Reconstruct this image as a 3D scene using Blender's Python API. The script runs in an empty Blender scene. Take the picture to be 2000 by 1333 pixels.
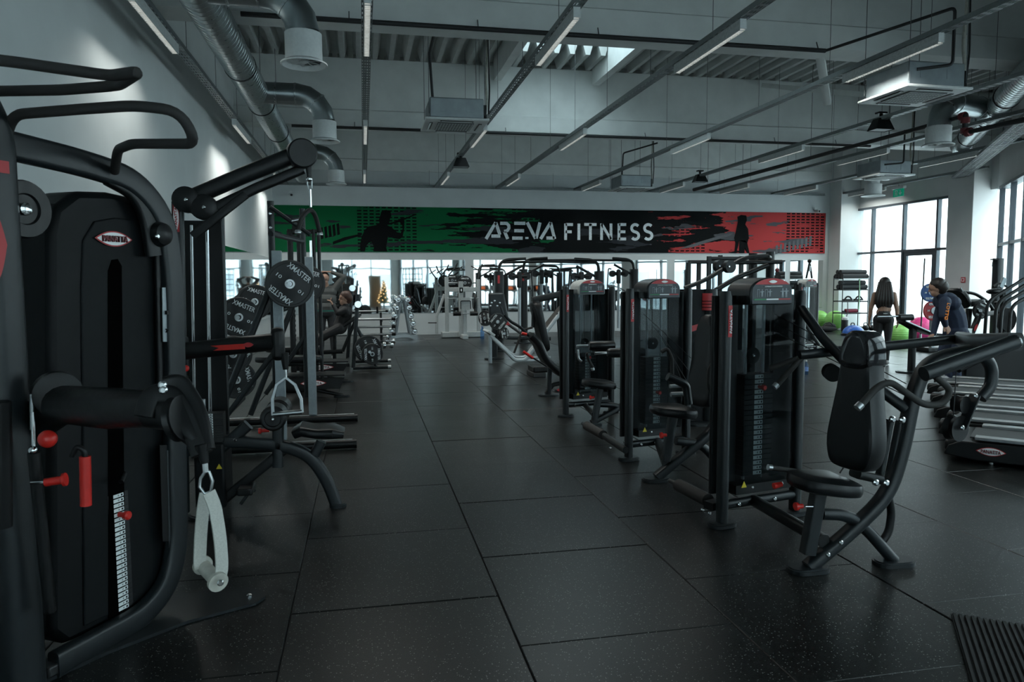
import bpy, bmesh, math, random
from mathutils import Vector as V, Matrix as M
random.seed(7)
S = bpy.context.scene
COL = S.collection
R = math.radians
# ------------------------------------------------------------------ camera
FPX, YAW, PITCH, ROLL, CAMH = 1440.0, 0.19859, 0.08103, -0.004798, 1.6
_cy, _sy, _cp, _sp = math.cos(YAW), math.sin(YAW), math.cos(PITCH), math.sin(PITCH)
CF = V((_sy*_cp, _cy*_cp, -_sp)); _r0 = V((_cy, -_sy, 0)); _u0 = _r0.cross(CF)
CR = _r0*math.cos(ROLL) + _u0*math.sin(ROLL); CU = -_r0*math.sin(ROLL) + _u0*math.cos(ROLL)
CAM = V((0, 0, CAMH))
cd = bpy.data.cameras.new('camera'); cam = bpy.data.objects.new('camera', cd); COL.objects.link(cam)
cd.sensor_width = 36; cd.lens = FPX/2000*36; cd.clip_start = 0.05; cd.clip_end = 500
cam.matrix_world = M(((CR.x, CU.x, -CF.x, 0), (CR.y, CU.y, -CF.y, 0), (CR.z, CU.z, -CF.z, CAMH), (0, 0, 0, 1)))
cd.dof.use_dof = True; cd.dof.focus_distance = 9.0; cd.dof.aperture_fstop = 8.0
S.camera = cam
# ------------------------------------------------------------------ sky, exposure
W = bpy.data.worlds.new('sky'); S.world = W; W.use_nodes = True
wt = W.node_tree; wt.nodes.clear()
wo = wt.nodes.new('ShaderNodeOutputWorld'); wb = wt.nodes.new('ShaderNodeBackground')
wg = wt.nodes.new('ShaderNodeTexCoord'); wn = wt.nodes.new('ShaderNodeTexNoise'); wr = wt.nodes.new('ShaderNodeValToRGB')
wn.inputs['Scale'].default_value = 2.0; wn.inputs['Detail'].default_value = 4
wr.color_ramp.elements[0].color = (0.74, 0.88, 0.91, 1); wr.color_ramp.elements[1].color = (0.85, 0.98, 1.0, 1)
wt.links.new(wg.outputs['Generated'], wn.inputs['Vector']); wt.links.new(wn.outputs['Fac'], wr.inputs['Fac'])
wt.links.new(wr.outputs['Color'], wb.inputs['Color']); wt.links.new(wb.outputs[0], wo.inputs[0])
wb.inputs['Strength'].default_value = 1.15
S.view_settings.view_transform = 'Standard'; S.view_settings.look = 'None'
S.view_settings.gamma = 1.0; S.view_settings.use_curve_mapping = False
S.view_settings.exposure = 2.25
# room size
LW, RW, BW, FW, HT = -2.5, 16.1, 22.4, -3.5, 6.45
def portal(name, loc, rot, sx, sy):
    l = bpy.data.lights.new(name, 'AREA'); l.shape = 'RECTANGLE'; l.size = sx; l.size_y = sy; l.energy = 1
    l.cycles.is_portal = True
    o = bpy.data.objects.new(name, l); COL.objects.link(o); o.location = loc; o.rotation_euler = rot
OBX, OBY = 2.1, -3.5            # where the oblique glass front meets the front wall
OBF = V((16.1, 16.4, 0)); OBN = V((OBX, OBY, 0)); OBD = (OBF-OBN).normalized(); OBI = V((-OBD.y, OBD.x, 0))   # direction, inward normal
def wall_y(x): return OBY + (x-OBX)*(16.4-OBY)/(16.1-OBX)
def wall_x(y): return RW if y > 16.4 else OBX + (y-OBY)*(16.1-OBX)/(16.4-OBY)
portal('portal_right', (RW-0.12, (BW+16.4)/2, 1.95), (0, R(90), 0), 3.9, BW-16.4)
_m = (OBF+OBN)/2+OBI*0.15
portal('portal_oblique', (_m.x, _m.y, 1.95), (R(90), 0, math.atan2(OBI.y, OBI.x)-R(90)), (OBF-OBN).length, 3.9)
portal('portal_front', ((LW+OBX)/2, FW+0.12, 1.95), (R(90), 0, 0), OBX-LW, 3.9)
portal('portal_roof', (4.05, 13.2, 6.6), (0, 0, 0), 2.1, 3.5)

# ------------------------------------------------------------------ helpers
def ray(x, y): return CR*((x-1000)/FPX) - CU*((y-666.5)/FPX) + CF
def P(x, y, **k):
    d = ray(x, y); (ax, val), = k.items(); i = 'XYZ'.index(ax)
    return CAM + d*((val-CAM[i])/d[i])
class Plane:
    """vertical working plane of a machine: origin on the floor, direction e, outward normal n"""
    def __init__(s, ox, oy, deg):
        a = R(deg); s.o = V((ox, oy, 0)); s.e = V((math.cos(a), math.sin(a), 0)); s.n = V((math.sin(a), -math.cos(a), 0))
    def w(s, a, n, z): return s.o + s.e*a + s.n*n + V((0, 0, z))
    def px(s, x, y, n=0.0):
        d = ray(x, y); o = s.o + s.n*n; t = (o-CAM).dot(s.n)/d.dot(s.n); return CAM + d*t

def circ(r, n=10): return [(r*math.cos(2*math.pi*i/n), r*math.sin(2*math.pi*i/n)) for i in range(n)]
def rrect(w, h, r, n=3):
    r = min(r, w/2-1e-4, h/2-1e-4); out = []
    for cx, cy, a0 in ((w/2-r, h/2-r, 0), (-w/2+r, h/2-r, 90), (-w/2+r, -h/2+r, 180), (w/2-r, -h/2+r, 270)):
        for i in range(n+1):
            a = R(a0+90*i/n); out.append((cx+r*math.cos(a), cy+r*math.sin(a)))
    return out
def fillet(pts, r, n=5):
    pts = [V(p) for p in pts]; out = [pts[0]]
    for i in range(1, len(pts)-1):
        a, b, c = pts[i-1], pts[i], pts[i+1]; u = (a-b); v = (c-b); lu, lv = u.length, v.length
        rr = min(r, lu*0.48, lv*0.48); p0 = b+u*(rr/lu); p1 = b+v*(rr/lv)
        for k in range(n+1):
            t = k/n; out.append(p0*(1-t)**2 + b*2*t*(1-t) + p1*t*t)
    out.append(pts[-1]); return out
def frame_of(d, up=V((0, 0, 1))):
    d = d.normalized()
    if abs(d.dot(up)) > 0.995: up = V((0, 1, 0)) if abs(d.y) < 0.9 else V((1, 0, 0))
    s = d.cross(up).normalized(); u = s.cross(d).normalized(); return s, u
class MB:
    def __init__(s): s.v = []; s.f = []
    def add(s, vs, fs):
        b = len(s.v); s.v += [V(p) for p in vs]; s.f += [tuple(b+i for i in f) for f in fs]; return s
    def box(s, c, d, rz=0, mat=None):
        x, y, z = d[0]/2, d[1]/2, d[2]/2
        vs = [V((i*x, j*y, k*z)) for i in (-1, 1) for j in (-1, 1) for k in (-1, 1)]
        m = mat if mat is not None else M.Rotation(rz, 3, 'Z')
        vs = [m @ q + V(c) for q in vs]
        return s.add(vs, [(0, 1, 3, 2), (4, 6, 7, 5), (0, 4, 5, 1), (2, 3, 7, 6), (0, 2, 6, 4), (1, 5, 7, 3)])
    def sweep(s, pts, prof, up=(0, 0, 1), cap=True, scale=None):
        pts = [V(p) for p in pts]; up = V(up); n = len(prof); rings = []; pu = None
        for i, p in enumerate(pts):
            if i == 0: t = pts[1]-p
            elif i == len(pts)-1: t = p-pts[i-1]
            else: t = (p-pts[i-1]).normalized() + (pts[i+1]-p).normalized()
            t = t.normalized()
            if pu is None: sd, uu = frame_of(t, up)
            else:
                uu = (pu - t*pu.dot(t))
                uu = uu.normalized() if uu.length > 1e-6 else frame_of(t, up)[1]
                sd = t.cross(uu).normalized()
            pu = uu; k = scale[i] if scale else 1.0
            rings.append([p + sd*(a*k) + uu*(b*k) for a, b in prof])
        vs = [q for r_ in rings for q in r_]; fs = []
        for i in range(len(rings)-1):
            for j in range(n):
                fs.append((i*n+j, i*n+(j+1) % n, (i+1)*n+(j+1) % n, (i+1)*n+j))
        if cap: fs += [tuple(range(n))[::-1], tuple(range((len(rings)-1)*n, len(rings)*n))]
        return s.add(vs, fs)
    def tube(s, pts, r, n=10, fr=0, cap=True): return s.sweep(fillet(pts, fr) if fr else pts, circ(r, n), cap=cap)
    def bar(s, a, b, w, h, r=0.01, up=(0, 0, 1)): return s.sweep([a, b], rrect(w, h, r, 2), up=up)
    def cyl(s, a, b, r, r2=None, n=16): return s.sweep([a, b], circ(1, n), scale=[r, r if r2 is None else r2])
    def lathe(s, c, axis, prof, n=24, cap=True):
        axis = V(axis).normalized(); sd, u = frame_of(axis); c = V(c)
        vs = []; m = len(prof)
        for i in range(n):
            a = 2*math.pi*i/n; d = sd*math.cos(a)+u*math.sin(a)
            vs += [c + d*r_ + axis*h for r_, h in prof]
        fs = [(i*m+j, ((i+1) % n)*m+j, ((i+1) % n)*m+j+1, i*m+j+1) for i in range(n) for j in range(m-1)]
        if cap:
            if prof[0][0] > 1e-5: fs.append(tuple(i*m for i in range(n))[::-1])
            if prof[-1][0] > 1e-5: fs.append(tuple(i*m+m-1 for i in range(n)))
        return s.add(vs, fs)
    def sphere(s, c, r, sc=(1, 1, 1), n=16, m=10, z0=-1, z1=1):
        pr = []
        for i in range(m+1):
            a = math.asin(z0)+(math.asin(z1)-math.asin(z0))*i/m; pr.append((max(math.cos(a)*r, 1e-6), math.sin(a)*r))
        b = MB().lathe((0, 0, 0), (0, 0, 1), pr, n, cap=True)
        return s.add([V((q.x*sc[0], q.y*sc[1], q.z*sc[2]))+V(c) for q in b.v], b.f)
    def prism(s, poly, o, ex, ey, th):
        """polygon (2-D) extruded by th along ex x ey"""
        o, ex, ey = V(o), V(ex), V(ey); n = ex.cross(ey).normalized(); k = len(poly)
        vs = [o+ex*a+ey*b for a, b in poly] + [o+ex*a+ey*b+n*th for a, b in poly]
        fs = [tuple(range(k))[::-1], tuple(range(k, 2*k))] + [(i, (i+1) % k, k+(i+1) % k, k+i) for i in range(k)]
        return s.add(vs, fs)
    def pad(s, poly, o, ex, ey, th, r=0.02, dome=0.0, it=2):
        """upholstered pad: polygon with rounded rims on both faces"""
        for _ in range(it):
            poly = [(a0*w_+a1*(1-w_), b0*w_+b1*(1-w_)) for (a0, b0), (a1, b1) in zip(poly, poly[1:]+poly[:1]) for w_ in (0.78, 0.22)]
        o, ex, ey = V(o), V(ex), V(ey); n = ex.cross(ey).normalized(); k = len(poly)
        cx = sum(a for a, b in poly)/k; cy = sum(b for a, b in poly)/k
        rmin = min(math.hypot(a-cx, b-cy) for a, b in poly); r = min(r, rmin*0.4)
        rings = []
        for ins, h in ((r, 0), (r*0.3, r*0.3), (0, r), (0, th-r), (r*0.3, th-r*0.3), (r, th), (min(r*3, rmin*0.6), th+dome)):
            ring = []
            for a, b in poly:
                d = math.hypot(a-cx, b-cy) or 1; q = max(0.05, 1-ins/d); ring.append(o+ex*(cx+(a-cx)*q)+ey*(cy+(b-cy)*q)+n*h)
            rings.append(ring)
        vs = [q for g in rings for q in g]; m = len(rings)
        fs = [(i*k+j, i*k+(j+1) % k, (i+1)*k+(j+1) % k, (i+1)*k+j) for i in range(m-1) for j in range(k)]
        fs += [tuple(range(k))[::-1], tuple(range((m-1)*k, m*k))]
        return s.add(vs, fs)
    def mesh(s, name, ang=35):
        me = bpy.data.meshes.new(name); me.from_pydata([tuple(p) for p in s.v], [], s.f)
        b = bmesh.new(); b.from_mesh(me); bmesh.ops.recalc_face_normals(b, faces=b.faces); b.to_mesh(me); b.free()
        me.polygons.foreach_set('use_smooth', [True]*len(me.polygons)); me.set_sharp_from_angle(angle=R(ang)); return me
    def build(s, name, mat, parent=None, bevel=0, kind=None, local=False, ang=35):
        """vertices are world coordinates unless local; the part is parented to its thing"""
        if parent is not None and not local:
            inv = wm(parent).inverted(); s.v = [inv @ p for p in s.v]
        me = s.mesh(name, ang); me.materials.append(mat)
        o = bpy.data.objects.new(name, me); COL.objects.link(o)
        if parent is not None: o.parent = parent
        if bevel:
            md = o.modifiers.new('bevel', 'BEVEL'); md.width = bevel; md.segments = 2; md.limit_method = 'ANGLE'
        if kind: o['kind'] = kind
        return o
def wm(o):
    m = M.LocRotScale(o.location, o.rotation_euler, o.scale)
    return wm(o.parent) @ m if o.parent else m
def tag(o, label=None, cat=None, group=None, kind=None):
    if label: o['label'] = label
    if cat: o['category'] = cat
    if group: o['group'] = group
    if kind: o['kind'] = kind
    return o
def thing(name, label, cat, loc=(0, 0, 0), rz=0, group=None, kind=None):
    o = bpy.data.objects.new(name, None); COL.objects.link(o); o.empty_display_size = 0.1
    o.location = loc; o.rotation_euler = (0, 0, rz); return tag(o, label, cat, group, kind)
def inst(me, name, parent=None, loc=(0, 0, 0), rot=(0, 0, 0), scale=(1, 1, 1)):
    o = bpy.data.objects.new(name, me); COL.objects.link(o); o.location = loc; o.rotation_euler = rot; o.scale = scale
    if parent is not None: o.parent = parent
    return o
def dup(o, parent=None, **k):
    c = o.copy(); COL.objects.link(c); c.parent = parent
    for ch in o.children: dup(ch, c)
    for a, b in k.items():
        if a == 'loc': c.location = b
        elif a == 'rz': c.rotation_euler[2] = b
        elif a == 'rot': c.rotation_euler = b
        elif a == 'scale': c.scale = b
        else: c[a] = b
    return c
_tc = {}
def text_mesh(txt, sx=1.0):
    """lettering in a unit-high cap box, centred, lying in x-y"""
    if (txt, sx) in _tc: return _tc[(txt, sx)]
    cu = bpy.data.curves.new('lettering', 'FONT'); cu.body = txt; cu.align_x = 'CENTER'; cu.align_y = 'CENTER'; cu.size = 1.4
    cu.extrude = 0.01; cu.offset = 0.008; cu.resolution_u = 2
    o = bpy.data.objects.new('lettering', cu); COL.objects.link(o); bpy.context.view_layer.update()
    me = bpy.data.meshes.new_from_object(o.evaluated_get(bpy.context.evaluated_depsgraph_get()))
    me.name = 'lettering'; bpy.data.objects.remove(o); bpy.data.curves.remove(cu)
    xs = [q.co.x for q in me.vertices]; ys = [q.co.y for q in me.vertices]
    cx, cy, w, h = (max(xs)+min(xs))/2, (max(ys)+min(ys))/2, max(xs)-min(xs), max(ys)-min(ys)
    for q in me.vertices: q.co = ((q.co.x-cx)/w*sx, (q.co.y-cy)/h, q.co.z)
    _tc[(txt, sx)] = me; return me
def place(me, name, mat, parent, c, right, up, sx, sy, lift=0.0):
    """a flat mesh (x-y) laid at c, x along right, y along up"""
    right = V(right).normalized(); up = V(up); up = (up-right*up.dot(right)).normalized(); n = right.cross(up)
    m = M(((right.x*sx, up.x*sy, n.x, 0), (right.y*sx, up.y*sy, n.y, 0), (right.z*sx, up.z*sy, n.z, 0), (0, 0, 0, 1)))
    m.translation = V(c)+n*lift
    o = bpy.data.objects.new(name, me); COL.objects.link(o); o.parent = parent
    o.matrix_local = wm(parent).inverted() @ m
    if mat is not None:
        if not me.materials: me.materials.append(mat)
        if me.materials[0] != mat:
            o.material_slots[0].link = 'OBJECT'; o.material_slots[0].material = mat
    return o
def letters(txt, mat, parent, c, right, up, w, h, lift=0.002, name='lettering'):
    return place(text_mesh(txt), name, mat, parent, c, right, up, w, h, lift)
def ell(n=28, p=1.0):
    return [(math.cos(2*math.pi*i/n), math.sin(2*math.pi*i/n)) for i in range(n)]
def lens(n=12):
    o = [(-1+2*i/n, 1-(-1+2*i/n)**2) for i in range(n+1)]; return o + [(a, -b) for a, b in o[1:-1][::-1]]
_disc = {}
def flat(poly, key):
    if key not in _disc:
        b = MB().prism(poly, (0, 0, 0), (1, 0, 0), (0, 1, 0), 0.002); _disc[key] = b.mesh(key)
    return _disc[key].copy() if False else _disc[key]

# ------------------------------------------------------------------ materials
def mat(name, col, rough=0.5, metal=0.0, var=0.15, scale=30.0, bump=0.0, bscale=200.0, spec=0.5, emit=None, es=1.0, rvar=0.1, coat=0):
    m = bpy.data.materials.new(name); m.use_nodes = True; t = m.node_tree; b = t.nodes['Principled BSDF']
    tc = t.nodes.new('ShaderNodeTexCoord'); nz = t.nodes.new('ShaderNodeTexNoise'); nz.inputs['Scale'].default_value = scale; nz.inputs['Detail'].default_value = 3
    t.links.new(tc.outputs['Object'], nz.inputs['Vector'])
    rp = t.nodes.new('ShaderNodeValToRGB'); c = col
    rp.color_ramp.elements[0].position = 0.3; rp.color_ramp.elements[1].position = 0.7
    rp.color_ramp.elements[0].color = (c[0]*(1-var), c[1]*(1-var), c[2]*(1-var), 1); rp.color_ramp.elements[1].color = (c[0]*(1+var), c[1]*(1+var), c[2]*(1+var), 1)
    t.links.new(nz.outputs['Fac'], rp.inputs['Fac']); t.links.new(rp.outputs['Color'], b.inputs['Base Color'])
    mr = t.nodes.new('ShaderNodeMapRange'); mr.inputs['To Min'].default_value = max(0.02, rough-rvar); mr.inputs['To Max'].default_value = min(1, rough+rvar)
    t.links.new(nz.outputs['Fac'], mr.inputs['Value']); t.links.new(mr.outputs[0], b.inputs['Roughness'])
    b.inputs['Metallic'].default_value = metal; b.inputs['Specular IOR Level'].default_value = spec
    if coat: b.inputs['Coat Weight'].default_value = coat
    if bump:
        n2 = t.nodes.new('ShaderNodeTexNoise'); n2.inputs['Scale'].default_value = bscale; bp = t.nodes.new('ShaderNodeBump'); bp.inputs['Strength'].default_value = bump; bp.inputs['Distance'].default_value = 0.002
        t.links.new(tc.outputs['Object'], n2.inputs['Vector']); t.links.new(n2.outputs['Fac'], bp.inputs['Height']); t.links.new(bp.outputs[0], b.inputs['Normal'])
    if emit: b.inputs['Emission Color'].default_value = (*emit, 1); b.inputs['Emission Strength'].default_value = es
    return m
def glass(name, tint, refl=0.08, rough=0.02, facing=True):
    m = bpy.data.materials.new(name); m.use_nodes = True; t = m.node_tree; t.nodes.clear()
    o = t.nodes.new('ShaderNodeOutputMaterial'); a = t.nodes.new('ShaderNodeBsdfTransparent'); g = t.nodes.new('ShaderNodeBsdfGlossy'); x = t.nodes.new('ShaderNodeMixShader')
    a.inputs[0].default_value = (*tint, 1); g.inputs['Roughness'].default_value = rough
    f = t.nodes.new('ShaderNodeLayerWeight'); f.inputs['Blend'].default_value = 0.5
    pw = t.nodes.new('ShaderNodeMath'); pw.operation = 'POWER'; pw.inputs[1].default_value = 4.0
    ml = t.nodes.new('ShaderNodeMath'); ml.operation = 'MULTIPLY_ADD'; ml.inputs[1].default_value = 0.35; ml.inputs[2].default_value = refl*0.5
    t.links.new(f.outputs['Facing'], pw.inputs[0]); t.links.new(pw.outputs[0], ml.inputs[0]); t.links.new(ml.outputs[0], x.inputs[0]); t.links.new(a.outputs[0], x.inputs[1]); t.links.new(g.outputs[0], x.inputs[2]); t.links.new(x.outputs[0], o.inputs[0])
    return m
FRAME = mat('dark powder coat', (0.0105, 0.0138, 0.016), 0.36, 0.0, 0.12, 40, 0.15, 900, spec=0.38, rvar=0.05)
FRAME2 = mat('black powder coat', (0.006, 0.0072, 0.008), 0.38, 0.0, 0.12, 40, 0.15, 900, spec=0.32, rvar=0.05)
SHROUD = mat('matt black shroud plastic', (0.0026, 0.0036, 0.0044), 0.5, 0, 0.1, 30, 0.2, 700, spec=0.18)
PAD = mat('black vinyl upholstery', (0.005, 0.006, 0.007), 0.34, 0, 0.2, 60, 0.2, 500, spec=0.35, rvar=0.04)
GRIP = mat('rubber grip', (0.018, 0.017, 0.016), 0.7, 0, 0.2, 60, 0.5, 600)
PLASTIC = mat('black plastic', (0.005, 0.0057, 0.0063), 0.4, 0, 0.1, spec=0.3)
CHROME = mat('chrome', (0.75, 0.77, 0.78), 0.15, 1.0, 0.05, rvar=0.06)
STEEL = mat('brushed steel', (0.42, 0.44, 0.45), 0.35, 1.0, 0.1)
SILVER = mat('silver paint', (0.30, 0.34, 0.36), 0.4, 0.3, 0.08)
GREYP = mat('light grey machine paint', (0.42, 0.45, 0.45), 0.5, 0.0, 0.08)
NYLON = mat('webbing strap', (0.50, 0.50, 0.46), 0.8, 0, 0.1, 200, 0.4, 1500)
RED = mat('red plastic', (0.55, 0.018, 0.012), 0.4, 0, 0.08)
REDP = mat('red print', (0.42, 0.025, 0.03), 0.5, 0, 0.06)
WHITE = mat('white plastic', (0.62, 0.65, 0.65), 0.5, 0, 0.05)
WHITEP = mat('white print', (0.80, 0.83, 0.83), 0.5, 0, 0.04)
DKRED = mat('dark red print', (0.16, 0.02, 0.025), 0.5)
GALV = mat('galvanised steel', (0.36, 0.40, 0.41), 0.30, 1.0, 0.10, 5, rvar=0.03)
GALVB = mat('galvanised casing', (0.30, 0.34, 0.36), 0.5, 0.6, 0.12, 5, rvar=0.05)
YELLOW = mat('yellow warning print', (0.55, 0.42, 0.02), 0.5)
GREEN = mat('green print', (0.02, 0.20, 0.07), 0.5)
GREYPR = mat('grey print', (0.28, 0.31, 0.33), 0.5)
SLATE = mat('slate print', (0.035, 0.042, 0.05), 0.5)
ACRYL = glass('smoked acrylic', (0.60, 0.63, 0.64), 0.012)
CABLE = mat('black cable', (0.01, 0.011, 0.012), 0.5)
RUBBER = mat('black rubber', (0.010, 0.011, 0.012), 0.6, 0, 0.2, 80)
def logo(parent, c, right, up, w, h, style=0, full=True):
    """oval maker's badge: red rim, white lens, dark red name"""
    pm = (REDP, WHITEP, DKRED)
    o = place(flat(lens(), 'badge'), 'logo_badge', pm[0], parent, c, right, up, w/2, h/2, 0.001)
    if full:
        place(flat(lens(), 'badge'), 'badge_inlay', pm[1], o, c, right, up, w/2*0.9, h/2*0.84, 0.0025)
        letters('PANATTA', pm[2], o, c, right, up, w*0.66, h*0.40, 0.005)
    return o
# ================================================================== setting
def rubber_mat():
    m = bpy.data.materials.new('speckled rubber tile'); m.use_nodes = True; t = m.node_tree; b = t.nodes['Principled BSDF']
    g = t.nodes.new('ShaderNodeNewGeometry'); vo = t.nodes.new('ShaderNodeTexVoronoi'); vo.inputs['Scale'].default_value = 130
    t.links.new(g.outputs['Position'], vo.inputs['Vector'])
    sc = t.nodes.new('ShaderNodeSeparateColor'); t.links.new(vo.outputs['Color'], sc.inputs[0])
    gt = t.nodes.new('ShaderNodeMath'); gt.operation = 'GREATER_THAN'; gt.inputs[1].default_value = 0.89; t.links.new(sc.outputs[0], gt.inputs[0])
    lt = t.nodes.new('ShaderNodeMath'); lt.operation = 'LESS_THAN'; lt.inputs[1].default_value = 0.34; t.links.new(vo.outputs['Distance'], lt.inputs[0])
    mu = t.nodes.new('ShaderNodeMath'); mu.operation = 'MULTIPLY'; t.links.new(gt.outputs[0], mu.inputs[0]); t.links.new(lt.outputs[0], mu.inputs[1])
    nz = t.nodes.new('ShaderNodeTexNoise'); nz.inputs['Scale'].default_value = 1.3; nz.inputs['Detail'].default_value = 5; t.links.new(g.outputs['Position'], nz.inputs['Vector'])
    oi = t.nodes.new('ShaderNodeObjectInfo')
    base = t.nodes.new('ShaderNodeValToRGB'); base.color_ramp.elements[0].position = 0.3; base.color_ramp.elements[1].position = 0.75
    base.color_ramp.elements[0].color = (0.0040, 0.0047, 0.0047, 1); base.color_ramp.elements[1].color = (0.0078, 0.0086, 0.0085, 1)
    ad = t.nodes.new('ShaderNodeMath'); ad.operation = 'MULTIPLY_ADD'; ad.inputs[1].default_value = 0.25; t.links.new(oi.outputs['Random'], ad.inputs[0]); t.links.new(nz.outputs['Fac'], ad.inputs[2])
    t.links.new(ad.outputs[0], base.inputs['Fac'])
    mx = t.nodes.new('ShaderNodeMix'); mx.data_type = 'RGBA'; t.links.new(mu.outputs[0], mx.inputs['Factor']); t.links.new(base.outputs['Color'], mx.inputs['A']); mx.inputs['B'].default_value = (0.25, 0.255, 0.24, 1)
    t.links.new(mx.outputs['Result'], b.inputs['Base Color'])
    mr = t.nodes.new('ShaderNodeMapRange'); mr.inputs['To Min'].default_value = 0.24; mr.inputs['To Max'].default_value = 0.38; t.links.new(nz.outputs['Fac'], mr.inputs['Value']); t.links.new(mr.outputs[0], b.inputs['Roughness'])
    n2 = t.nodes.new('ShaderNodeTexNoise'); n2.inputs['Scale'].default_value = 260; t.links.new(g.outputs['Position'], n2.inputs['Vector'])
    bp = t.nodes.new('ShaderNodeBump'); bp.inputs['Strength'].default_value = 0.35; bp.inputs['Distance'].default_value = 0.002; t.links.new(n2.outputs['Fac'], bp.inputs['Height']); t.links.new(bp.outputs[0], b.inputs['Normal'])
    b.inputs['Specular IOR Level'].default_value = 0.40
    return m
TILE = rubber_mat()
CONC = mat('painted concrete', (0.68, 0.71, 0.70), 0.85, 0, 0.06, 3, 0.1, 60)
WALLM = mat('off-white wall paint', (0.60, 0.63, 0.63), 0.8, 0, 0.04, 2, 0.1, 80)
WALLB = mat('pale grey wall paint', (0.55, 0.59, 0.60), 0.8, 0, 0.04, 2, 0.1, 80)
DECK = mat('roof deck steel', (0.50, 0.52, 0.51), 0.6, 0.2, 0.08, 4)
ALU = mat('anthracite aluminium', (0.07, 0.085, 0.10), 0.4, 0.3, 0.08)
PANE = glass('window glass', (0.93, 0.97, 0.98))
MIRROR = mat('mirror silvering', (0.80, 0.84, 0.84), 0.02, 1.0, 0.01, 0.6, 0.0, rvar=0.01)
# gentle waviness of the wall mirrors
_t = MIRROR.node_tree; _n = _t.nodes.new('ShaderNodeTexNoise'); _n.inputs['Scale'].default_value = 0.9; _b = _t.nodes.new('ShaderNodeBump'); _b.inputs['Strength'].default_value = 0.06; _b.inputs['Distance'].default_value = 0.02
_g = _t.nodes.new('ShaderNodeNewGeometry'); _t.links.new(_g.outputs['Position'], _n.inputs['Vector']); _t.links.new(_n.outputs['Fac'], _b.inputs['Height']); _t.links.new(_b.outputs[0], _t.nodes['Principled BSDF'].inputs['Normal'])

# --- floor: slab and rubber tiles with real joints
floor = MB().box(((LW+RW)/2, (FW+BW)/2, -0.1), (RW-LW+0.6, BW-FW+0.6, 0.16)).build('floor', RUBBER); tag(floor, kind='structure')
TX, TY = 1.02, 1.066
def tile_mb(x0, x1, y0, y1, z=0.0):
    g, h, c = 0.003, 0.0012, 0.0035; a, b_, d, e = x0+g, x1-g, y0+h, y1-h
    vs = [(a, d, -0.02), (b_, d, -0.02), (b_, e, -0.02), (a, e, -0.02), (a, d, z-c), (b_, d, z-c), (b_, e, z-c), (a, e, z-c), (a+c, d+c, z), (b_-c, d+c, z), (b_-c, e-c, z), (a+c, e-c, z)]
    fs = [(0, 1, 5, 4), (1, 2, 6, 5), (2, 3, 7, 6), (3, 0, 4, 7), (4, 5, 9, 8), (5, 6, 10, 9), (6, 7, 11, 10), (7, 4, 8, 11), (8, 9, 10, 11)]
    return MB().add(vs, fs)
tme = tile_mb(-TX/2, TX/2, -TY/2, TY/2).mesh('floor_tile'); tme.materials.append(TILE)
cells = []
k = 0
for ci in range(-4, 17):
    x0 = 0.645+ci*TX
    for ri in range(-9, 20):
        y0 = (3.06 if ci % 2 == 0 else 3.59)+ri*TY
        cells.append((x0, y0))
vis = []; rest = MB()
for x0, y0 in cells:
    x1, y1 = x0+TX, y0+TY; cx0, cx1, cy0, cy1 = max(x0, LW), min(x1, RW), max(y0, FW), min(y1, BW)
    if cx1-cx0 < 0.03 or cy1-cy0 < 0.03: continue
    if (x0+x1)/2 > wall_x((y0+y1)/2)+0.75: continue
    whole = cx1-cx0 > TX-0.01 and cy1-cy0 > TY-0.01
    q = V(((x0+x1)/2, (y0+y1)/2, 0))-CAM; dz = q.dot(CF)
    inview = dz > 1.5 and abs(q.dot(CR)/dz) < 0.78
    if whole and inview: vis.append((q.length, x0, y0))
    else:
        t_ = tile_mb(cx0, cx1, cy0, cy1); rest.add(t_.v, t_.f)
vis.sort()
for i, (d_, x0, y0) in enumerate(vis):
    if i < 290: inst(tme, 'floor_tile', floor, (x0+TX/2, y0+TY/2, random.uniform(-0.0035, 0.0005)), (random.uniform(-.002, .002), random.uniform(-.002, .002), 0))
    else:
        t_ = tile_mb(x0, x0+TX, y0, y0+TY); rest.add(t_.v, t_.f)
rest.build('floor_tiles', TILE, floor, kind='stuff')

# --- walls
def struct(name, mb, m, bevel=0): return tag(mb.build(name, m, bevel=bevel), kind='structure')
struct('wall_left', MB().box((LW-0.15, (FW+BW)/2, HT/2), (0.3, BW-FW+0.6, HT)), WALLM)
struct('wall_back', MB().box(((LW+RW)/2, BW+0.15, HT/2), (RW-LW, 0.3, HT)), WALLB)
WZ = 3.92
struct('wall_right', MB().box((RW+0.15, (16.4+BW)/2, (WZ+HT)/2), (0.3, BW-16.4+0.3, HT-WZ)), WALLM)
_c = (OBF+OBN)/2-OBI*0.15; _rz = math.atan2(OBD.y, OBD.x); OBL = (OBF-OBN).length
struct('wall_oblique', MB().box((_c.x, _c.y, (WZ+HT)/2), (OBL+0.3, 0.3, HT-WZ), _rz), WALLM)
struct('wall_front', MB().box(((LW+OBX)/2, FW-0.15, (WZ+HT)/2), (OBX-LW, 0.3, HT-WZ)), WALLM)
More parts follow.
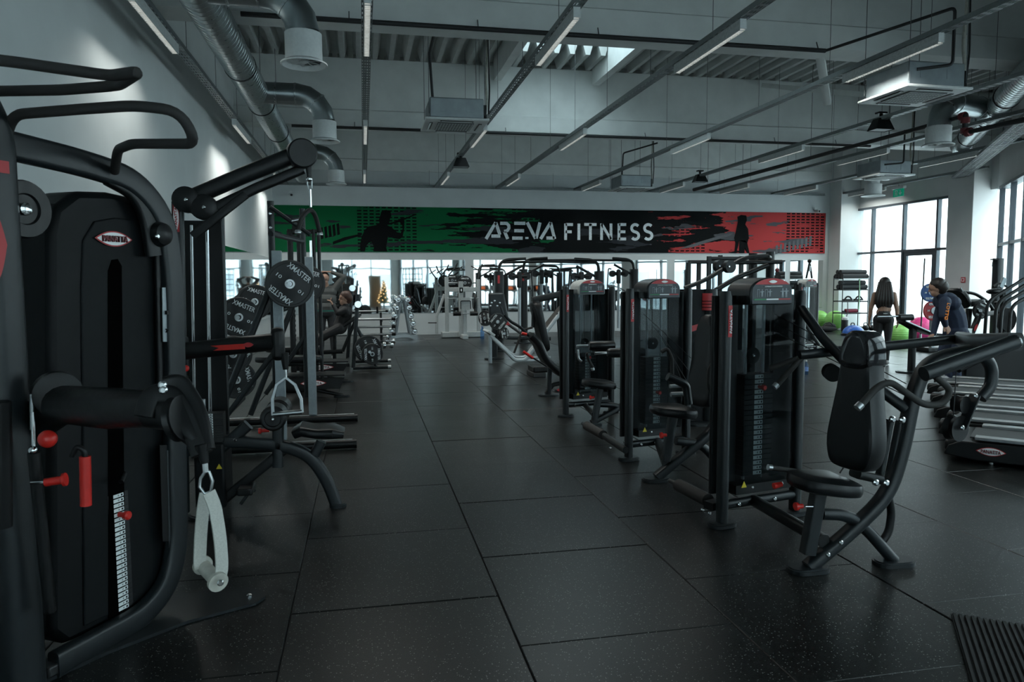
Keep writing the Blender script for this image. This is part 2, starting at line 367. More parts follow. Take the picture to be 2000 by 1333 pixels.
# corner pier at the end of the back wall, the big column where the glass front turns, further columns along it
struct('wall_right_column', MB().box((RW-0.275, 22.1, HT/2-0.1), (0.85, 0.6, HT-0.2)), WALLM, 0.01)
struct('wall_right_column', MB().box((15.95, 17.05, HT/2-0.1), (0.75, 0.85, HT-0.2)), WALLM, 0.01)
for d_ in (6.2, 12.2, 18.2):
    q = OBF-OBD*d_+OBI*0.1
    struct('wall_oblique_column', MB().box((q.x, q.y, HT/2-0.1), (0.6, 0.5, HT-0.2), _rz), WALLM)
struct('wall_front_column', MB().box((-2.2, FW+0.1, WZ/2), (0.6, 0.5, WZ)), WALLM)
struct('wall_front_column', MB().box((OBX, FW+0.05, WZ/2), (0.6, 0.6, WZ)), WALLM)
struct('baseboard_back', MB().box(((LW+RW)/2, BW-0.008, 0.05), (RW-LW, 0.016, 0.1)), WALLB)
# --- glazing
wi = 0
def glazing(org, ed, L, mull, z1, tz, doors=()):
    """window wall along ed from org; mull = offsets of the uprights; tz = transom height"""
    global wi; wi += 1
    org, ed = V(org), V(ed); nn = V((ed.y, -ed.x, 0)); rz = math.atan2(ed.y, ed.x)
    w = thing('window_%d' % wi, None, None, org); w['kind'] = 'structure'
    def bx(name, a0, a1, za, zb, dp, m, off=0.0, par=w):
        c = org+ed*((a0+a1)/2)+nn*off+V((0, 0, (za+zb)/2)); return MB().box(c, (a1-a0, dp, zb-za), rz).build(name, m, par)
    for a in mull: bx('mullion', a-0.035, a+0.035, 0.0, z1, 0.12, ALU)
    bx('sill', 0, L, 0.0, 0.06, 0.14, ALU); bx('head', 0, L, z1-0.07, z1, 0.14, ALU)
    for i in range(len(mull)-1):
        a, b_ = mull[i]+0.035, mull[i+1]-0.035
        bx('transom', a, b_, tz, tz+0.07, 0.10, ALU)
        bx('pane', a, b_, tz+0.07, z1-0.07, 0.012, PANE)
        if i in doors:
            d = thing('door_leaf', None, None, V((0, 0, 0))); d.parent = w
            for n_, aa, bb, za, zb in (('stile', a, a+0.13, 0.06, tz), ('stile', b_-0.13, b_, 0.06, tz), ('rail', a+0.13, b_-0.13, tz-0.12, tz), ('rail', a+0.13, b_-0.13, 0.06, 0.22)):
                bx(n_, aa, bb, za, zb, 0.07, ALU, par=d)
            bx('pane', a+0.13, b_-0.13, 0.22, tz-0.12, 0.012, PANE, par=d)
        else: bx('pane', a, b_, 0.06, tz, 0.012, PANE)
    return w
glazing((RW, 17.5, 0), (0, 1, 0), 4.9, [0.04, 0.87, 2.22, 3.62, 4.86], WZ, 2.42, doors=(1,))
for d0, d1 in ((0.55, 5.9), (6.5, 11.9), (12.5, 17.9), (18.5, 23.9)):
    n = 4; q = OBF-OBD*d1; L_ = d1-d0
    glazing((q.x, q.y, 0), OBD, L_, [0.04+(L_-0.08)*i/n for i in range(n+1)], WZ, 2.42)
glazing((-1.9, FW, 0), (1, 0, 0), 3.7, [0.04+3.62*i/3 for i in range(4)], WZ, 2.42)
# --- ceiling: slab around the rooflight, steel ribs, concrete beams
SX0, SX1, SY0, SY1 = 3.02, 5.05, 11.4, 14.95
cl = MB()
for poly in ([(LW, FW), (OBX, FW), (SX0, wall_y(SX0)), (SX0, BW), (LW, BW)], [(SX0, wall_y(SX0)), (SX1, wall_y(SX1)), (SX1, SY0), (SX0, SY0)],
             [(SX0, SY1), (SX1, SY1), (SX1, BW), (SX0, BW)], [(SX1, wall_y(SX1)), (RW, 16.4), (RW, BW), (SX1, BW)]):
    cl.prism(poly, (0, 0, HT), (1, 0, 0), (0, 1, 0), 0.12)
ceil = struct('ceiling', cl, DECK)
BEAMS = (3.15, 9.6, 16.05)
RP = 0.33
def rib_mb(L): return MB().prism([(-0.11, 0.0), (-0.045, -0.22), (0.045, -0.22), (0.11, 0.0)], (0, 0, 0), (1, 0, 0), (0, 0, 1), -L)
_ribs = {}
for y0, y1 in ((3.65, 9.6), (10.1, 16.05), (16.55, 22.4)):
    for i in range(56):
        x = LW+0.2+i*RP
        ys = [(y0, y1)]
        if SX0-0.22 < x < SX1+0.22:
            ys = [(a, b_) for a, b_ in ((y0, min(y1, SY0)), (max(y0, SY1), y1)) if b_-a > 0.2] if y0 > 9 and y0 < 12 else [(y0, y1)]
        for a, b_ in ys:
            if x > OBX: a = max(a, wall_y(x)+0.1)
            if b_-a < 0.2: continue
            L = round(b_-a, 2)
            if L not in _ribs: _ribs[L] = rib_mb(L).mesh('rib'); _ribs[L].materials.append(DECK)
            inst(_ribs[L], 'rib', ceil, (x, a, HT))
for i, y0 in enumerate(BEAMS):
    prof = [(0, 4.85), (0, 5.17), (0.05, 5.2), (0.05, 6.24), (0.45, 6.24), (0.45, 5.2), (0.5, 5.17), (0.5, 4.85)]
    struct('ceiling_beam', MB().prism([(a+y0, b_) for a, b_ in prof], (LW, 0, 0), (0, 1, 0), (0, 0, 1), wall_x(y0)-LW), CONC)
struct('wall_back_beam', MB().prism([(BW-0.06, 4.85), (BW-0.06, 5.17), (BW-0.02, 5.2), (BW-0.02, 6.24), (BW, 6.24), (BW, 4.85)], (LW, 0, 0), (0, 1, 0), (0, 0, 1), RW-LW), CONC)
for x in (SX0-0.09, SX1+0.09):
    struct('trim_rooflight', MB().box((x, 13.08, 6.16), (0.16, 5.9, 0.5)), CONC)
sk = thing('rooflight', 'bright white rectangular rooflight set in the ribbed ceiling', 'skylight', ((SX0+SX1)/2, (SY0+SY1)/2, HT+0.12))
c_ = MB()
for x0, x1, y0, y1 in ((SX0-0.06, SX0, SY0, SY1), (SX1, SX1+0.06, SY0, SY1), (SX0, SX1, SY0-0.06, SY0), (SX0, SX1, SY1, SY1+0.06)):
    c_.box(((x0+x1)/2, (y0+y1)/2, HT+0.24), (x1-x0, y1-y0, 0.24))
c_.build('curb', WHITE, sk)
MB().box(((SX0+SX1)/2, (SY0+SY1)/2, HT+0.37), (SX1-SX0+0.1, SY1-SY0+0.1, 0.02)).build('glazing_sheet', glass('opal sheet', (0.85, 0.9, 0.92)), sk)
# raking struts that brace the beams
def strut(a, b_):
    struct('trim_brace', MB().bar(a, b_, 0.12, 0.1, 0.005), CONC)
strut(P(1600, 98, Y=9.9), P(1616, 200, Y=11.6)); strut((9.2, 16.0, 6.1), (9.2, 12.2, 4.95))
# --- mirrors
def mirror(label, a, b_, z0, z1, left=False, joints=()):
    t = thing('wall_mirror', label, 'mirror', (LW+0.01, (a+b_)/2, z0) if left else ((a+b_)/2, BW-0.01, z0), 0, 'wall mirrors')
    js = [a]+list(joints)+[b_]
    for p, q in zip(js[:-1], js[1:]):
        p, q = p+0.003, q-0.003
        m_ = MB()
        if left: m_.box((LW+0.008, (p+q)/2, (z0+z1)/2), (0.012, q-p, z1-z0))
        else: m_.box(((p+q)/2, BW-0.008, (z0+z1)/2), (q-p, 0.012, z1-z0))
        m_.build('mirror_pane', MIRROR, t)
mirror('long wall mirror below the green end of the banner', -2.45, 3.06, 0.66, 2.25, joints=(-0.6, 1.25))
mirror('wall mirror below the white banner lettering', 3.32, 9.6, 0.66, 2.25, joints=(5.4, 7.5))
mirror('wall mirror below the left part of the red banner end', 9.86, 13.8, 0.66, 2.25, joints=(11.8,))
mirror('narrow wall mirror beside the corner pier', 13.98, 15.2, 0.66, 2.25)
mirror('wall mirror on the left side wall behind the plate racks', 5.6, 22.3, 0.66, 2.28, left=True, joints=(8.2, 10.6, 13.0, 15.4, 17.7, 20.0))
# --- outside: pavement, a building over the road, two added light-blocking ones, a bare tree
PAVE = mat('outdoor paving', (0.74, 0.76, 0.77), 0.9, 0, 0.08, 0.5)
FACADE = mat('pale facade render', (0.72, 0.75, 0.77), 0.9, 0, 0.05, 0.4)
FGL = mat('facade window', (0.42, 0.47, 0.52), 0.4)
tag(MB().box((10, 5, -0.3), (220, 220, 0.2)).build('outdoor_ground', PAVE), kind='structure')
def house(label, c, d, rz, nx, nz):
    t = thing('building', label, 'building', c, rz)
    MB().box((0, 0, d[2]/2), d).build('wall', FACADE, t, local=True)
    MB().box((0, 0, d[2]+0.15), (d[0]+0.5, d[1]+0.5, 0.3)).build('roof', FGL, t, local=True)
    wme = MB().box((0, 0, 0), (d[0]/nx*0.5, 0.2, d[2]/nz*0.45)).mesh('window'); wme.materials.append(FGL)
    for i in range(nx):
        for j in range(nz):
            inst(wme, 'window', t, (d[0]*((i+0.5)/nx-0.5), d[1]/2, d[2]*(j+0.6)/nz))
house('pale low building across the road beyond the right windows', (62, 44, -0.2), (46, 12, 6.5), R(72), 10, 2)
house('long pale building added outside the front windows to block sky light', (-9, -22, -0.2), (34, 8, 15), 0, 9, 5)  # added tall and close, so less sky light enters the front glass
house('tall pale building added outside the near glass front to cut daylight', (24, -11, -0.2), (24, 8, 15), math.atan2(OBD.y, OBD.x), 7, 5)  # light blocker, added to dim the near bay of the glass front
# ================================================================== under the ceiling
TRAYM = mat('grey perforated steel', (0.20, 0.22, 0.225), 0.45, 0.6, 0.1)
LOUV = mat('lit louvre', (0.7, 0.7, 0.66), 0.4, 0, 0.02, emit=(1.0, 0.95, 0.88), es=0.45)
HOUS = mat('white luminaire housing', (0.50, 0.53, 0.53), 0.45)
WIRE = mat('hanger wire', (0.12, 0.13, 0.135), 0.5, 0.5)
PIPED = mat('dark pipe insulation', (0.02, 0.022, 0.024), 0.7)
IVORY = mat('ivory conduit', (0.45, 0.45, 0.40), 0.6)
# perforated trays: side flanges, slotted floor (rungs), hanger rods
TRACKS = [(-2.1, 'perforated cable tray running along the left wall'), (0.1, 'perforated cable tray directly above the aisle'), (2.2, 'perforated cable tray above the right-hand machine row'), (4.05, 'perforated cable tray passing under the rooflight'),
          (6.5, 'perforated cable tray above the big ceiling cassette'), (9.0, 'perforated cable tray that carries two black floodlights'), (11.0, 'perforated cable tray beside the black sprinkler pipe'), (13.2, 'perforated cable tray beside the far right cassette'), (15.5, 'perforated cable tray nearest the right windows')]
def tray(a, b_, label, z_rod=HT, wd=0.11):
    a, b_ = V(a), V(b_); d = (b_-a); L = d.length; d.normalize(); sd = V((d.y, -d.x, 0)).normalized(); c = (a+b_)/2
    t = thing('cable_tray', label, 'cable tray', c, 0, 'ceiling cable trays'); up = sd.cross(d)
    m = MB()
    for s_ in (-1, 1): m.sweep([a+sd*(wd/2*s_), b_+sd*(wd/2*s_)], rrect(0.006, 0.06, 0.001, 1))
    for s_ in (-0.30, 0.0, 0.30): m.sweep([a+sd*(wd*s_)-V((0, 0, 0.027)), b_+sd*(wd*s_)-V((0, 0, 0.027))], rrect(0.016, 0.004, 0.001, 1))
    m.build('tray_rail', TRAYM, t)
    g = MB(); n = int(L/0.13)
    for i in range(n+1):
        p = a+d*(L*i/n)-V((0, 0, 0.028)); g.sweep([p-sd*wd/2, p+sd*wd/2], [(-0.028, -0.002), (0.028, -0.002), (0.028, 0.002), (-0.028, 0.002)], cap=False)
    g.build('tray_floor', TRAYM, t, kind='stuff')
    for i in range(int(L/1.9)+1):
        p = a+d*(0.5+1.9*i)
        if (p-a).length < L: MB().cyl(p+V((0, 0, -0.02)), V((p.x, p.y, z_rod)), 0.004, n=5).build('hanger_rod', WIRE, t)
    return t
for X, lb in TRACKS:
    y0 = max(2.0, wall_y(X)+0.6 if X > OBX else 2.0)
    tray((X, y0, 4.42), (X, BW-0.15, 4.42), lb)
tray((LW+0.2, BW-0.1, 4.42), (15.1, BW-0.1, 4.42), 'perforated cable tray crossing along the top of the back wall', 4.9)
_p = P(1870, 345, Z=4.3); _q = P(2000, 240, Z=4.3); tray(_p+V((0.1, 0.05, 0)), _q+(_q-_p)*0.5, 'wide grey cable tray running diagonally along the glass front', HT, 0.34)
# louvred luminaires under the trays
def luminaire_proto():
    t = thing('linear_luminaire', '', 'luminaire'); L = 1.7
    MB().box((0, 0, 0.05), (0.07, L, 0.10)).build('housing', HOUS, t, local=True)
    for s_ in (-1, 1): MB().box((0, s_*(L/2+0.006), 0.045), (0.074, 0.012, 0.115)).build('end_cap', WHITE, t, local=True)
    MB().box((0, 0, 0.003), (0.05, L-0.02, 0.012)).build('lamp_strip', LOUV, t, local=True)
    g = MB()
    for i in range(34): g.box((0, -L/2+0.025+i*0.05, -0.012), (0.062, 0.005, 0.03))
    for s_ in (-1, 1): g.box((s_*0.031, 0, -0.012), (0.004, L, 0.03))
    g.build('louvre', HOUS, t, local=True, kind='stuff'); return t
LP = luminaire_proto(); used = False
ORD = ['nearest', 'middle', 'farthest']
for ti, (X, lb) in enumerate(TRACKS):
    for j, yc in enumerate((8.35, 14.1, 19.9)):
        if X > 6.6 and j == 0: continue
        yy = yc + (0.3 if X < 0 else 0) + (0.8 if X > 8 else 0.0)
        if X == 6.5 and j == 2: yy = 20.65
        if X > OBX and yy < wall_y(X)+1.2: continue
        where = lb.replace('perforated ', '')
        lab = '%s white louvred luminaire hung under the %s' % (ORD[j], where)
        o = LP if not used else dup(LP); used = True
        o.location = (X, yy, 4.30); tag(o, ' '.join(lab.split()[:16]), 'luminaire', 'louvred luminaires under the ceiling')
        if X == 6.5: continue
        l = bpy.data.lights.new('luminaire_lamp', 'AREA'); l.shape = 'RECTANGLE'; l.size = 0.05; l.size_y = 1.5; l.spread = R(95); l.color = (0.97, 1.0, 0.95)
        l.energy = 4.2 if X < 0 else 0.35
        lo = bpy.data.objects.new('lamp', l); COL.objects.link(lo); lo.parent = o; lo.location = (0, 0, -0.035)
        if X < 0: lo.rotation_euler = (0, R(-12), 0); l.spread = R(135)
# floodlights hung on the trays
def flood(p, label):
    t = thing('floodlight', label, 'floodlight', p, 0, 'black floodlights')
    MB().box((0, 0, 0.30), (0.16, 0.12, 0.03)).cyl((0, 0, 0.18), (0, 0, 0.30), 0.03, n=10).build('bracket', PLASTIC, t, local=True)
    b = MB(); v = [(-0.10, -0.08, 0.2), (0.10, -0.08, 0.2), (0.10, 0.08, 0.2), (-0.10, 0.08, 0.2), (-0.18, -0.13, 0.0), (0.18, -0.13, 0.0), (0.18, 0.13, 0.0), (-0.18, 0.13, 0.0)]
    b.add(v, [(0, 1, 2, 3), (0, 4, 5, 1), (1, 5, 6, 2), (2, 6, 7, 3), (3, 7, 4, 0)]).build('housing', PLASTIC, t, local=True)
    MB().box((0, 0, 0.012), (0.34, 0.24, 0.01)).build('lens', GREYPR, t, local=True)
flood(P(1720, 255, X=9.0)-V((0, 0, 0)), 'black floodlight nearest the big ceiling cassette')
flood(P(1367, 356, X=9.0), 'black floodlight far down the tray above the red banner end')
flood(P(900, 327, X=2.2), 'black floodlight above the machine row before the back wall')
# ceiling cassettes
GRILLE = mat('grille mesh', (0.10, 0.11, 0.11), 0.6)
def cassette(x, y, label, drain, ztop=HT):
    z = 4.0; t = thing('ceiling_cassette', label, 'air conditioner', (x, y, z), 0, 'ceiling cassette units')
    MB().box((0, 0, 0.20), (0.82, 0.82, 0.30)).build('body', GALVB, t, local=True, bevel=0.02)
    pn = MB().box((0, 0, 0.025), (0.96, 0.96, 0.035)).build('fascia', WHITE, t, local=True, bevel=0.01)
    MB().box((0, 0, 0.004), (0.55, 0.55, 0.02)).build('intake_grille', GRILLE, pn, local=True)
    g = MB()
    for i in range(13): g.box((-0.26+i*0.0433, 0, -0.006), (0.008, 0.54, 0.006))
    for i in range(7): g.box((0, -0.26+i*0.0866, -0.006), (0.54, 0.006, 0.006))
    g.build('grille_mesh', HOUS, pn, local=True, kind='stuff')
    for i in range(4):
        m_ = M.Rotation(i*math.pi/2, 3, 'Z'); c = m_ @ V((0.375, 0, 0.006)); b = MB(); b.box(c, (0.05, 0.5, 0.012), mat=m_); b.build('air_slot', PLASTIC, pn, local=True)
        c = m_ @ V((0.385, 0, -0.004)); MB().box(c, (0.03, 0.46, 0.006), mat=m_ @ M.Rotation(0.4, 3, 'Y')).build('flap', WHITE, pn, local=True)
    for sx in (-1, 1):
        MB().box((sx*0.20, -0.413, 0.2), (0.12 if sx > 0 else 0.10, 0.006, 0.12)).build('access_plate', GALVB, t, local=True)
        for sy in (-1, 1): MB().cyl((sx*0.42, sy*0.42, 0.1), (sx*0.42, sy*0.42, ztop-z), 0.005, n=5).build('hanger_rod', WIRE, t, local=True)
    MB().box((0.42, -0.30, 0.16), (0.06, 0.2, 0.2)).build('connection_box', PLASTIC, t, local=True)
    MB().tube([(0.44, -0.3, 0.14), (0.47, -0.34, 0.3), (0.46, -0.3, 0.6), (0.5, -0.3, 1.2), (0.5, -0.3, 2.3)], 0.022, 8, 0.1).build('refrigerant_hose', IVORY, t, local=True)
    MB().tube([(0.49, -0.34, 0.14), (0.505, -0.36, 0.5), (0.49, -0.35, 1.2), (0.53, -0.35, 2.3)], 0.013, 6, 0.1).build('power_cable', CABLE, t, local=True)
    MB().tube(drain, 0.02, 8, 0.06).build('drain_pipe', PIPED, t, local=True)
cassette(1.44, 11.66, 'ceiling cassette hanging by the second tray above the aisle', [(-0.34, -0.3, 0.22), (-0.36, -0.32, 0.4), (-0.42, -0.6, 0.9), (-0.42, -1.9, 1.0)])
cassette(7.2, 8.75, 'largest ceiling cassette in view at the upper right', [(-0.3, -0.41, 0.24), (0.05, -0.6, 0.26), (0.05, -0.6, 0.95), (-0.8, 0.77, 0.79)])
cassette(12.15, 15.65, 'ceiling cassette above the exit sign by the right windows', [(-0.3, -0.41, 0.24), (0.05, -0.6, 0.26), (0.05, -0.6, 1.0)])
cassette(7.05, 18.9, 'farthest ceiling cassette before the back wall', [(-0.36, -0.3, 0.22), (-0.36, -0.4, 0.9), (0.5, -0.6, 1.15)])
# spiral ducts
SEAM = mat('duct seam', (0.45, 0.49, 0.5), 0.3, 0.9)
def duct(pts, r, label, branches=(), collars=()):
    t = thing('spiral_duct', label, 'air duct', V(pts[0]), 0, 'spiral ventilation ducts')
    a, b_ = V(pts[0]), V(pts[1]); d = (b_-a).normalized(); L = (b_-a).length
    MB().tube(pts, r, 24).build('duct_pipe', GALV, t)
    g = MB(); n = int(L/0.12)
    for i in range(n): g.lathe(a+d*(i*0.12+0.06), d, [(r*0.995, -0.008), (r+0.004, -0.004), (r+0.004, 0.004), (r*0.995, 0.008)], 24, cap=False)
    g.build('spiral_seams', SEAM, t, kind='stuff')
    for c in collars:
        MB().lathe(a+d*c, d, [(r, -0.02), (r+0.012, -0.018), (r+0.012, 0.018), (r, 0.02)], 24, cap=False).build('collar', PLASTIC, t)
        MB().cyl(a+d*c+V((0, 0, r)), V(((a+d*c).x, (a+d*c).y, HT)), 0.005, n=5).build('hanger_rod', WIRE, t)
    return t
def branch(par, p0, p1, zb, r, label):
    """a side branch: horizontal run, segmented elbow, drop, round white diffuser"""
    p0, p1 = V(p0), V(p1); d = (p1-p0).normalized(); e = [p0, p1]
    R0 = 0.42
    arc = [p1+d*(R0*math.sin(R(a)))-V((0, 0, R0*(1-math.cos(R(a))))) for a in (0, 22.5, 45, 67.5, 90)]
    MB().tube([p0]+arc+[V((arc[-1].x, arc[-1].y, zb+0.30))], r, 20).build('branch_pipe', GALV, par)
    for q, ax in ((p0+d*(p1-p0).length*0.4, d), (p0+d*((p1-p0).length-0.02), d), (arc[-1]-V((0, 0, 0.03)), V((0, 0, 1))), (arc[2], (arc[3]-arc[1])), (arc[-1]-V((0, 0, 0.22)), V((0, 0, 1)))):
        MB().lathe(q, ax, [(r, -0.014), (r+0.009, -0.01), (r+0.009, 0.01), (r, 0.014)], 20, cap=False).build('joint_ring', SEAM, par)
    c = V((arc[-1].x, arc[-1].y, zb))
    t = thing('swirl_diffuser', label, 'diffuser', c, 0, 'round white swirl diffusers')
    MB().lathe(c, (0, 0, 1), [(r*1.12, 0.02), (r*1.12, 0.30), (r*1.0, 0.31)], 28, cap=False).build('neck', WHITE, t)
    MB().lathe(c, (0, 0, 1), [(r*1.06, 0.03), (r*1.42, -0.005), (r*1.42, -0.02), (r*1.32, -0.02), (r*1.04, 0.02)], 28, cap=False).build('flange', WHITE, t)
    MB().lathe(c, (0, 0, 1), [(0.03, 0.0), (0.05, 0.01), (0.05, 0.03)], 12).build('hub', WHITE, t)
    MB().lathe(c, (0, 0, 1), [(0.001, 0.14), (r*1.1, 0.14)], 24).build('throat', PLASTIC, t)
    for i in range(10):
        a = i*math.pi/5; m_ = M.Rotation(a, 3, 'Z') @ M.Rotation(0.6, 3, 'X')
        MB().box(c+M.Rotation(a, 3, 'Z') @ V((r*0.62, 0, 0.035)), (r*0.95, r*0.42, 0.006), mat=m_).build('vane', WHITE, t)
DX = -1.62; DZ = 4.62
ld = duct([(DX, 2.5, DZ), (DX, 22.0, DZ)], 0.21, 'long galvanised spiral duct running along the left wall', collars=(2.5, 8.6, 10.8, 13.2, 16.0))
for (yy, lab) in ((8.25, 'nearest white swirl diffuser below the left duct'), (12.6, 'middle white swirl diffuser below the left duct'), (18.0, 'farthest white swirl diffuser below the left duct')):
    branch(ld, (DX+0.1, yy, DZ), (-0.98, yy, DZ), 3.90, 0.17, lab)
_a = P(1875, 285, Z=4.65); _b = P(1985, 170, Z=4.65); _d = (_b-_a).normalized()
rd = duct([_a, _a+_d*9.0], 0.2, 'galvanised spiral duct running diagonally along the glass front', collars=(1.2, 3.3, 5.0))
_c = P(1832, 283, Z=3.9); _e = _a+_d*3.9; _h = V((_c.x-_e.x, _c.y-_e.y, 0)); _h.normalize()
branch(rd, _e, V((_c.x, _c.y, 4.65))-_h*0.42, 3.90, 0.18, 'white swirl diffuser below the diagonal duct at the right')
_c = P(1705, 382, Z=3.9)
t = thing('swirl_diffuser', 'small far white swirl diffuser beside the exit sign', 'diffuser', _c, 0, 'round white swirl diffusers')
MB().lathe(_c, (0, 0, 1), [(0.22, 0.02), (0.22, 0.3), (0.16, 0.31), (0.16, 0.75)], 24).build('neck', WHITE, t)
MB().cyl(_c+V((0, 0, 0.7)), V((_c.x, _c.y, HT)), 0.15, n=16).build('drop_pipe', GALV, t)
MB().lathe(_c, (0, 0, 1), [(0.20, 0.03), (0.31, -0.005), (0.31, -0.02), (0.29, -0.02), (0.19, 0.02)], 24, cap=False).build('flange', WHITE, t)
MB().lathe(_c, (0, 0, 1), [(0.001, 0.05), (0.2, 0.05)], 20).build('throat', GREYPR, t)
# sprinkler main with red couplings, cross conduits under the beams
t = thing('sprinkler_pipe', 'black sprinkler main with red couplings crossing under the trays', 'pipe', (9.8, 15, 4.3))
MB().tube([(9.75, 20.8, 4.3), (9.85, 10.75, 4.3), (9.85, 10.75, 4.02), (9.95, 8.6, 4.0)], 0.05, 10).build('pipe_run', PIPED, t)
for q, ax in (((9.85, 10.8, 4.3), (0, 1, 0)), ((9.85, 10.75, 4.22), (0, 0, 1)), ((9.85, 10.75, 4.05), (0, 0, 1)), ((9.86, 10.68, 4.02), (0, 1, 0))):
    MB().lathe(q, ax, [(0.05, -0.05), (0.07, -0.045), (0.07, 0.045), (0.05, 0.05)], 14, cap=False).sphere(q, 0.062).build('coupling', DKRED, t)
for yy in (12.5, 15, 18, 20): MB().cyl((9.8, yy, 4.33), (9.8, yy, HT), 0.006, n=5).build('hanger_rod', WIRE, t)
for Y_, lb, x1 in ((9.52, 'thin grey conduit running along the nearer concrete beam', 6.4), (15.95, 'thin grey conduit running along the farther concrete beam', 12.0)):
    t = thing('conduit_pipe', lb, 'pipe', (3, Y_, 4.78), 0, 'conduits along the beams')
    MB().cyl((-1.36, Y_, 4.79), (x1, Y_, 4.79), 0.03, n=10).build('pipe_run', PIPED, t)
    for i in range(1, 9):
        MB().cyl((LW+0.8+i*1.6, Y_, 4.79), (LW+0.8+i*1.6, Y_+0.06, 4.92), 0.008, n=5).build('clip', WIRE, t) if LW+0.8+i*1.6 < x1 else None
# exit sign, cameras, fire point
c = P(1755, 377, X=15.5); t = thing('exit_sign', 'small green exit sign with running figure and down arrow', 'sign', c)
MB().box(c, (0.03, 0.42, 0.22)).build('sign_panel', mat('green sign', (0.0, 0.16, 0.09), 0.4, emit=(0, 0.30, 0.17), es=0.08), t)
MB().box(c+V((0.0, 0, 0.15)), (0.1, 0.5, 0.07)).build('lamp_housing', WHITE, t, bevel=0.01)
MB().cyl(c+V((0, 0, 0.18)), c+V((0, 0, 0.32)), 0.01).build('stem', WIRE, t)
MB().prism([(0.12, 0.08), (0.06, 0.08), (0.06, 0.0), (0.10, 0.0), (0.09, -0.02), (0.09, -0.08), (0.02, -0.08), (0.02, 0.0), (0.14, 0.0)][:0] or [(-0.155, 0.0), (-0.09, -0.075), (-0.025, 0.0), (-0.07, 0.0), (-0.07, 0.075), (-0.11, 0.075), (-0.11, 0.0)], c+V((-0.0165, 0, 0)), (0, 1, 0), (0, 0, 1), -0.002).build('arrow', WHITEP, t)
m_ = MB(); m_.prism([(0.02, -0.08), (0.02, 0.08), (0.13, 0.08), (0.13, -0.08), (0.105, -0.08), (0.105, 0.055), (0.045, 0.055), (0.045, -0.08)], c+V((-0.0165, 0, 0)), (0, 1, 0), (0, 0, 1), -0.002)
m_.prism([(0.06, -0.07), (0.07, -0.02), (0.06, 0.02), (0.085, 0.03), (0.095, 0.0), (0.085, -0.07)], c+V((-0.0165, 0, 0)), (0, 1, 0), (0, 0, 1), -0.002); m_.build('running_figure', WHITEP, t)
for q, lb in ((P(1593, 412, Y=BW-0.08), 'white bullet camera above the red end of the banner'), (P(568, 380, Y=BW-0.08), 'white bullet camera above the green end of the banner')):
    t = thing('security_camera', lb, 'camera', q, 0, 'security cameras')
    MB().cyl((0, 0.07, 0.06), (0, 0.0, 0.06), 0.05, n=14).tube([(0, 0.03, 0.06), (0, 0, 0.0)], 0.02).build('mount', WHITE, t, local=True)
    MB().cyl((0, 0.02, 0), (0.03, -0.16, -0.03), 0.05, n=14).build('body', WHITE, t, local=True)
    MB().cyl((0.03, -0.16, -0.03), (0.032, -0.168, -0.031), 0.035, n=14).build('lens', PLASTIC, t, local=True)
c = P(1881, 547, X=15.56); t = thing('fire_call_point', 'small red fire sign on the big column by the windows', 'sign', c)
MB().box(c, (0.012, 0.14, 0.14)).build('sign_plate', REDP, t); MB().box(c-V((0.008, 0, 0)), (0.004, 0.09, 0.09)).build('sign_field', WHITEP, t); MB().box(c-V((0.011, 0, 0)), (0.004, 0.05, 0.06)).build('pictogram', REDP, t)
# ================================================================== shared machine parts
def pxs(pts, **k): return [P(x, y, **k) for x, y in pts]
_lab = {}
def stack_plate_meshes(w, d, h):
    key = (w, d, h)
    if key not in _lab:
        a = MB().box((0, 0, h/2), (w, d, h*0.93)).mesh('stack_plate'); a.materials.append(STEELD)
        lw = min(0.07, w*0.5); b = MB(); b.box((0, -d/2-0.0015, h/2), (lw, 0.003, h*0.72)); m = b.mesh('plate_label'); m.materials.append(WHITEP); m.materials.append(PLASTIC)
        b2 = MB().lathe((0, -d/2-0.003, h/2), (0, -1, 0), [(0.001, 0.0), (h*0.2, 0.0), (h*0.2, -0.004)], 10, cap=False)
        b2.box((lw*0.32, -d/2-0.0032, h/2), (lw*0.16, 0.001, h*0.4)); c = b2.mesh('pin_hole'); c.materials.append(PLASTIC)
        _lab[key] = (a, m, c)
    return _lab[key]
STEELD = mat('dark stack steel', (0.02, 0.021, 0.022), 0.45, 0.3)
def stack(par, base, rz, n, w=0.2, d=0.1, h=0.034, pin=None):
    """selectorised weight stack: each plate a part, its label and pin hole sub-parts; base = front-facing centre bottom"""
    a, m, c = stack_plate_meshes(w, d, h); inv = wm(par).inverted()
    for i in range(n):
        q = inv @ (V(base)+V((0, 0, i*h))); r0 = rz-par.rotation_euler[2]
        o = inst(a, 'stack_plate', par, q, (0, 0, r0)); inst(m, 'plate_label', o); inst(c, 'pin_hole', o)
    if pin is not None:
        q = V(base)+V((0, 0, (pin+0.5)*h)); f = V((math.sin(rz), -math.cos(rz), 0)); s_ = V((math.cos(rz), math.sin(rz), 0))
        MB().cyl(q+f*(d/2), q+f*(d/2+0.035), 0.012).lathe(q+f*(d/2+0.035), f, [(0.012, 0), (0.02, 0.004), (0.02, 0.02), (0.013, 0.026)], 14).build('selector_pin', RED, par)
def feet(par, p, w=0.2, d=0.11, rz=0.0, name='foot_plate', m=None):
    b = MB(); c = V((p[0], p[1], 0)); q = [(math.cos(rz)*a-math.sin(rz)*b2, math.sin(rz)*a+math.cos(rz)*b2) for a, b2 in rrect(w, d, d*0.48, 5)]
    b.prism(q, c, (1, 0, 0), (0, 1, 0), 0.022).prism([(x*0.9, y*0.86) for x, y in q], c+V((0, 0, 0.022)), (1, 0, 0), (0, 1, 0), 0.006)
    return b.build(name, m or FRAME, par)
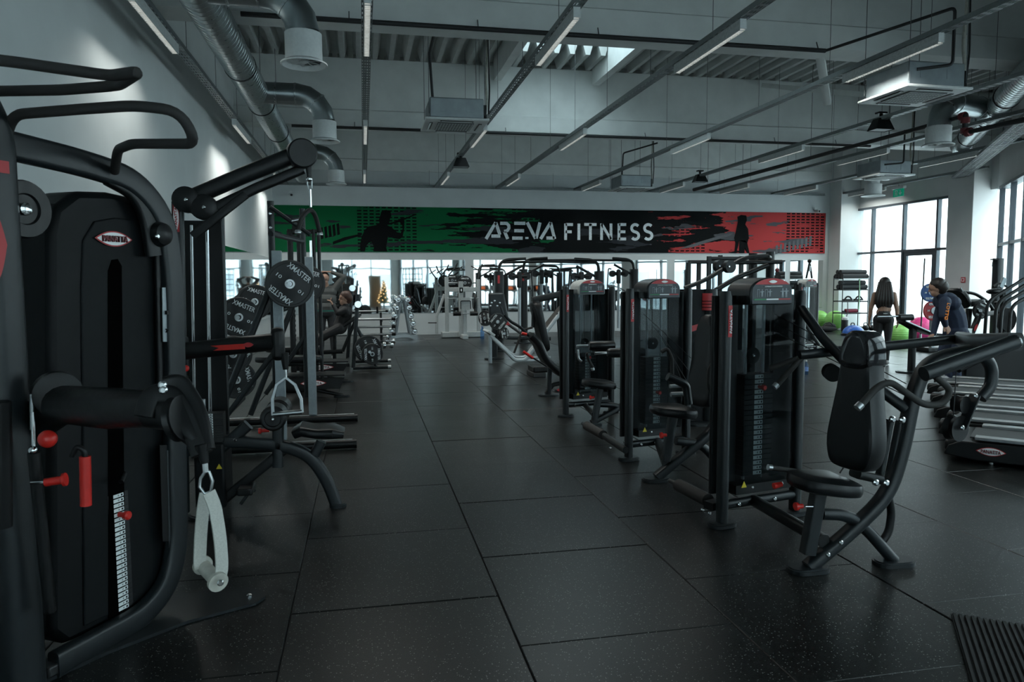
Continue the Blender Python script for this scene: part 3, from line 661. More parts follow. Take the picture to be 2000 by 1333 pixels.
def bolts(par, pts, ax, r=0.011, m=None):
    for p in pts: MB().lathe(p, ax, [(r, 0), (r, 0.006), (r*0.6, 0.011)], 10).build('bolt', m or CHROME, par)
def flat_tube(par, pts, w, h, fr=0.1, name='frame_tube', m=None, up=(0, 0, 1), r=0.02):
    return MB().sweep(fillet(pts, fr, 6) if fr else pts, rrect(w, h, r, 3), up=up).build(name, m or FRAME, par)
def rnd_tube(par, pts, r, fr=0.08, name='frame_tube', m=None, n=12): return MB().tube(pts, r, n, fr).build(name, m or FRAME, par)
_wp = {}
DISC = mat('black bumper rubber', (0.011, 0.012, 0.013), 0.5, 0, 0.1)
def plate_proto(r, th, m, kg, txt=WHITEP):
    t = thing('weight_plate', '', 'weight plate', (0, 0, 0))
    MB().lathe((0, 0, 0), (0, -1, 0), [(0.03, -th/2), (r*0.96, -th/2), (r, -th/2+0.006), (r, th/2-0.006), (r*0.97, th/2), (r*0.88, th/2), (r*0.86, th/2-0.006), (0.075, th/2-0.006), (0.06, th/2), (0.03, th/2)], 40).build('plate_disc', m, t, local=True)
    MB().lathe((0, 0, 0), (0, -1, 0), [(0.026, -th/2-0.002), (0.026, th/2+0.003), (0.042, th/2+0.003), (0.045, th/2)], 20, cap=False).build('hub_ring', STEEL, t, local=True)
    for s_ in (1, -1):
        c = V((0, -th/2+0.005, r*0.62*s_)); rt = V((s_, 0, 0)); letters('XMASTER', txt, t, c, rt, (0, 0, s_), r*1.12, r*0.24, 0.002)
        letters(kg, txt, t, V((-r*0.55*s_, -th/2+0.005, 0)), rt, (0, 0, s_), r*0.24, r*0.15, 0.002)
    return t
PP = plate_proto(0.215, 0.055, DISC, '10')
PUSED = {}
def plate(p, nrm, label, tilt=0.0, sc=1.0, proto=None):
    """weight plate at p with face normal nrm, turned by tilt about its axis"""
    proto = proto or PP
    if proto.name in PUSED: o = dup(proto)
    else: o = proto; PUSED[proto.name] = 1
    n = V(nrm).normalized(); up = V((0, 0, 1)); y = -n; x = y.cross(up).normalized(); z = x.cross(y)
    m = M((x, y, z)).transposed() @ M.Rotation(tilt, 3, 'Y')
    o.location = p; o.rotation_euler = m.to_euler(); o.scale = (sc, 1, sc)
    return tag(o, label, 'weight plate', 'black XMASTER weight plates' if proto is PP else None)
def ball_grip(par, p, r, m=RED): return MB().sphere(p, r).build('ball_knob', m, par)

# ================================================================== L1 dual adjustable pulley (left foreground)
L1 = Plane(-1.26, 3.2, 60)
t = thing('cable_machine', 'large dark dual pulley machine filling the left foreground', 'gym machine', (-1.26, 3.2, 0))
pl = L1.px
# central post
MB().sweep(fillet([L1.w(-0.16, 0, 0.03), L1.w(-0.16, 0, 2.18), L1.w(-0.30, 0, 2.36), L1.w(-0.7, 0, 2.40)], 0.22, 8), rrect(0.15, 0.18, 0.05, 4), up=L1.n).build('centre_post', FRAME, t)
# swept wing frame: top tube, far upright, curved bottom
wing = [L1.w(-0.1, 0, 2.12), pl(160, 318), pl(262, 352), pl(322, 430), pl(338, 560), pl(342, 900), pl(346, 1060), pl(330, 1140), pl(280, 1203), pl(105, 1300)]
MB().sweep(fillet(wing, 0.13, 6), rrect(0.11, 0.062, 0.02, 3), up=L1.n).build('wing_frame', FRAME, t)
MB().sweep(fillet([pl(210, 345), pl(265, 375), pl(290, 430), pl(300, 500)], 0.1), rrect(0.08, 0.04, 0.015), up=L1.n).build('gusset', FRAME2, t)
# shroud of the weight stack with a recessed face
sh = [pl(x, y, -0.05) for x, y in ((98, 455), (108, 405), (150, 373), (215, 375), (320, 398), (335, 440), (335, 1120), (305, 1175), (130, 1262), (100, 1240))]
def poly_shell(pts, n, th):
    b = MB(); k = len(pts); v = [p for p in pts]+[p-n*th for p in pts]; b.add(v, [tuple(range(k)), tuple(range(k, 2*k))[::-1]]+[(i, k+i, k+(i+1) % k, (i+1) % k) for i in range(k)]); return b
poly_shell(sh, L1.n, 0.22).build('stack_shroud', SHROUD, t, bevel=0.03)
inn = [pl(x, y, -0.042) for x, y in ((160, 560), (163, 470), (185, 432), (225, 425), (318, 437), (322, 470), (322, 1110), (300, 1160), (165, 1225))]
poly_shell(inn, L1.n, 0.012).build('shroud_panel', mat('shroud inset plastic', (0.0035, 0.005, 0.006), 0.6, 0, 0.1, 30, 0.2, 700, spec=0.2), t, bevel=0.006)
slot = [pl(x, y, -0.038) for x, y in ((213, 1232), (212, 530), (219, 508), (230, 506), (238, 520), (246, 1222))]
poly_shell(slot, L1.n, 0.006).build('stack_slot', mat('slot black', (0.001, 0.001, 0.001), 0.9, spec=0.02), t)
b0 = pl(243, 1192, -0.035); rzL = R(60)
hN = (pl(238, 962, -0.035).z-b0.z)/25
stack(t, b0-L1.n*0.05, rzL, 25, 0.11, 0.09, hN, 20)
MB().cyl(pl(243, 925, 0.01), pl(236, 942, 0.03), 0.012).build('selector_carriage', PLASTIC, t)
logo(t, pl(222, 467, -0.035), L1.e, (0, 0, 1), 0.20, 0.068, 2)
# adjusting column: black knob, guide rod, numbered scale
MB().lathe(pl(312, 458, 0.02), L1.n, [(0.055, -0.05), (0.06, 0.0), (0.05, 0.03), (0.02, 0.045)], 20).sphere(pl(310, 432, 0.0), 0.02).build('adjusting_knob', PLASTIC, t)
bolts(t, [pl(306, 462, 0.066)], L1.n, 0.012)
MB().cyl(pl(307, 490, -0.02), pl(313, 770, -0.02), 0.016).build('guide_rod', PLASTIC, t)
sc_ = poly_shell([pl(x, y, 0.012) for x, y in ((317, 562), (327, 562), (331, 668), (319, 668))], L1.n, 0.004).build('number_scale', SILVER, t)
for txt, q in (('1', (324, 611)), ('2', (325, 646))): letters(txt, PLASTIC, sc_, pl(*q, 0.014), L1.e, (0, 0, 1), 0.010, 0.018)
poly_shell([pl(x, y, 0.012) for x, y in ((326, 880), (340, 880), (344, 1090), (331, 1095))], L1.n, 0.004).build('number_scale', mat('dull scale', (0.05, 0.055, 0.06), 0.5, 0.3), t)
poly_shell([pl(x, y, 0.01) for x, y in ((312, 870), (326, 870), (331, 1058), (318, 1058))], L1.n, 0.004).build('rail_slot', PLASTIC, t)
# top pulley beside the post
pc = L1.w(-0.06, 0.03, 1.88); MB().lathe(pc, L1.n, [(0.02, -0.03), (0.105, -0.03), (0.11, -0.02), (0.10, 0.0), (0.11, 0.02), (0.105, 0.03), (0.06, 0.03), (0.055, 0.02), (0.0, 0.02)], 28).build('pulley_wheel', PLASTIC, t)
bolts(t, [pc+L1.n*0.025], L1.n, 0.024)
# pull-up grips above (they reach toward the camera)
rnd_tube(t, [P(-140, 104, Y=2.75), P(20, 120, Y=2.75), P(215, 148, Y=2.75), P(270, 141, Y=2.55), P(232, 167, Y=2.9), P(120, 176, Y=2.95), L1.w(-0.14, 0.0, 2.30)], 0.019, 0.05, 'pull_up_grip', GRIP)
rnd_tube(t, [L1.w(-0.1, 0.02, 2.12), P(24, 224, Y=3.05), P(150, 214, Y=2.9), P(265, 206, Y=2.8), P(352, 217, Y=2.8), P(385, 281, Y=2.85), P(258, 281, Y=3.1), P(230, 292, Y=3.35), P(224, 335, Y=3.5)], 0.019, 0.06, 'pull_up_grip', GRIP)
# swivel arm with its pulley head
aL = L1.w(-0.05, 0.05, 1.05)
MB().sweep([aL, P(120, 790, Y=3.05), P(215, 798, Y=2.75), P(320, 800, Y=2.45)], circ(1, 16), scale=[0.055, 0.075, 0.072, 0.055]).build('swivel_arm', PLASTIC, t)
MB().lathe(P(112, 770, Y=3.05), (0.5, -1, 0), [(0.0, -0.03), (0.085, -0.03), (0.085, 0.03), (0.07, 0.035), (0, 0.035)], 24).build('pivot_disc', PLASTIC, t)
logo(t, P(233, 797, Y=2.64), (0.55, -0.75, 0.0), (0, 0, 1), 0.085, 0.042, 2)
for pts, w_ in ((((282, 815), (296, 768), (338, 770), (374, 830), (394, 888)), 0.062), (((322, 752), (352, 744), (388, 800), (404, 880)), 0.05)):
    MB().sweep(fillet([P(x, y, Y=2.42-0.0006*(y-740)) for x, y in pts], 0.06), rrect(w_, 0.03, 0.012), up=(0, -1, 0)).build('pulley_guard', PLASTIC, t)
MB().sweep([P(300, 800, Y=2.45), P(350, 812, Y=2.40), P(385, 862, Y=2.36)], circ(1, 14), scale=[0.06, 0.055, 0.03]).build('pulley_head', PLASTIC, t)
MB().lathe(P(352, 818, Y=2.37), (0.9, -0.35, 0.2), [(0.0, -0.014), (0.07, -0.014), (0.062, 0.0), (0.07, 0.014), (0.0, 0.014)], 24).build('pulley_wheel', PLASTIC, t)
bolts(t, [P(318, 752, Y=2.3), P(320, 762, Y=2.29)], (0, -1, 0), 0.012)
MB().cyl(P(393, 868, Y=2.33), P(400, 905, Y=2.33), 0.02, 0.012).build('cable_stop', PLASTIC, t)
# hanging strap handle (lifts off: a thing of its own)
h = thing('cable_grip', 'pale webbing strap handle hanging from the left foreground pulley', 'cable grip', P(412, 1150, Y=2.33))
MB().cyl(P(400, 898, Y=2.33), P(402, 922, Y=2.33), 0.009).build('swivel', CHROME, h)
MB().tube([P(x, y, Y=2.33) for x, y in ((402, 920), (392, 935), (390, 952), (400, 965), (412, 960), (415, 940), (408, 922), (402, 920))], 0.005, 8).build('carabiner', STEEL, h)
for k_, pts in enumerate((((402, 962), (398, 985), (392, 1040), (390, 1095), (392, 1110)), ((408, 962), (420, 990), (430, 1050), (434, 1110), (428, 1140)))):
    MB().sweep(fillet([P(x, y, Y=2.33+(0.03 if k_ == 0 else -0.03)) for x, y in pts], 0.04), [(-0.019, -0.003), (0.019, -0.003), (0.019, 0.003), (-0.019, 0.003)], up=(0.6, -0.8, 0)).build('strap', NYLON, h)
MB().lathe(P(396, 1105, Y=2.38), P(428, 1140, Y=2.28)-P(396, 1105, Y=2.38), [(0.0, -0.006), (0.030, -0.006), (0.030, 0.004), (0.021, 0.008), (0.021, 0.10), (0.030, 0.105), (0.030, 0.118), (0.0, 0.118)], 20).build('grip', mat('bone grip', (0.42, 0.41, 0.36), 0.5), h)
bolts(h, [P(430, 1138, Y=2.265)], (0.3, -1, 0), 0.010)
# selector rods, red grips and pins by the centre post
MB().cyl(P(66, 885, Y=2.95), P(98, 1195, Y=3.0), 0.021, n=12).build('gas_strut', PLASTIC, t)
MB().cyl(P(64, 805, Y=2.95), P(66, 880, Y=2.95), 0.007).build('strut_rod', CHROME, t); ball_grip(t, P(64, 880, Y=2.94), 0.016, CHROME)
ball_grip(t, P(93, 858, Y=2.9), 0.032)
MB().cyl(P(60, 944, Y=2.9), P(88, 943, Y=2.9), 0.007).build('pin_shaft', CHROME, t)
MB().lathe(P(88, 943, Y=2.9), P(121, 938, Y=2.9)-P(88, 943, Y=2.9), [(0.0, 0), (0.015, 0), (0.015, 0.055), (0.024, 0.06), (0.024, 0.07), (0, 0.07)], 14).build('pin_grip', RED, t)
rnd_tube(t, [P(140, 893, Y=2.97), P(150, 872, Y=2.97), P(166, 880, Y=2.97), P(166, 900, Y=2.97)], 0.010, 0.02, 'handle_hook', PLASTIC)
MB().cyl(P(166, 892, Y=2.97), P(168, 988, Y=2.97), 0.020, n=14).build('release_handle', RED, t)
MB().cyl(P(62, 770, Y=3.0), P(63, 840, Y=3.0), 0.008).build('strut_rod', STEEL, t)
flat_tube(t, [P(2, 785, Y=2.75), P(4, 1030, Y=2.78)], 0.06, 0.05, 0, 'side_pad', PLASTIC)
# base: floor plate and bracket
MB().prism([(q.x, q.y) for q in (P(70, 1345, Z=0), P(213, 1278, Z=0), P(369, 1218, Z=0), P(500, 1183, Z=0), P(519, 1170, Z=0), P(510, 1157, Z=0), P(470, 1153, Z=0), P(340, 1166, Z=0), P(250, 1220, Z=0), P(60, 1312, Z=0))], (0, 0, 0), (1, 0, 0), (0, 1, 0), 0.014).build('base_plate', FRAME, t)
bolts(t, [P(487, 1165, Z=0.014)], (0, 0, 1), 0.014)
MB().box(P(105, 1300, Z=0.04), (0.12, 0.09, 0.05), R(60)).build('base_bracket', STEELD, t, bevel=0.01)
# badge on the centre post
logo(t, L1.w(-0.225, 0.092, 1.74), L1.e, (0, 0, 1), 0.11, 0.28, 2, full=False)
place(flat([(-1, -1), (1, -1), (1, 1), (-1, 1)], 'sticker'), 'sticker', REDP, t, L1.w(-0.175, 0.092, 2.02), L1.e, (0, 0, 1), 0.03, 0.022, 0.001)

# ================================================================== L2 pulley row tower with seat
YL = 5.3
t = thing('lat_machine', 'dark cable tower with raised pulley arm and black saddle seat at left', 'gym machine', (-1.2, YL, 0))
q = lambda x, y, dy=0.0: P(x, y, Y=YL+dy)
flat_tube(t, [q(347, 395), V((q(355, 900).x, YL, 0.03))], 0.075, 0.06, 0, 'upright', up=(0, -1, 0))
flat_tube(t, [q(431, 425, 0.3), V((q(438, 800, 0.3).x, YL+0.3, 0.03))], 0.05, 0.05, 0, 'upright', up=(0, -1, 0))
flat_tube(t, [q(347, 400), q(431, 430, 0.3)], 0.05, 0.05, 0, 'top_tube')
MB().box(q(396, 640, 0.25)*1, (0.30, 0.02, 1.5)).build('rear_shroud', PLASTIC, t)
for x0, x1 in ((374, 381), (404, 411)): MB().cyl(q(x0, 440, 0.12), q(x1, 830, 0.12), 0.011, n=10).build('guide_rod', CHROME, t)
lb = place(flat([(-1, -1), (1, -1), (1, 1), (-1, 1)], 'sticker'), 'maker_label', REDP, t, q(344, 425, -0.032), (1, 0, 0), (0, 0, 1), 0.018, 0.095, 0.001)
place(flat(lens(), 'badge'), 'label_oval', WHITEP, lb, q(344, 425, -0.032), (0, 0, 1), (-1, 0, 0), 0.09, 0.017, 0.003)
letters('PANATTA', REDP, lb, q(344, 425, -0.032), (0, 0, 1), (-1, 0, 0), 0.13, 0.014, 0.006)
# raised arm
MB().sweep([q(362, 392), q(470, 345), q(580, 301)], rrect(0.10, 0.11, 0.04, 4)).build('pulley_arm', FRAME2, t)
flat_tube(t, [q(395, 418), q(500, 368), q(592, 330)], 0.05, 0.07, 0, 'link_bar', FRAME2)
flat_tube(t, [q(376, 462, -0.06), q(480, 380, -0.06)], 0.02, 0.06, 0, 'link_bar', FRAME2)
for a in ((363, 390), (398, 405)): MB().lathe(q(*a, -0.04), (0, -1, 0), [(0, -0.06), (0.085, -0.06), (0.085, 0.02), (0.07, 0.03), (0, 0.03)], 24).build('pulley_cover', FRAME2, t); bolts(t, [q(a[0], a[1], -0.075)], (0, -1, 0), 0.012)
MB().lathe(q(590, 300, -0.03), (0.3, -1, 0), [(0, -0.06), (0.10, -0.06), (0.10, 0.02), (0.09, 0.03), (0, 0.03)], 26).build('pulley_head', FRAME2, t)
MB().sweep([q(600, 305, -0.02), q(604, 345, -0.02)], rrect(0.05, 0.05, 0.02), scale=[1, 0.6]).build('cable_shoe', PLASTIC, t)
# mid-height swivel arm
MB().cyl(q(345, 688, -0.08), q(535, 668, -0.2), 0.058, n=16).build('swivel_arm', PLASTIC, t)
MB().box(q(345, 690, -0.06), (0.14, 0.12, 0.22)).build('carriage', PLASTIC, t, bevel=0.02)
MB().sweep([q(392, 682, -0.16), q(478, 677, -0.235)], rrect(0.004, 0.035, 0.001, 1)).build('red_stripe', RED, t)
logo(t, q(485, 674, -0.245), (1, -0.3, 0.04), (0, 0, 1), 0.075, 0.032, 2, full=False)
MB().box(q(543, 672, -0.2), (0.085, 0.1, 0.22)).build('pulley_head', PLASTIC, t, bevel=0.03)
MB().cyl(q(555, 690, -0.22), q(558, 722, -0.22), 0.03, 0.018).build('cable_shoe', PLASTIC, t)
ball_grip(t, q(363, 720, -0.12), 0.022); MB().cyl(q(363, 735, -0.1), q(364, 770, -0.1), 0.014).build('pin_shaft', PLASTIC, t); MB().cyl(q(358, 768, -0.12), q(370, 768, -0.12), 0.016).build('pin_grip', RED, t)
# stack and lower shroud
stack(t, q(410, 868, 0.02), 0, 13, 0.2, 0.1, (q(410, 806, 0.02).z-q(410, 868, 0.02).z)/13, 8)
MB().cyl(q(398, 780, 0.05), q(398, 806, 0.05), 0.012).build('stack_rod', STEEL, t)
MB().box(V((q(420, 900, 0.15).x, YL+0.1, 0.28)), (0.2, 0.3, 0.46)).build('stack_cover', SHROUD, t, bevel=0.02)
# seat frame
flat_tube(t, [q(440, 862), q(545, 868), q(605, 888), q(640, 940), q(658, 988)], 0.075, 0.085, 0.2, 'seat_beam')
flat_tube(t, [q(400, 905), q(485, 830)], 0.07, 0.08, 0, 'tower_brace')
flat_tube(t, [V((q(428, 950).x, YL, 0.08)), q(556, 878)], 0.06, 0.07, 0, 'lower_brace', FRAME2)
flat_tube(t, [q(543, 820), q(543, 912)], 0.075, 0.075, 0, 'pad_post')
feet(t, (q(660, 988).x, YL, 0), 0.12, 0.1, 0)
feet(t, (q(400, 950).x, YL, 0), 0.2, 0.3, 0)
bolts(t, [q(459, 860, -0.045), q(540, 836, -0.045)], (0, -1, 0), 0.012)
for dy in (-0.12, 0.16): 
    a = q(514 if dy < 0 else 556, 820 if dy < 0 else 796, 0); a = V((q(540, 808).x, YL+dy, q(540, 808).z))
    MB().lathe(a, (0, -1, 0), [(0, -0.10), (0.07, -0.10), (0.085, -0.08), (0.085, 0.08), (0.07, 0.10), (0.055, 0.10), (0.05, 0.09), (0, 0.09)], 24).build('thigh_roller', PAD, t); bolts(t, [a-V((0, 0.095, 0))], (0, -1, 0), 0.01)
flat_tube(t, [V((q(540, 808).x, YL+0.2, q(540, 808).z)), V((q(540, 808).x, YL-0.15, q(540, 808).z))], 0.03, 0.03, 0, 'roller_axle')
MB().lathe(q(505, 842, -0.05), (1, 0, 0), [(0, 0), (0.02, 0), (0.02, 0.015), (0.012, 0.02), (0.012, 0.07), (0, 0.07)], 14).build('pin_grip', RED, t)
MB().sweep([q(575, 846), q(590, 838), q(620, 843), q(650, 842), q(672, 846)], rrect(0.28, 0.07, 0.03, 4), scale=[0.8, 1, 0.95, 1.05, 0.7], up=(0, 0, 1)).build('seat', PAD, t, bevel=0.0)
flat_tube(t, [q(628, 862), q(615, 888)], 0.07, 0.07, 0, 'seat_post')
rnd_tube(t, [q(470, 985, -0.1), q(485, 965, -0.1), q(497, 958, -0.05)], 0.012, 0.02, 'foot_rest_arm'); MB().box(q(482, 955, -0.05), (0.10, 0.2, 0.05)).build('foot_rest', PLASTIC, t, bevel=0.01)
place(flat([(-1, -0.8), (1, -0.8), (0, 1)], 'triangle'), 'warning_sticker', YELLOW, t, q(428, 912, -0.06), (1, 0, 0), (0, 0, 1), 0.02, 0.02)
# attachments hanging from it
h = thing('cable_bar', 'black V shaped cable bar hanging from the raised left pulley arm', 'handle', q(606, 440, -0.02))
MB().tube([q(x, y, -0.02) for x, y in ((604, 345), (600, 358), (603, 372), (609, 368), (609, 352), (604, 345))], 0.006, 8).build('carabiner', STEEL, h)
MB().cyl(q(606, 370, -0.02), q(607, 405, -0.02), 0.008).build('link', CHROME, h); MB().sphere(q(604, 350, -0.02), 0.022).build('swivel', CHROME, h)
MB().tube([q(582, 452, -0.12), q(590, 422, -0.08), q(606, 408, -0.02), q(616, 420, 0.06), q(625, 456, 0.12)], 0.016, 10, 0.08).build('bar', GRIP, h)
MB().cyl(q(570, 432, -0.05), q(592, 428, -0.05), 0.013).build('side_grip', STEEL, h)
for a, dy in (((582, 452), -0.12), ((625, 456), 0.12)): MB().lathe(q(*a, dy), (0, 0, -1), [(0.016, -0.01), (0.021, 0), (0.021, 0.012), (0, 0.012)], 12).build('end_cap', STEEL, h)
h = thing('stirrup_grip', 'silver stirrup handle hanging from the lower left pulley arm', 'cable grip', q(560, 800, -0.22))
MB().cyl(q(558, 718, -0.22), q(559, 738, -0.22), 0.009).build('swivel', CHROME, h)
MB().sweep([q(x, y, -0.22) for x, y in ((533, 812), (532, 780), (540, 752), (558, 738), (576, 752), (588, 780), (590, 806))], rrect(0.022, 0.008, 0.003, 1), up=(0, -1, 0)).build('stirrup', STEEL, h)
MB().cyl(q(533, 810, -0.22), q(590, 805, -0.22), 0.017, n=14).build('grip', STEEL, h)

# ================================================================== L3 barbell rack with silver uprights
t = thing('barbell_rack', 'barbell rack with two silver notched uprights behind the left cable tower', 'rack', (-0.9, 8.0, 0))
Ya, Yb = 7.25, 8.55
for Yu, xs, ytop, xb, nm in ((Ya, 540, 490, 541, 0), (Yb, 603, 502, 604, 1)):
    a = P(xs, ytop, Y=Yu); X0 = a.x
    u = MB().box((X0, Yu, a.z/2+0.05), (0.09, 0.06, a.z-0.1)).build('upright', SILVER, t, bevel=0.006)
    nme = MB().box((0, 0, 0), (0.028, 0.03, 0.05)).mesh('notch'); nme.materials.append(PLASTIC)
    for i in range(14): inst(nme, 'notch', u, (X0+0.033, Yu-0.018, 0.35+i*0.105)) if nm else inst(nme, 'notch', u, (X0+0.036, Yu-0.018, 0.35+i*0.105))
    tp = P(528 if not nm else 590, 393 if not nm else 408, Y=Yu+0.05)
    flat_tube(t, [V((tp.x, Yu+0.05, tp.z)), V((tp.x, Yu+0.05, 0.3))], 0.06, 0.06, 0, 'rear_post')
    bolts(t, [tp-V((0, 0.035, 0.12)), tp-V((0, 0.035, 0.25))], (0, -1, 0), 0.014)
    flat_tube(t, [V((tp.x, Yu+0.05, tp.z-0.75)), V((tp.x-0.62, Yu+0.05, 0.12))], 0.07, 0.06, 0, 'back_stay')
    flat_tube(t, [V((tp.x+0.05, Yu+0.05, tp.z-1.35)), V((tp.x-0.45, Yu+0.05, 0.35))], 0.06, 0.05, 0, 'inner_stay')
    MB().cyl((LW+0.6, Yu-0.1 if not nm else Yu, 0.05), (-0.12, Yu-0.1 if not nm else Yu, 0.05), 0.045, n=14).build('floor_tube', FRAME2, t)
    MB().cyl((-0.12, Yu-0.1 if not nm else Yu, 0.05), (-0.09, Yu-0.1 if not nm else Yu, 0.05), 0.047, n=14).build('end_cap', PLASTIC, t)
    MB().sweep([(LW+0.7, Yu-0.1 if not nm else Yu, 0.094), (-0.13, Yu-0.1 if not nm else Yu, 0.094)], rrect(0.03, 0.004, 0.001, 1)).build('wear_strip', STEEL, t)
tp = P(528, 405, Y=Ya+0.05); tq = P(590, 420, Y=Yb+0.05)
flat_tube(t, [V((tp.x, Ya, tp.z-0.25)), V((tq.x, Yb, tp.z-0.25))], 0.05, 0.05, 0, 'cross_tube'); flat_tube(t, [V((tp.x, Ya, tp.z)), V((tp.x+0.35, Ya+0.1, tp.z-0.25))], 0.04, 0.04, 0, 'top_stay')
flat_tube(t, [V((tp.x-0.5, Ya, 0.32)), V((tp.x-0.5, Yb, 0.32))], 0.06, 0.06, 0, 'cross_tube')
# the barbell along Y, its plates, the stored plates
bp = P(565, 555, Y=Ya-0.35)
bb = thing('barbell', 'steel barbell resting in the left rack with plates at both ends', 'barbell', (bp.x, 8.0, bp.z))
MB().cyl((bp.x, Ya-0.1, bp.z), (bp.x, Yb+0.35, bp.z), 0.014, n=12).build('shaft', STEEL, bb)
for s_, y_ in ((-1, Ya-0.15), (1, Yb+0.4)):
    MB().cyl((bp.x, y_-0.22 if s_ < 0 else y_-0.05, bp.z), (bp.x, y_+0.05 if s_ < 0 else y_+0.22, bp.z), 0.025, n=14).build('sleeve', CHROME, bb)
plate((bp.x, Ya-0.30, bp.z), (0.12, -1, 0), 'black XMASTER plate on the near end of the left barbell', R(40))
plate((bp.x, Yb+0.42, bp.z), (0.1, -1, 0), 'black XMASTER plate on the far end of the left barbell', R(15))
def horn(par, a, b_): MB().cyl(a, b_, 0.024, n=12).build('plate_horn', STEEL, par)
for (x, y, Yp, sc, tl, lab) in ((466, 620, 8.3, 1.0, R(25), 'black XMASTER plate stored behind the cable tower, upper one'), (497, 590, 9.1, 0.95, 0.3, 'black XMASTER plate half hidden behind the slanted rack stay'),
                                (455, 692, 7.7, 0.85, 1.0, 'black XMASTER plate stored low behind the cable tower'), (462, 742, 7.9, 0.9, R(80), 'lowest black XMASTER plate stored near the floor behind the cable tower'), (478, 600, 9.6, 0.8, 2.0, 'small black plate farthest back on the left plate store')):
    c = P(x, y, Y=Yp); plate(c, (0.25, -1, 0), lab, tl, sc); horn(t, c-V((0.0, 0.07, 0)), V((c.x-0.04, Yp+0.18, c.z)))
# ================================================================== right-hand row: selectorised towers
LIGHTH = mat('pale tower head', (0.40, 0.42, 0.41), 0.45)
RH = 1.6
def tower(t, pl, w, title, head, npl, pin, h=0.034, zst=0.30, half=0.31):
    """two posts, arched sign head, smoked covers and the weight stack; pl = Plane whose origin is the middle of the front"""
    e, n, o = pl.e, pl.n, pl.o; rz = math.atan2(e.y, e.x)
    for s_ in (-1, 1):
        MB().sweep([pl.w(s_*half, 0, 0.02), pl.w(s_*half, 0, 1.50), pl.w(s_*half, 0, 1.53)], rrect(0.062, 0.085, 0.028, 4), up=n, scale=[1, 1, 0.8]).build('post', FRAME, t)
        p = pl.w(s_*half, 0, 0); feet(t, (p.x, p.y), 0.2, 0.13, rz+R(90)*0)
    st = place(flat([(-1, -1), (1, -1), (1, 1), (-1, 1)], 'sticker'), 'post_label', REDP, t, pl.w(-half, 0.044, 1.34), e, (0, 0, 1), 0.015, 0.10, 0.001)
    letters('PANATTA', WHITEP, st, pl.w(-half, 0.044, 1.34), (0, 0, 1), -e, 0.15, 0.014, 0.003)
    # arched head
    W2 = 0.175
    arch = [(-W2, 0.0), (W2, 0.0), (W2, 0.09)]+[(W2*math.cos(R(a)) if False else W2*(1-(i/8)**1.0*1) if False else W2*math.cos(R(a)), 0.09+0.085*math.sin(R(a))) for i, a in enumerate(range(0, 181, 15))][1:-1]+[(-W2, 0.09)]
    MB().prism(arch, pl.w(0, -0.16, 1.44), e, (0, 0, 1), 0.23).build('head_cover', head, t, bevel=0.012)
    sg = MB().prism([(a*0.93, 0.008+b_*0.93) for a, b_ in arch], pl.w(0, 0.071, 1.44), e, (0, 0, 1), 0.003).build('head_sign', SLATE, t)
    top = [(a*0.93, 0.008+b_*0.93) for a, b_ in arch if b_ > 0.125]
    MB().prism(top, pl.w(0, 0.0745, 1.44), e, (0, 0, 1), 0.002).build('sign_red_cap', REDP, sg)
    place(flat(lens(), 'badge'), 'sign_badge', WHITEP, sg, pl.w(0, 0.077, 1.44+0.149), e, (0, 0, 1), 0.035, 0.010, 0.001)
    letters(title, WHITEP, sg, pl.w(0, 0.075, 1.44+0.118), e, (0, 0, 1), min(0.16, 0.0105*len(title)), 0.008, 0.001)
    for k, (c, m_) in enumerate(((-0.10, GREEN), (0.0, WHITEP), (0.10, REDP))):
        place(flat([(-1, -1), (1, -1), (1, 1), (-1, 1)], 'sticker'), 'flag_stripe', m_, sg, pl.w(c, 0.075, 1.44+0.036), e, (0, 0, 1), 0.05, 0.0042, 0.001)
    g = MB()
    def fig(cx, cz, k):
        b = pl.w(cx, 0.0755, 1.44+cz)
        for poly in ([(-.006, -.025), (-.006, .012), (.006, .012), (.006, -.025), (.002, -.025), (0, -.004), (-.002, -.025)], [(-.004, .014), (.004, .014), (.004, .022), (-.004, .022)], [(-.016, .004), (-.016, .008), (.016, .010), (.016, .006)]):
            g.prism([(a*k, b2*k) for a, b2 in poly], b, e, (0, 0, 1), 0.001)
    for cx, k in ((-0.085, 1.0), (-0.02, 1.0), (0.085, 1.25), (0.115, 1.25)): fig(cx, 0.078, k)
    for cx in (-0.115, -0.05):
        for a in (-0.009, 0.009): g.prism([(-.0015, -.028), (.0015, -.028), (.0015, .022), (-.0015, .022)], pl.w(cx+a, 0.0755, 1.44+0.078), e, (0, 0, 1), 0.001)
        g.prism([(-.01, .02), (.01, .02), (.01, .023), (-.01, .023)], pl.w(cx, 0.0755, 1.44+0.078), e, (0, 0, 1), 0.001)
    g.build('pictogram', GREYPR, sg)
    # covers
    for off, nm in ((0.03, 'front_cover'), (-0.20, 'rear_cover')):
        MB().prism([(-0.235, 0.0), (0.235, 0.0), (0.235, 1.28), (-0.235, 1.28)], pl.w(0, off, 0.22), e, (0, 0, 1), 0.006).build(nm, ACRYL, t)
    MB().prism([(-0.24, 0), (-0.12, 0), (-0.12, 0.42), (-0.24, 0.42)], pl.w(0, -0.205, 0.2), e, (0, 0, 1), 0.004).build('kick_panel', PLASTIC, t)
    for s_ in (-1, 1):
        MB().bar(pl.w(s_*0.25, -0.08, 0.2), pl.w(s_*0.25, -0.08, 1.5), 0.03, 0.20, 0.008, up=e).build('side_cover', PLASTIC, t)
        MB().cyl(pl.w(s_*0.075, -0.08, 0.2), pl.w(s_*0.075, -0.08, 1.46), 0.011, n=10).build('guide_rod', STEEL, t)
    stack(t, pl.w(0, -0.08, zst), rz, npl, 0.24, 0.1, h, pin)
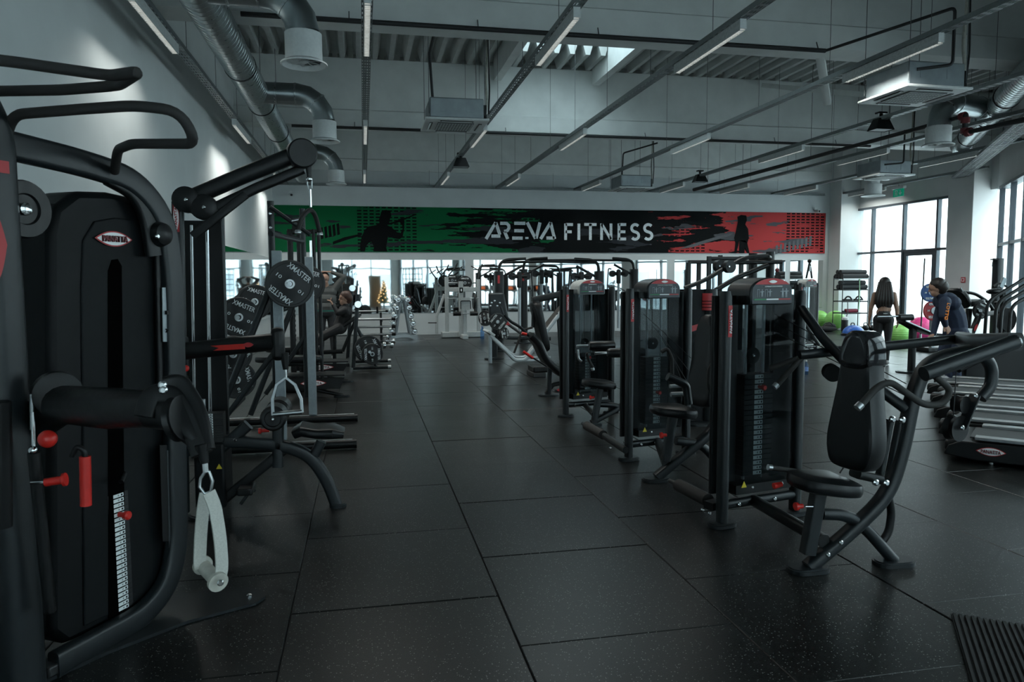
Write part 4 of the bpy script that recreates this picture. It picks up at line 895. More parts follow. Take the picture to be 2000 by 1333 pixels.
    pc = pl.w(-0.02, -0.08, zst+npl*h+0.12)
    MB().lathe(pc, n, [(0, -0.015), (0.055, -0.015), (0.048, 0), (0.055, 0.015), (0, 0.015)], 22).build('stack_pulley', PLASTIC, t); bolts(t, [pc+n*0.014], n, 0.01)
    MB().cyl(pc, pl.w(-0.02, -0.08, 1.45), 0.004, n=6).build('cable', CABLE, t)
    # base frame
    MB().cyl(pl.w(-half, 0, 0.14), pl.w(half, 0, 0.14), 0.032, n=14).build('base_tube', FRAME, t)
    MB().box(pl.w(0, -0.08, 0.235), (0.46, 0.24, 0.06), rz).build('stack_base', PLASTIC, t)
    bolts(t, [pl.w(a, 0.033, 0.14) for a in (-0.2, -0.05, 0.1)], n, 0.013)
    bolts(t, [pl.w(a, 0.04, 0.245) for a in (-0.1, 0.15)], n, 0.010)
    place(flat([(-1, -0.8), (1, -0.8), (0, 1)], 'triangle'), 'warning_sticker', YELLOW, t, pl.w(-0.17, 0.04, 0.27), e, (0, 0, 1), 0.022, 0.024, 0.002)
# ---- R4: shoulder press, the nearest
p4 = Plane(2.565, 4.40, 12)
t = thing('shoulder_press', 'nearest right shoulder press machine with tall black backrest and curved handles', 'gym machine', (2.6, 4.0, 0))
tower(t, p4, 0.6, 'SHOULDER PRESS', FRAME, 20, 17)
YS = 3.55
q = lambda x, y, Y=YS: P(x, y, Y=Y)
flat_tube(t, [V((q(1578, 1112).x, YS, 0.02)), q(1660, 1040), q(1735, 966), q(1762, 880), q(1782, 775), q(1806, 715), q(1850, 694), q(1905, 684)], 0.07, 0.085, 0.16, 'main_frame', up=(0, -1, 0), r=0.025)
feet(t, (q(1578, 1112).x, YS), 0.24, 0.14, 0); 
rp = P(1745, 1102, Z=0.0); feet(t, (rp.x, rp.y), 0.24, 0.14, 0)
rnd_tube(t, [q(1604, 1004), q(1655, 1006), q(1692, 1034), V((rp.x, rp.y, 0.02))], 0.034, 0.12, 'rear_leg')
bolts(t, [q(1642, 1060, YS-0.04), q(1617, 1084, YS-0.04)], (0, -1, 0), 0.013)
flat_tube(t, [q(1598, 965), q(1577, 1082)], 0.072, 0.07, 0, 'seat_sleeve', up=(0, -1, 0), r=0.012)
flat_tube(t, [q(1604, 945), q(1598, 970)], 0.05, 0.05, 0, 'seat_post', STEELD, up=(0, -1, 0))
MB().lathe(q(1553, 990, YS-0.02), (1, 0, 0), [(0, 0), (0.022, 0), (0.022, 0.016), (0.013, 0.02), (0.013, 0.045), (0, 0.045)], 14).build('pin_grip', RED, t); MB().cyl(q(1572, 990, YS-0.02), q(1590, 990, YS-0.02), 0.008).build('pin_shaft', CHROME, t)
sx0, sx1 = q(1544, 945).x, q(1664, 945).x
MB().pad([(-0.15, -0.13), (0.02, -0.19), (0.14, -0.17), (0.16, -0.08), (0.15, 0.0), (0.16, 0.08), (0.14, 0.17), (0.02, 0.19), (-0.15, 0.13), (-0.19, 0.0)], V(((sx0+sx1)/2, YS, q(1600, 957).z)), (1, 0, -0.12), (0, 1, 0), 0.075, 0.025, 0.012).build('seat', PAD, t)
MB().cyl(q(1506, 914, YS+0.12), q(1560, 922, YS+0.12), 0.014).build('seat_grip', GRIP, t); MB().cyl(q(1500, 913, YS+0.12), q(1507, 914, YS+0.12), 0.017).build('grip_cap', STEEL, t); MB().lathe(q(1511, 950, YS+0.1), (1, 0, 0.15), [(0, 0), (0.018, 0), (0.014, 0.05), (0, 0.055)], 12).build('release_lever', RED, t)
# backrest: tapered pad with glossy cap, leaning back
bt, bbm = q(1712, 648), q(1690, 915)
up_ = (V((bt.x, YS, bt.z))-V((bbm.x, YS, bbm.z))); Lb = up_.length; up_.normalize()
lat = V((0, -1, 0)); lat = V((0.22, -0.97, 0)).normalized(); fr = lat.cross(up_)
base = V((bbm.x-0.02, YS, bbm.z))
outl = [(-0.13, 0.03), (-0.09, 0.0), (0.09, 0.0), (0.13, 0.03), (0.155, 0.12), (0.15, 0.22), (0.10, Lb*0.72), (0.095, Lb*0.86), (0.075, Lb*0.95), (0.04, Lb), (-0.04, Lb), (-0.075, Lb*0.95), (-0.095, Lb*0.86), (-0.10, Lb*0.72), (-0.15, 0.22), (-0.155, 0.12)]
MB().pad(outl, base+fr*0.0, lat, up_, 0.13 if fr.x < 0 else 0.13, 0.03, 0.0).build('backrest', PAD, t)
capo = [(a*1.03, b_+0.004) for a, b_ in outl if b_ > Lb*0.70]
MB().pad(capo, base-fr*0.004, lat, up_, 0.138, 0.014, 0.0).build('backrest_cap', mat('glossy black cover', (0.012, 0.013, 0.015), 0.12), t)
bk = base+fr*-0.06+up_*0.0
flat_tube(t, [q(1738, 820), q(1715, 945)], 0.03, 0.055, 0, 'backrest_rail', up=(0, -1, 0)); flat_tube(t, [q(1757, 822, YS+0.02), q(1732, 950, YS+0.02)], 0.03, 0.05, 0, 'backrest_rail', up=(0, -1, 0))
for a in ((1741, 819), (1760, 820), (1708, 942), (1728, 943)): MB().lathe(q(*a, YS-0.05), (0, -1, 0), [(0, 0), (0.018, 0), (0.018, 0.016), (0.010, 0.022), (0, 0.022)], 14).build('pivot_bolt', CHROME, t)
flat_tube(t, [q(1670, 925), q(1715, 935)], 0.10, 0.05, 0, 'backrest_foot', PLASTIC)
MB().tube([q(1640, 925, YS+0.05), q(1650, 910, YS+0.05), q(1646, 905, YS+0.05)], 0.004, 6).build('cable', CABLE, t)
# press arms
YN, YF = 3.05, 4.05
def ar(y0, dx, dy, Y, far=False): pass
MB().cyl(q(1804, 731, YN), q(1984, 668, YN), 0.036, n=16).build('press_arm', FRAME, t); MB().lathe(q(1984, 668, YN), q(1984, 668, YN)-q(1804, 731, YN), [(0.036, -0.004), (0.036, 0.004), (0.024, 0.008), (0, 0.008)], 18).build('arm_cap', STEEL, t)
rnd_tube(t, [q(1680, 793, YN), q(1712, 757, YN), q(1738, 745, YN), q(1770, 768, YN), q(1806, 793, YN), q(1842, 790, YN), q(1858, 762, YN), q(1826, 735, YN)], 0.0165, 0.05, 'handle', GRIP)
MB().cyl(q(1674, 798, YN), q(1682, 790, YN), 0.019, n=14).build('handle_cap', STEEL, t)
MB().cyl(q(1560, 694, YF), q(1876, 662, YF), 0.030, n=14).build('press_arm', FRAME, t)
rnd_tube(t, [q(1518, 752, YF), q(1545, 722, YF), q(1566, 700, YF)], 0.0165, 0.03, 'handle', GRIP); rnd_tube(t, [q(1504, 720, YF+0.1), q(1560, 700, YF)], 0.0165, 0, 'handle', GRIP); MB().cyl(q(1512, 757, YF), q(1518, 751, YF), 0.019).build('handle_cap', STEEL, t)
flat_tube(t, [q(1876, 662, YF), q(1900, 668, 3.6), q(1984, 668, YN)], 0.07, 0.09, 0.1, 'pivot_yoke')
# lever linkage, counter pulley, hose
rnd_tube(t, [q(1915, 690), q(1938, 715), q(1936, 755), q(1915, 778)], 0.034, 0.08, 'lever')
flat_tube(t, [q(1905, 772), q(1878, 838)], 0.012, 0.075, 0, 'lever_plate', up=(0, -1, 0)); bolts(t, [q(1905, 774, YS-0.03), q(1879, 836, YS-0.03)], (0, -1, 0), 0.014)
for a, r_ in (((1866, 836), 0.075), ((1876, 790), 0.05)): MB().lathe(q(*a, YS+0.02), (0.25, -1, 0), [(0, -0.03), (r_, -0.03), (r_*0.85, 0), (r_, 0.03), (0, 0.03)], 24).build('pulley_wheel', PLASTIC, t)
MB().cyl(q(1868, 720), q(1862, 815), 0.003, n=6).build('cable', CABLE, t)
rnd_tube(t, [q(1735, 970), q(1742, 1000), q(1736, 1040), q(1722, 1060)], 0.022, 0.08, 'hose', PLASTIC)
MB().lathe(q(1955, 682), q(1840, 737)-q(1955, 682), [(0, 0), (0.02, 0), (0.02, 0.3), (0, 0.3)], 12).build('spring_cover', PLASTIC, t)
rnd_tube(t, [p4.w(0.31, 0, 1.42), P(1610, 665, Y=4.1), q(1668, 725, 3.72), q(1770, 800)], 0.03, 0.05, 'tie_tube')
for dy in (-0.04, 0.0, 0.04): MB().lathe(P(1624, 728, Y=3.95)+V((dy*0.5, dy, 0)), (0.5, 1, 0), [(0, -0.012), (0.05, -0.012), (0.042, 0), (0.05, 0.012), (0, 0.012)], 20).build('pulley_wheel', PLASTIC, t)
for k in range(3): MB().cyl(p4.w(0.15, -0.08, 1.38-0.06*k), q(1770, 750+12*k, 3.6), 0.003, n=5).build('cable', CABLE, t)
flat_tube(t, [p4.w(-0.05, 0, 0.14), V((q(1610, 1060).x, YS, 0.16))], 0.06, 0.07, 0, 'base_beam', FRAME2)
def foot_roller(t, a, b_):
    a, b_ = V(a), V(b_); MB().cyl(a, b_, 0.045, n=16).build('foot_roller', GRIP, t); d = (b_-a).normalized()
    MB().cyl(b_, b_+d*0.12, 0.02).build('roller_arm', FRAME, t)
foot_roller(t, P(1383, 978, Z=0.12), P(1325, 948, Z=0.12))
MB().box(P(1400, 985, Z=0.12), (0.16, 0.08, 0.05), R(20)).build('roller_bracket', FRAME2, t)
bolts(t, [P(x, y, Z=0.1) for x, y in ((1372, 996), (1386, 1003), (1416, 992))], (0, -1, 0), 0.012)
# ---- R3: chest press
p3 = Plane(2.60, 6.22, 12)
t = thing('chest_press', 'middle right chest press machine with dark arched sign head', 'gym machine', (2.8, 6.0, 0))
tower(t, p3, 0.6, 'VERTICAL CHEST PRESS', FRAME, 18, 8)
YS = 5.45; q3 = lambda x, y, Y=YS: P(x, y, Y=Y)
MB().pad([(-0.17, -0.12), (0.02, -0.18), (0.14, -0.16), (0.16, 0.0), (0.14, 0.16), (0.02, 0.18), (-0.17, 0.12), (-0.2, 0.0)], V((q3(1316, 800).x, YS, q3(1316, 812).z)), (1, 0, -0.1), (0, 1, 0), 0.075, 0.025, 0.012).build('seat', PAD, t)
flat_tube(t, [q3(1314, 815), q3(1300, 900)], 0.07, 0.07, 0, 'seat_sleeve', up=(0, -1, 0)); MB().lathe(q3(1290, 851, YS-0.05), (1, 0, 0), [(0, 0), (0.024, 0), (0.024, 0.016), (0.013, 0.02), (0.013, 0.05), (0, 0.05)], 14).build('pin_grip', RED, t)
flat_tube(t, [V((q3(1282, 940).x, YS, 0.03)), q3(1340, 885), q3(1398, 838), q3(1420, 720), q3(1430, 620)], 0.07, 0.085, 0.15, 'main_frame', up=(0, -1, 0))
feet(t, (q3(1282, 940).x, YS), 0.24, 0.14)
rnd_tube(t, [q3(1320, 862), q3(1368, 866), q3(1398, 900)], 0.034, 0.1, 'rear_leg'); feet(t, (q3(1420, 940).x, YS), 0.2, 0.13)
MB().pad([(-0.14, 0.03), (-0.09, 0), (0.09, 0), (0.14, 0.03), (0.155, 0.14), (0.11, 0.55), (0.08, 0.70), (0.03, 0.74), (-0.03, 0.74), (-0.08, 0.70), (-0.11, 0.55), (-0.155, 0.14)], V((q3(1382, 795).x, YS, q3(1382, 795).z)), V((0.22, -0.97, 0)), V((0.10, 0.02, 1)).normalized(), 0.12, 0.03).build('backrest', PAD, t)
rnd_tube(t, [q3(1292, 688, 5.7), q3(1303, 681, 5.7), q3(1312, 700, 5.7), q3(1313, 745, 5.7)], 0.017, 0.03, 'handle', GRIP)
rnd_tube(t, [q3(1304, 736, 5.0), q3(1318, 742, 5.0), q3(1340, 752, 5.0), q3(1345, 790, 5.0)], 0.03, 0.03, 'press_arm')
rnd_tube(t, [q3(1398, 705, 5.2), q3(1385, 720, 5.2), q3(1384, 755, 5.2), q3(1395, 780, 5.2)], 0.017, 0.04, 'handle', GRIP)
MB().cyl(q3(1308, 755, 5.2), q3(1335, 754, 5.2), 0.014).build('seat_grip', STEEL, t); MB().cyl(q3(1310, 771, 5.2), q3(1338, 770, 5.2), 0.018).build('rest_bar', STEEL, t)
flat_tube(t, [V((q3(1300, 930).x, YS, 0.14)), p3.w(0.0, 0, 0.14)], 0.06, 0.07, 0, 'base_beam', FRAME2)
foot_roller(t, P(1178, 850, Z=0.12), P(1146, 832, Z=0.12)); flat_tube(t, [P(1180, 852, Z=0.12), P(1222, 880, Z=0.12)], 0.05, 0.06, 0, 'roller_beam', FRAME2); bolts(t, [P(x, y, Z=0.1) for x, y in ((1192, 875), (1202, 868), (1220, 864))], (0, -1, 0), 0.014)
for k in range(4): MB().cyl(p3.w(-0.1+0.09*k, -0.1, 1.3-0.1*k), q3(1350, 700+30*k, 5.9), 0.003, n=5).build('cable', CABLE, t)
# ---- R2: seated leg machine with rollers
p2 = Plane(2.62, 8.38, 12)
t = thing('leg_machine', 'right machine with pale arched sign head and padded rollers', 'gym machine', (2.8, 8.2, 0))
tower(t, p2, 0.6, 'UPPER BACK', LIGHTH, 13, 11)
q2 = lambda x, y, Y=7.75: P(x, y, Y=Y)
MB().pad([(-0.18, -0.10), (0.0, -0.16), (0.16, -0.14), (0.18, 0.0), (0.16, 0.14), (0.0, 0.16), (-0.18, 0.10), (-0.2, 0.0)], V((q2(1170, 752).x, 7.75, q2(1170, 757).z)), (1, 0, -0.12), (0, 1, 0), 0.075, 0.025, 0.012).build('seat', PAD, t)
flat_tube(t, [q2(1172, 760), q2(1160, 828)], 0.07, 0.07, 0, 'seat_sleeve', up=(0, -1, 0)); MB().lathe(q2(1152, 777, 7.7), (1, 0, 0), [(0, 0), (0.022, 0), (0.022, 0.016), (0.013, 0.02), (0.013, 0.05), (0, 0.05)], 14).build('pin_grip', RED, t)
rnd_tube(t, [q2(1165, 790), q2(1205, 792), q2(1235, 815)], 0.032, 0.08, 'rear_leg'); flat_tube(t, [V((q2(1155, 838).x, 7.75, 0.03)), q2(1205, 800), q2(1240, 770)], 0.06, 0.07, 0.05, 'main_frame', up=(0, -1, 0))
feet(t, (q2(1157, 836).x, 7.75), 0.22, 0.13); flat_tube(t, [V((q2(1160, 815).x, 7.75, 0.12)), p2.w(-0.05, 0, 0.12)], 0.05, 0.06, 0, 'base_beam', FRAME2)
for (x0, x1, y, Y_) in ((1150, 1200, 676, 7.7), (1186, 1258, 690, 7.5)):
    a, b_ = P(x0, y, Y=Y_), P(x1, y-1, Y=Y_); b_.z = a.z
    MB().sweep([a, a+(b_-a)*0.06, a+(b_-a)*0.94, b_], circ(1, 18), scale=[0.04, 0.052, 0.052, 0.04]).build('pad_roller', PAD, t); MB().cyl(a-V((0.14, 0, 0)), a, 0.016).build('roller_axle', CHROME, t)
rnd_tube(t, [P(1128, 683, Y=7.7), P(1130, 702, Y=7.7), P(1136, 706, Y=7.7)], 0.014, 0.02, 'handle', CHROME); rnd_tube(t, [P(1146, 690, Y=7.6), P(1150, 704, Y=7.6), P(1158, 718, Y=7.6)], 0.016, 0, 'handle', GRIP)
MB().lathe(P(1157, 719, Y=7.6), (0.3, 0, -1), [(0.018, 0), (0.022, 0.01), (0.018, 0.03), (0, 0.03)], 12).build('handle_cap', STEEL, t)
# ---- reclined bench machine left of R2
t = thing('abdominal_bench', 'black curved bench with red grips in front of the pale-headed machine', 'gym machine', (2.55, 9.9, 0))
qb = lambda x, y, Y=9.9: P(x, y, Y=Y)
MB().sweep(fillet([qb(1034, 655), qb(1048, 668), qb(1064, 704), qb(1092, 728), qb(1112, 738)], 0.1), rrect(0.34, 0.10, 0.045, 4), up=(0, 0, 1), scale=None).build('curved_pad', PAD, t)
flat_tube(t, [qb(1074, 712), qb(1072, 770)], 0.06, 0.07, 0, 'bench_post', up=(0, -1, 0)); feet(t, (qb(1072, 775).x, 9.9), 0.3, 0.22)
flat_tube(t, [qb(1066, 770), qb(1080, 752), qb(1110, 746)], 0.05, 0.06, 0.02, 'base_beam', FRAME2)
MB().lathe(qb(1019, 651, 9.75), (1, 0, -0.3), [(0, 0), (0.02, 0), (0.02, 0.07), (0, 0.075)], 12).build('red_grip', RED, t)
rnd_tube(t, [qb(1040, 699, 9.6), qb(1068, 716, 9.6)], 0.012, 0, 'lever', FRAME2); MB().cyl(qb(1022, 687, 9.6), qb(1041, 700, 9.6), 0.019).build('red_grip', RED, t)
rnd_tube(t, [qb(1036, 660), qb(1018, 640), qb(996, 628), qb(985, 615)], 0.02, 0.1, 'arm_tube')
logo(t, qb(1093, 762, 9.84), (1, 0, 0), (0, 0, 1), 0.09, 0.04, 0, full=False)
flat_tube(t, [qb(1040, 587, 10.3), qb(1102, 573, 10.3)], 0.12, 0.09, 0, 'top_beam', FRAME2)
flat_tube(t, [qb(1042, 588, 10.3), qb(1041, 640, 10.3)], 0.05, 0.05, 0, 'front_drop', FRAME2)
MB().pad([(-0.13, 0), (0.13, 0), (0.14, 0.4), (0.12, 0.76), (-0.12, 0.76), (-0.14, 0.4)], qb(1072, 685, 10.3), V((0.1, -1, 0)), V((-0.22, 0, 1)).normalized(), 0.11, 0.03).build('back_pad', PAD, t)
rnd_tube(t, [qb(1040, 640, 10.2), qb(1020, 645, 10.2), qb(1012, 668, 10.2), qb(1004, 690, 10.2)], 0.016, 0.05, 'handle', GRIP)
flat_tube(t, [V((2.85, 10.3, 0.03)), V((2.85, 10.3, 1.52))], 0.07, 0.07, 0, 'rear_post'); feet(t, (2.85, 10.3), 0.3, 0.2)
b = thing('step_platform', 'low black step platform on the floor beside the curved bench', 'step', (3.1, 12.1, 0))
c = P(1085, 738, Z=0); MB().box((c.x+0.12, c.y+0.3, 0.13), (0.95, 0.45, 0.10)).build('deck', PLASTIC, b, bevel=0.02); 
for s_ in (-1, 1): MB().box((c.x+0.12+s_*0.38, c.y+0.3, 0.04), (0.22, 0.5, 0.08)).build('block', RUBBER, b, bevel=0.01)
# ================================================================== banner on the back wall
def banner_mat():
    m = bpy.data.materials.new('printed banner'); m.use_nodes = True; t = m.node_tree; b = t.nodes['Principled BSDF']; L = t.links
    g = t.nodes.new('ShaderNodeNewGeometry'); sp = t.nodes.new('ShaderNodeSeparateXYZ'); L.new(g.outputs['Position'], sp.inputs[0])
    def math_(op, a, c, d=None):
        n = t.nodes.new('ShaderNodeMath'); n.operation = op
        for i, q in enumerate((a, c, d)):
            if q is None: continue
            if isinstance(q, (int, float)): n.inputs[i].default_value = q
            else: L.new(q, n.inputs[i])
        return n.outputs[0]
    mp = t.nodes.new('ShaderNodeMapping'); mp.inputs['Rotation'].default_value = (0, R(20), 0); mp.inputs['Scale'].default_value = (0.75, 1, 5.5); L.new(g.outputs['Position'], mp.inputs['Vector'])
    nz = t.nodes.new('ShaderNodeTexNoise'); nz.inputs['Scale'].default_value = 1.0; nz.inputs['Detail'].default_value = 6; nz.inputs['Roughness'].default_value = 0.62; L.new(mp.outputs[0], nz.inputs['Vector'])
    n2 = t.nodes.new('ShaderNodeTexNoise'); n2.inputs['Scale'].default_value = 0.9; n2.inputs['Detail'].default_value = 5; mp2 = t.nodes.new('ShaderNodeMapping'); mp2.inputs['Rotation'].default_value = (0, R(24), 0); mp2.inputs['Scale'].default_value = (0.6, 1, 4.0); mp2.inputs['Location'].default_value = (7, 3, 2); L.new(g.outputs['Position'], mp2.inputs['Vector']); L.new(mp2.outputs[0], n2.inputs['Vector'])
    x = sp.outputs['X']; z = sp.outputs['Z']
    # green field on the left, red field on the right, both with torn streaky edges
    gx = math_('MULTIPLY_ADD', x, -0.34, 1.5); gm = math_('ADD', gx, math_('MULTIPLY', math_('SUBTRACT', nz.outputs['Fac'], 0.5), 5.0)); gt = math_('GREATER_THAN', gm, 0.30)
    rx = math_('MULTIPLY_ADD', x, 0.36, -3.7); rm = math_('ADD', rx, math_('MULTIPLY', math_('SUBTRACT', nz.outputs['Fac'], 0.5), 5.0)); rt = math_('GREATER_THAN', rm, 0.18)
    # dash half-tone bands
    ux = math_('FRACT', math_('MULTIPLY', x, 5.6), 0); uz = math_('FRACT', math_('MULTIPLY', z, 10.5), 0)
    dash = math_('MULTIPLY', math_('GREATER_THAN', ux, 0.30), math_('GREATER_THAN', uz, 0.52))
    band = math_('GREATER_THAN', math_('SINE', math_('MULTIPLY_ADD', x, 1.35, 0.6), 0), 0.35)
    dm = math_('SUBTRACT', 1.0, math_('MULTIPLY', math_('MULTIPLY', dash, band), math_('GREATER_THAN', n2.outputs['Fac'], 0.42)))
    gt = math_('MULTIPLY', gt, math_('LESS_THAN', n2.outputs['Fac'], 0.605)); gt = math_('MULTIPLY', gt, dm); rt = math_('MULTIPLY', rt, dm)
    gs = math_('GREATER_THAN', n2.outputs['Fac'], 0.60)
    def mix(f, a, c):
        n = t.nodes.new('ShaderNodeMix'); n.data_type = 'RGBA'; L.new(f, n.inputs['Factor'])
        for s_, q in (('A', a), ('B', c)):
            if isinstance(q, tuple): n.inputs[s_].default_value = (*q, 1)
            else: L.new(q, n.inputs[s_])
        return n.outputs['Result']
    c = mix(gs, (0.0055, 0.007, 0.008), (0.028, 0.032, 0.038))
    c = mix(gt, c, (0.006, 0.115, 0.042)); c = mix(rt, c, (0.40, 0.048, 0.05)); c = mix(math_('MULTIPLY', math_('GREATER_THAN', n2.outputs['Fac'], 0.585), math_('GREATER_THAN', x, 9.0)), c, (0.075, 0.078, 0.088))
    L.new(c, b.inputs['Base Color']); b.inputs['Roughness'].default_value = 0.8; b.inputs['Specular IOR Level'].default_value = 0.1
    return m
BZ0, BZ1 = 2.48, 3.82; BY = BW-0.03
ban = thing('wall_banner', 'long printed wall banner with white lettering, green left end, red right end', 'banner', (6.4, BW-0.02, BZ0))
MB().box(((LW+0.02+15.24)/2, BW-0.015, (BZ0+BZ1)/2), (15.24-LW-0.02, 0.026, BZ1-BZ0)).build('banner_sheet', banner_mat(), ban)
INK = mat('banner ink', (0.005, 0.0062, 0.007), 0.8, spec=0.1); PALE = mat('banner pale print', (0.62, 0.70, 0.74), 0.7); GRINK = mat('banner grey ink', (0.07, 0.075, 0.085), 0.55)
def bpoly(pts, m, name, lift=0.004):
    w = [P(x, y, Y=BY) for x, y in pts]; o = V((0, BY-lift+0.002, 0))
    pl2 = [(q.x, q.z) for q in w]
    a = sum(pl2[i][0]*pl2[(i+1) % len(pl2)][1]-pl2[(i+1) % len(pl2)][0]*pl2[i][1] for i in range(len(pl2)))
    if a < 0: pl2 = pl2[::-1]
    return MB().prism(pl2, o, (1, 0, 0), (0, 0, 1), 0.003).build(name, m, ban, ang=10)
z6 = lambda pts: [(650+x/4, 400+y/4) for x, y in pts]
bpoly(z6([(372, 80), (380, 52), (415, 40), (450, 52), (458, 85), (445, 118), (442, 140), (425, 160), (460, 178), (500, 215), (530, 222), (545, 190), (540, 152), (515, 132), (508, 115), (545, 106), (560, 128), (556, 200), (545, 255), (520, 270), (478, 264), (432, 248), (425, 290), (415, 330), (427, 366), (315, 366), (322, 330), (302, 290), (276, 302), (256, 330), (250, 366), (214, 366), (214, 310), (226, 250), (250, 196), (280, 170), (340, 160), (365, 148), (360, 118)]), INK, 'athlete_silhouette')
bpoly(z6([(330, 165), (500, 130), (560, 105), (640, 75), (642, 84), (560, 118), (505, 142), (340, 178)]), INK, 'bar_silhouette', 0.003)
bpoly(z6([(0, 290), (90, 255), (230, 225), (226, 240), (110, 275), (0, 312)]), INK, 'brush_stroke', 0.003)
for k in range(5): bpoly([(625+k*8-(0 if k < 4 else 0), 446-2*k), (630+k*8, 444-2*k), (632+k*8, 466-2*k), (627+k*8, 468-2*k)], INK, 'stripe', 0.003)
z7 = lambda pts: [(1000+x/4, 450+y/4) for x, y in pts]
bpoly(z7([(1735, 180), (1745, 100), (1735, 60), (1750, 0), (1765, -70), (1760, -105), (1790, -120), (1830, -115), (1835, -80), (1822, -45), (1845, -10), (1850, 60), (1838, 100), (1855, 180), (1838, 180), (1815, 120), (1822, 80), (1815, 180), (1772, 180), (1775, 80), (1768, 120), (1752, 180)]), INK, 'athlete_silhouette')
bpoly(z7([(1290, 150), (1450, 95), (1600, 50), (1730, 20), (1700, 45), (1560, 85), (1420, 130)]), GRINK, 'brush_stroke', 0.003)
z8 = lambda pts: [(1500+x/4, 450+y/4) for x, y in pts]
for k in range(9): bpoly(z8([(60+k*33, 120-k*9), (78+k*33, 116-k*9), (74+k*33, 185-k*8), (56+k*33, 188-k*8)]), GRINK, 'stripe', 0.003)
# lettering: geometric strokes
def stroke(pts, th, name='letter'):
    return pts, th
def letter(strokes, x0, x1, y0, y1, th):
    """strokes in a unit box mapped on the banner rectangle x0..x1 (px), y0 (top) .. y1 (bottom)"""
    a, b_ = P(x0, y1, Y=BY), P(x1, y0, Y=BY); g = MB()
    for st in strokes:
        w = [V((a.x+(b_.x-a.x)*u, BY-0.004, a.z+(b_.z-a.z)*v)) for u, v in st]
        g.sweep(w, [(-th/2, -0.002), (th/2, -0.002), (th/2, 0.002), (-th/2, 0.002)], up=(0, -1, 0))
    return g.build('letter', PALE, ban)
T_ = 0.098
AR = [('A', 948, 977, [[(0.04, 0), (0.70, 1)], [(0.70, 1.0), (0.97, 0.26)], [(0.40, 0.18), (1.0, 0.18)]]), ('R', 977, 994, [[(0, 0.95), (0.75, 0.95), (0.98, 0.82), (1.0, 0.66), (0.8, 0.50), (0.45, 0.46)], [(0.5, 0.45), (0.85, 0.0)]]),
      ('E', 999, 1026, [[(0.2, 0.95), (1.0, 0.95)], [(0.2, 0.5), (0.9, 0.5)], [(0.05, 0.05), (0.8, 0.05)]]), ('N', 1026, 1056, [[(0.12, 1), (0.66, 0.03)], [(0.70, 0.03), (0.95, 1.0)], [(0.10, 0.0), (0.10, 0.12)]]), ('A', 1055, 1084, [[(0.03, 0), (0.70, 1)], [(0.70, 1.0), (0.97, 0.0)], [(0.42, 0.06), (0.97, 0.06)]])]
for nm, x0, x1, st in AR: letter(st, x0, x1, 435, 467, T_)
def arc(cx, cy, rx, ry, a0, a1, n=8): return [(cx+rx*math.cos(R(a0+(a1-a0)*i/n)), cy+ry*math.sin(R(a0+(a1-a0)*i/n))) for i in range(n+1)]
Sst = [arc(0.5, 0.72, 0.42, 0.22, 35, 250, 10)+arc(0.5, 0.26, 0.42, 0.22, 70, -145, 10)]
FI = [('F', 1103, 1119, [[(0.1, 0), (0.1, 1)], [(0.1, 0.94), (1, 0.94)], [(0.1, 0.5), (0.85, 0.5)]]), ('I', 1128, 1133, [[(0.5, 0), (0.5, 1)]]), ('T', 1141, 1165, [[(0.5, 0), (0.5, 1)], [(0, 0.94), (1, 0.94)]]),
      ('N', 1173, 1195, [[(0.08, 0), (0.08, 1)], [(0.08, 0.97), (0.92, 0.03)], [(0.92, 0), (0.92, 1)]]), ('E', 1207, 1223, [[(0.1, 0), (0.1, 1)], [(0.1, 0.94), (1, 0.94)], [(0.1, 0.5), (0.9, 0.5)], [(0.1, 0.06), (1, 0.06)]]), ('S', 1232, 1249, Sst), ('S', 1257, 1275, Sst)]
for nm, x0, x1, st in FI: letter(st, x0, x1, 437, 469, 0.09)

# ================================================================== L4 / L5: farther machines on the left
t = thing('cable_tower', 'black cable tower with chrome guide rods behind the silver rack uprights', 'gym machine', (-1.2, 11.25, 0))
q = lambda x, y, Y=11.25: P(x, y, Y=Y)
for x in (566, 584, 612, 622):
    a = q(x, 448); flat_tube(t, [a, V((a.x, 11.25, 0.03))], 0.05 if x > 600 else 0.08, 0.06, 0, 'post', FRAME2, up=(0, -1, 0))
flat_tube(t, [q(560, 455), q(625, 452)], 0.05, 0.06, 0, 'top_tube', FRAME2)
for x0 in (595, 607): MB().cyl(q(x0, 470, 11.15), V((q(x0, 470, 11.15).x, 11.15, 0.25)), 0.018, n=10).build('guide_rod', CHROME, t)
MB().lathe(q(583, 446, 11.15), (0, -1, 0), [(0, -0.03), (0.09, -0.03), (0.09, 0.03), (0, 0.03)], 20).build('pulley_wheel', PLASTIC, t); bolts(t, [q(583, 446, 11.11)], (0, -1, 0), 0.02)
stack(t, V((q(601, 700).x, 11.27, 0.2)), 0, 14, 0.24, 0.1, 0.035, 6)
MB().box((q(595, 700).x, 11.3, 0.06), (0.62, 0.5, 0.12)).build('base', FRAME2, t, bevel=0.02)
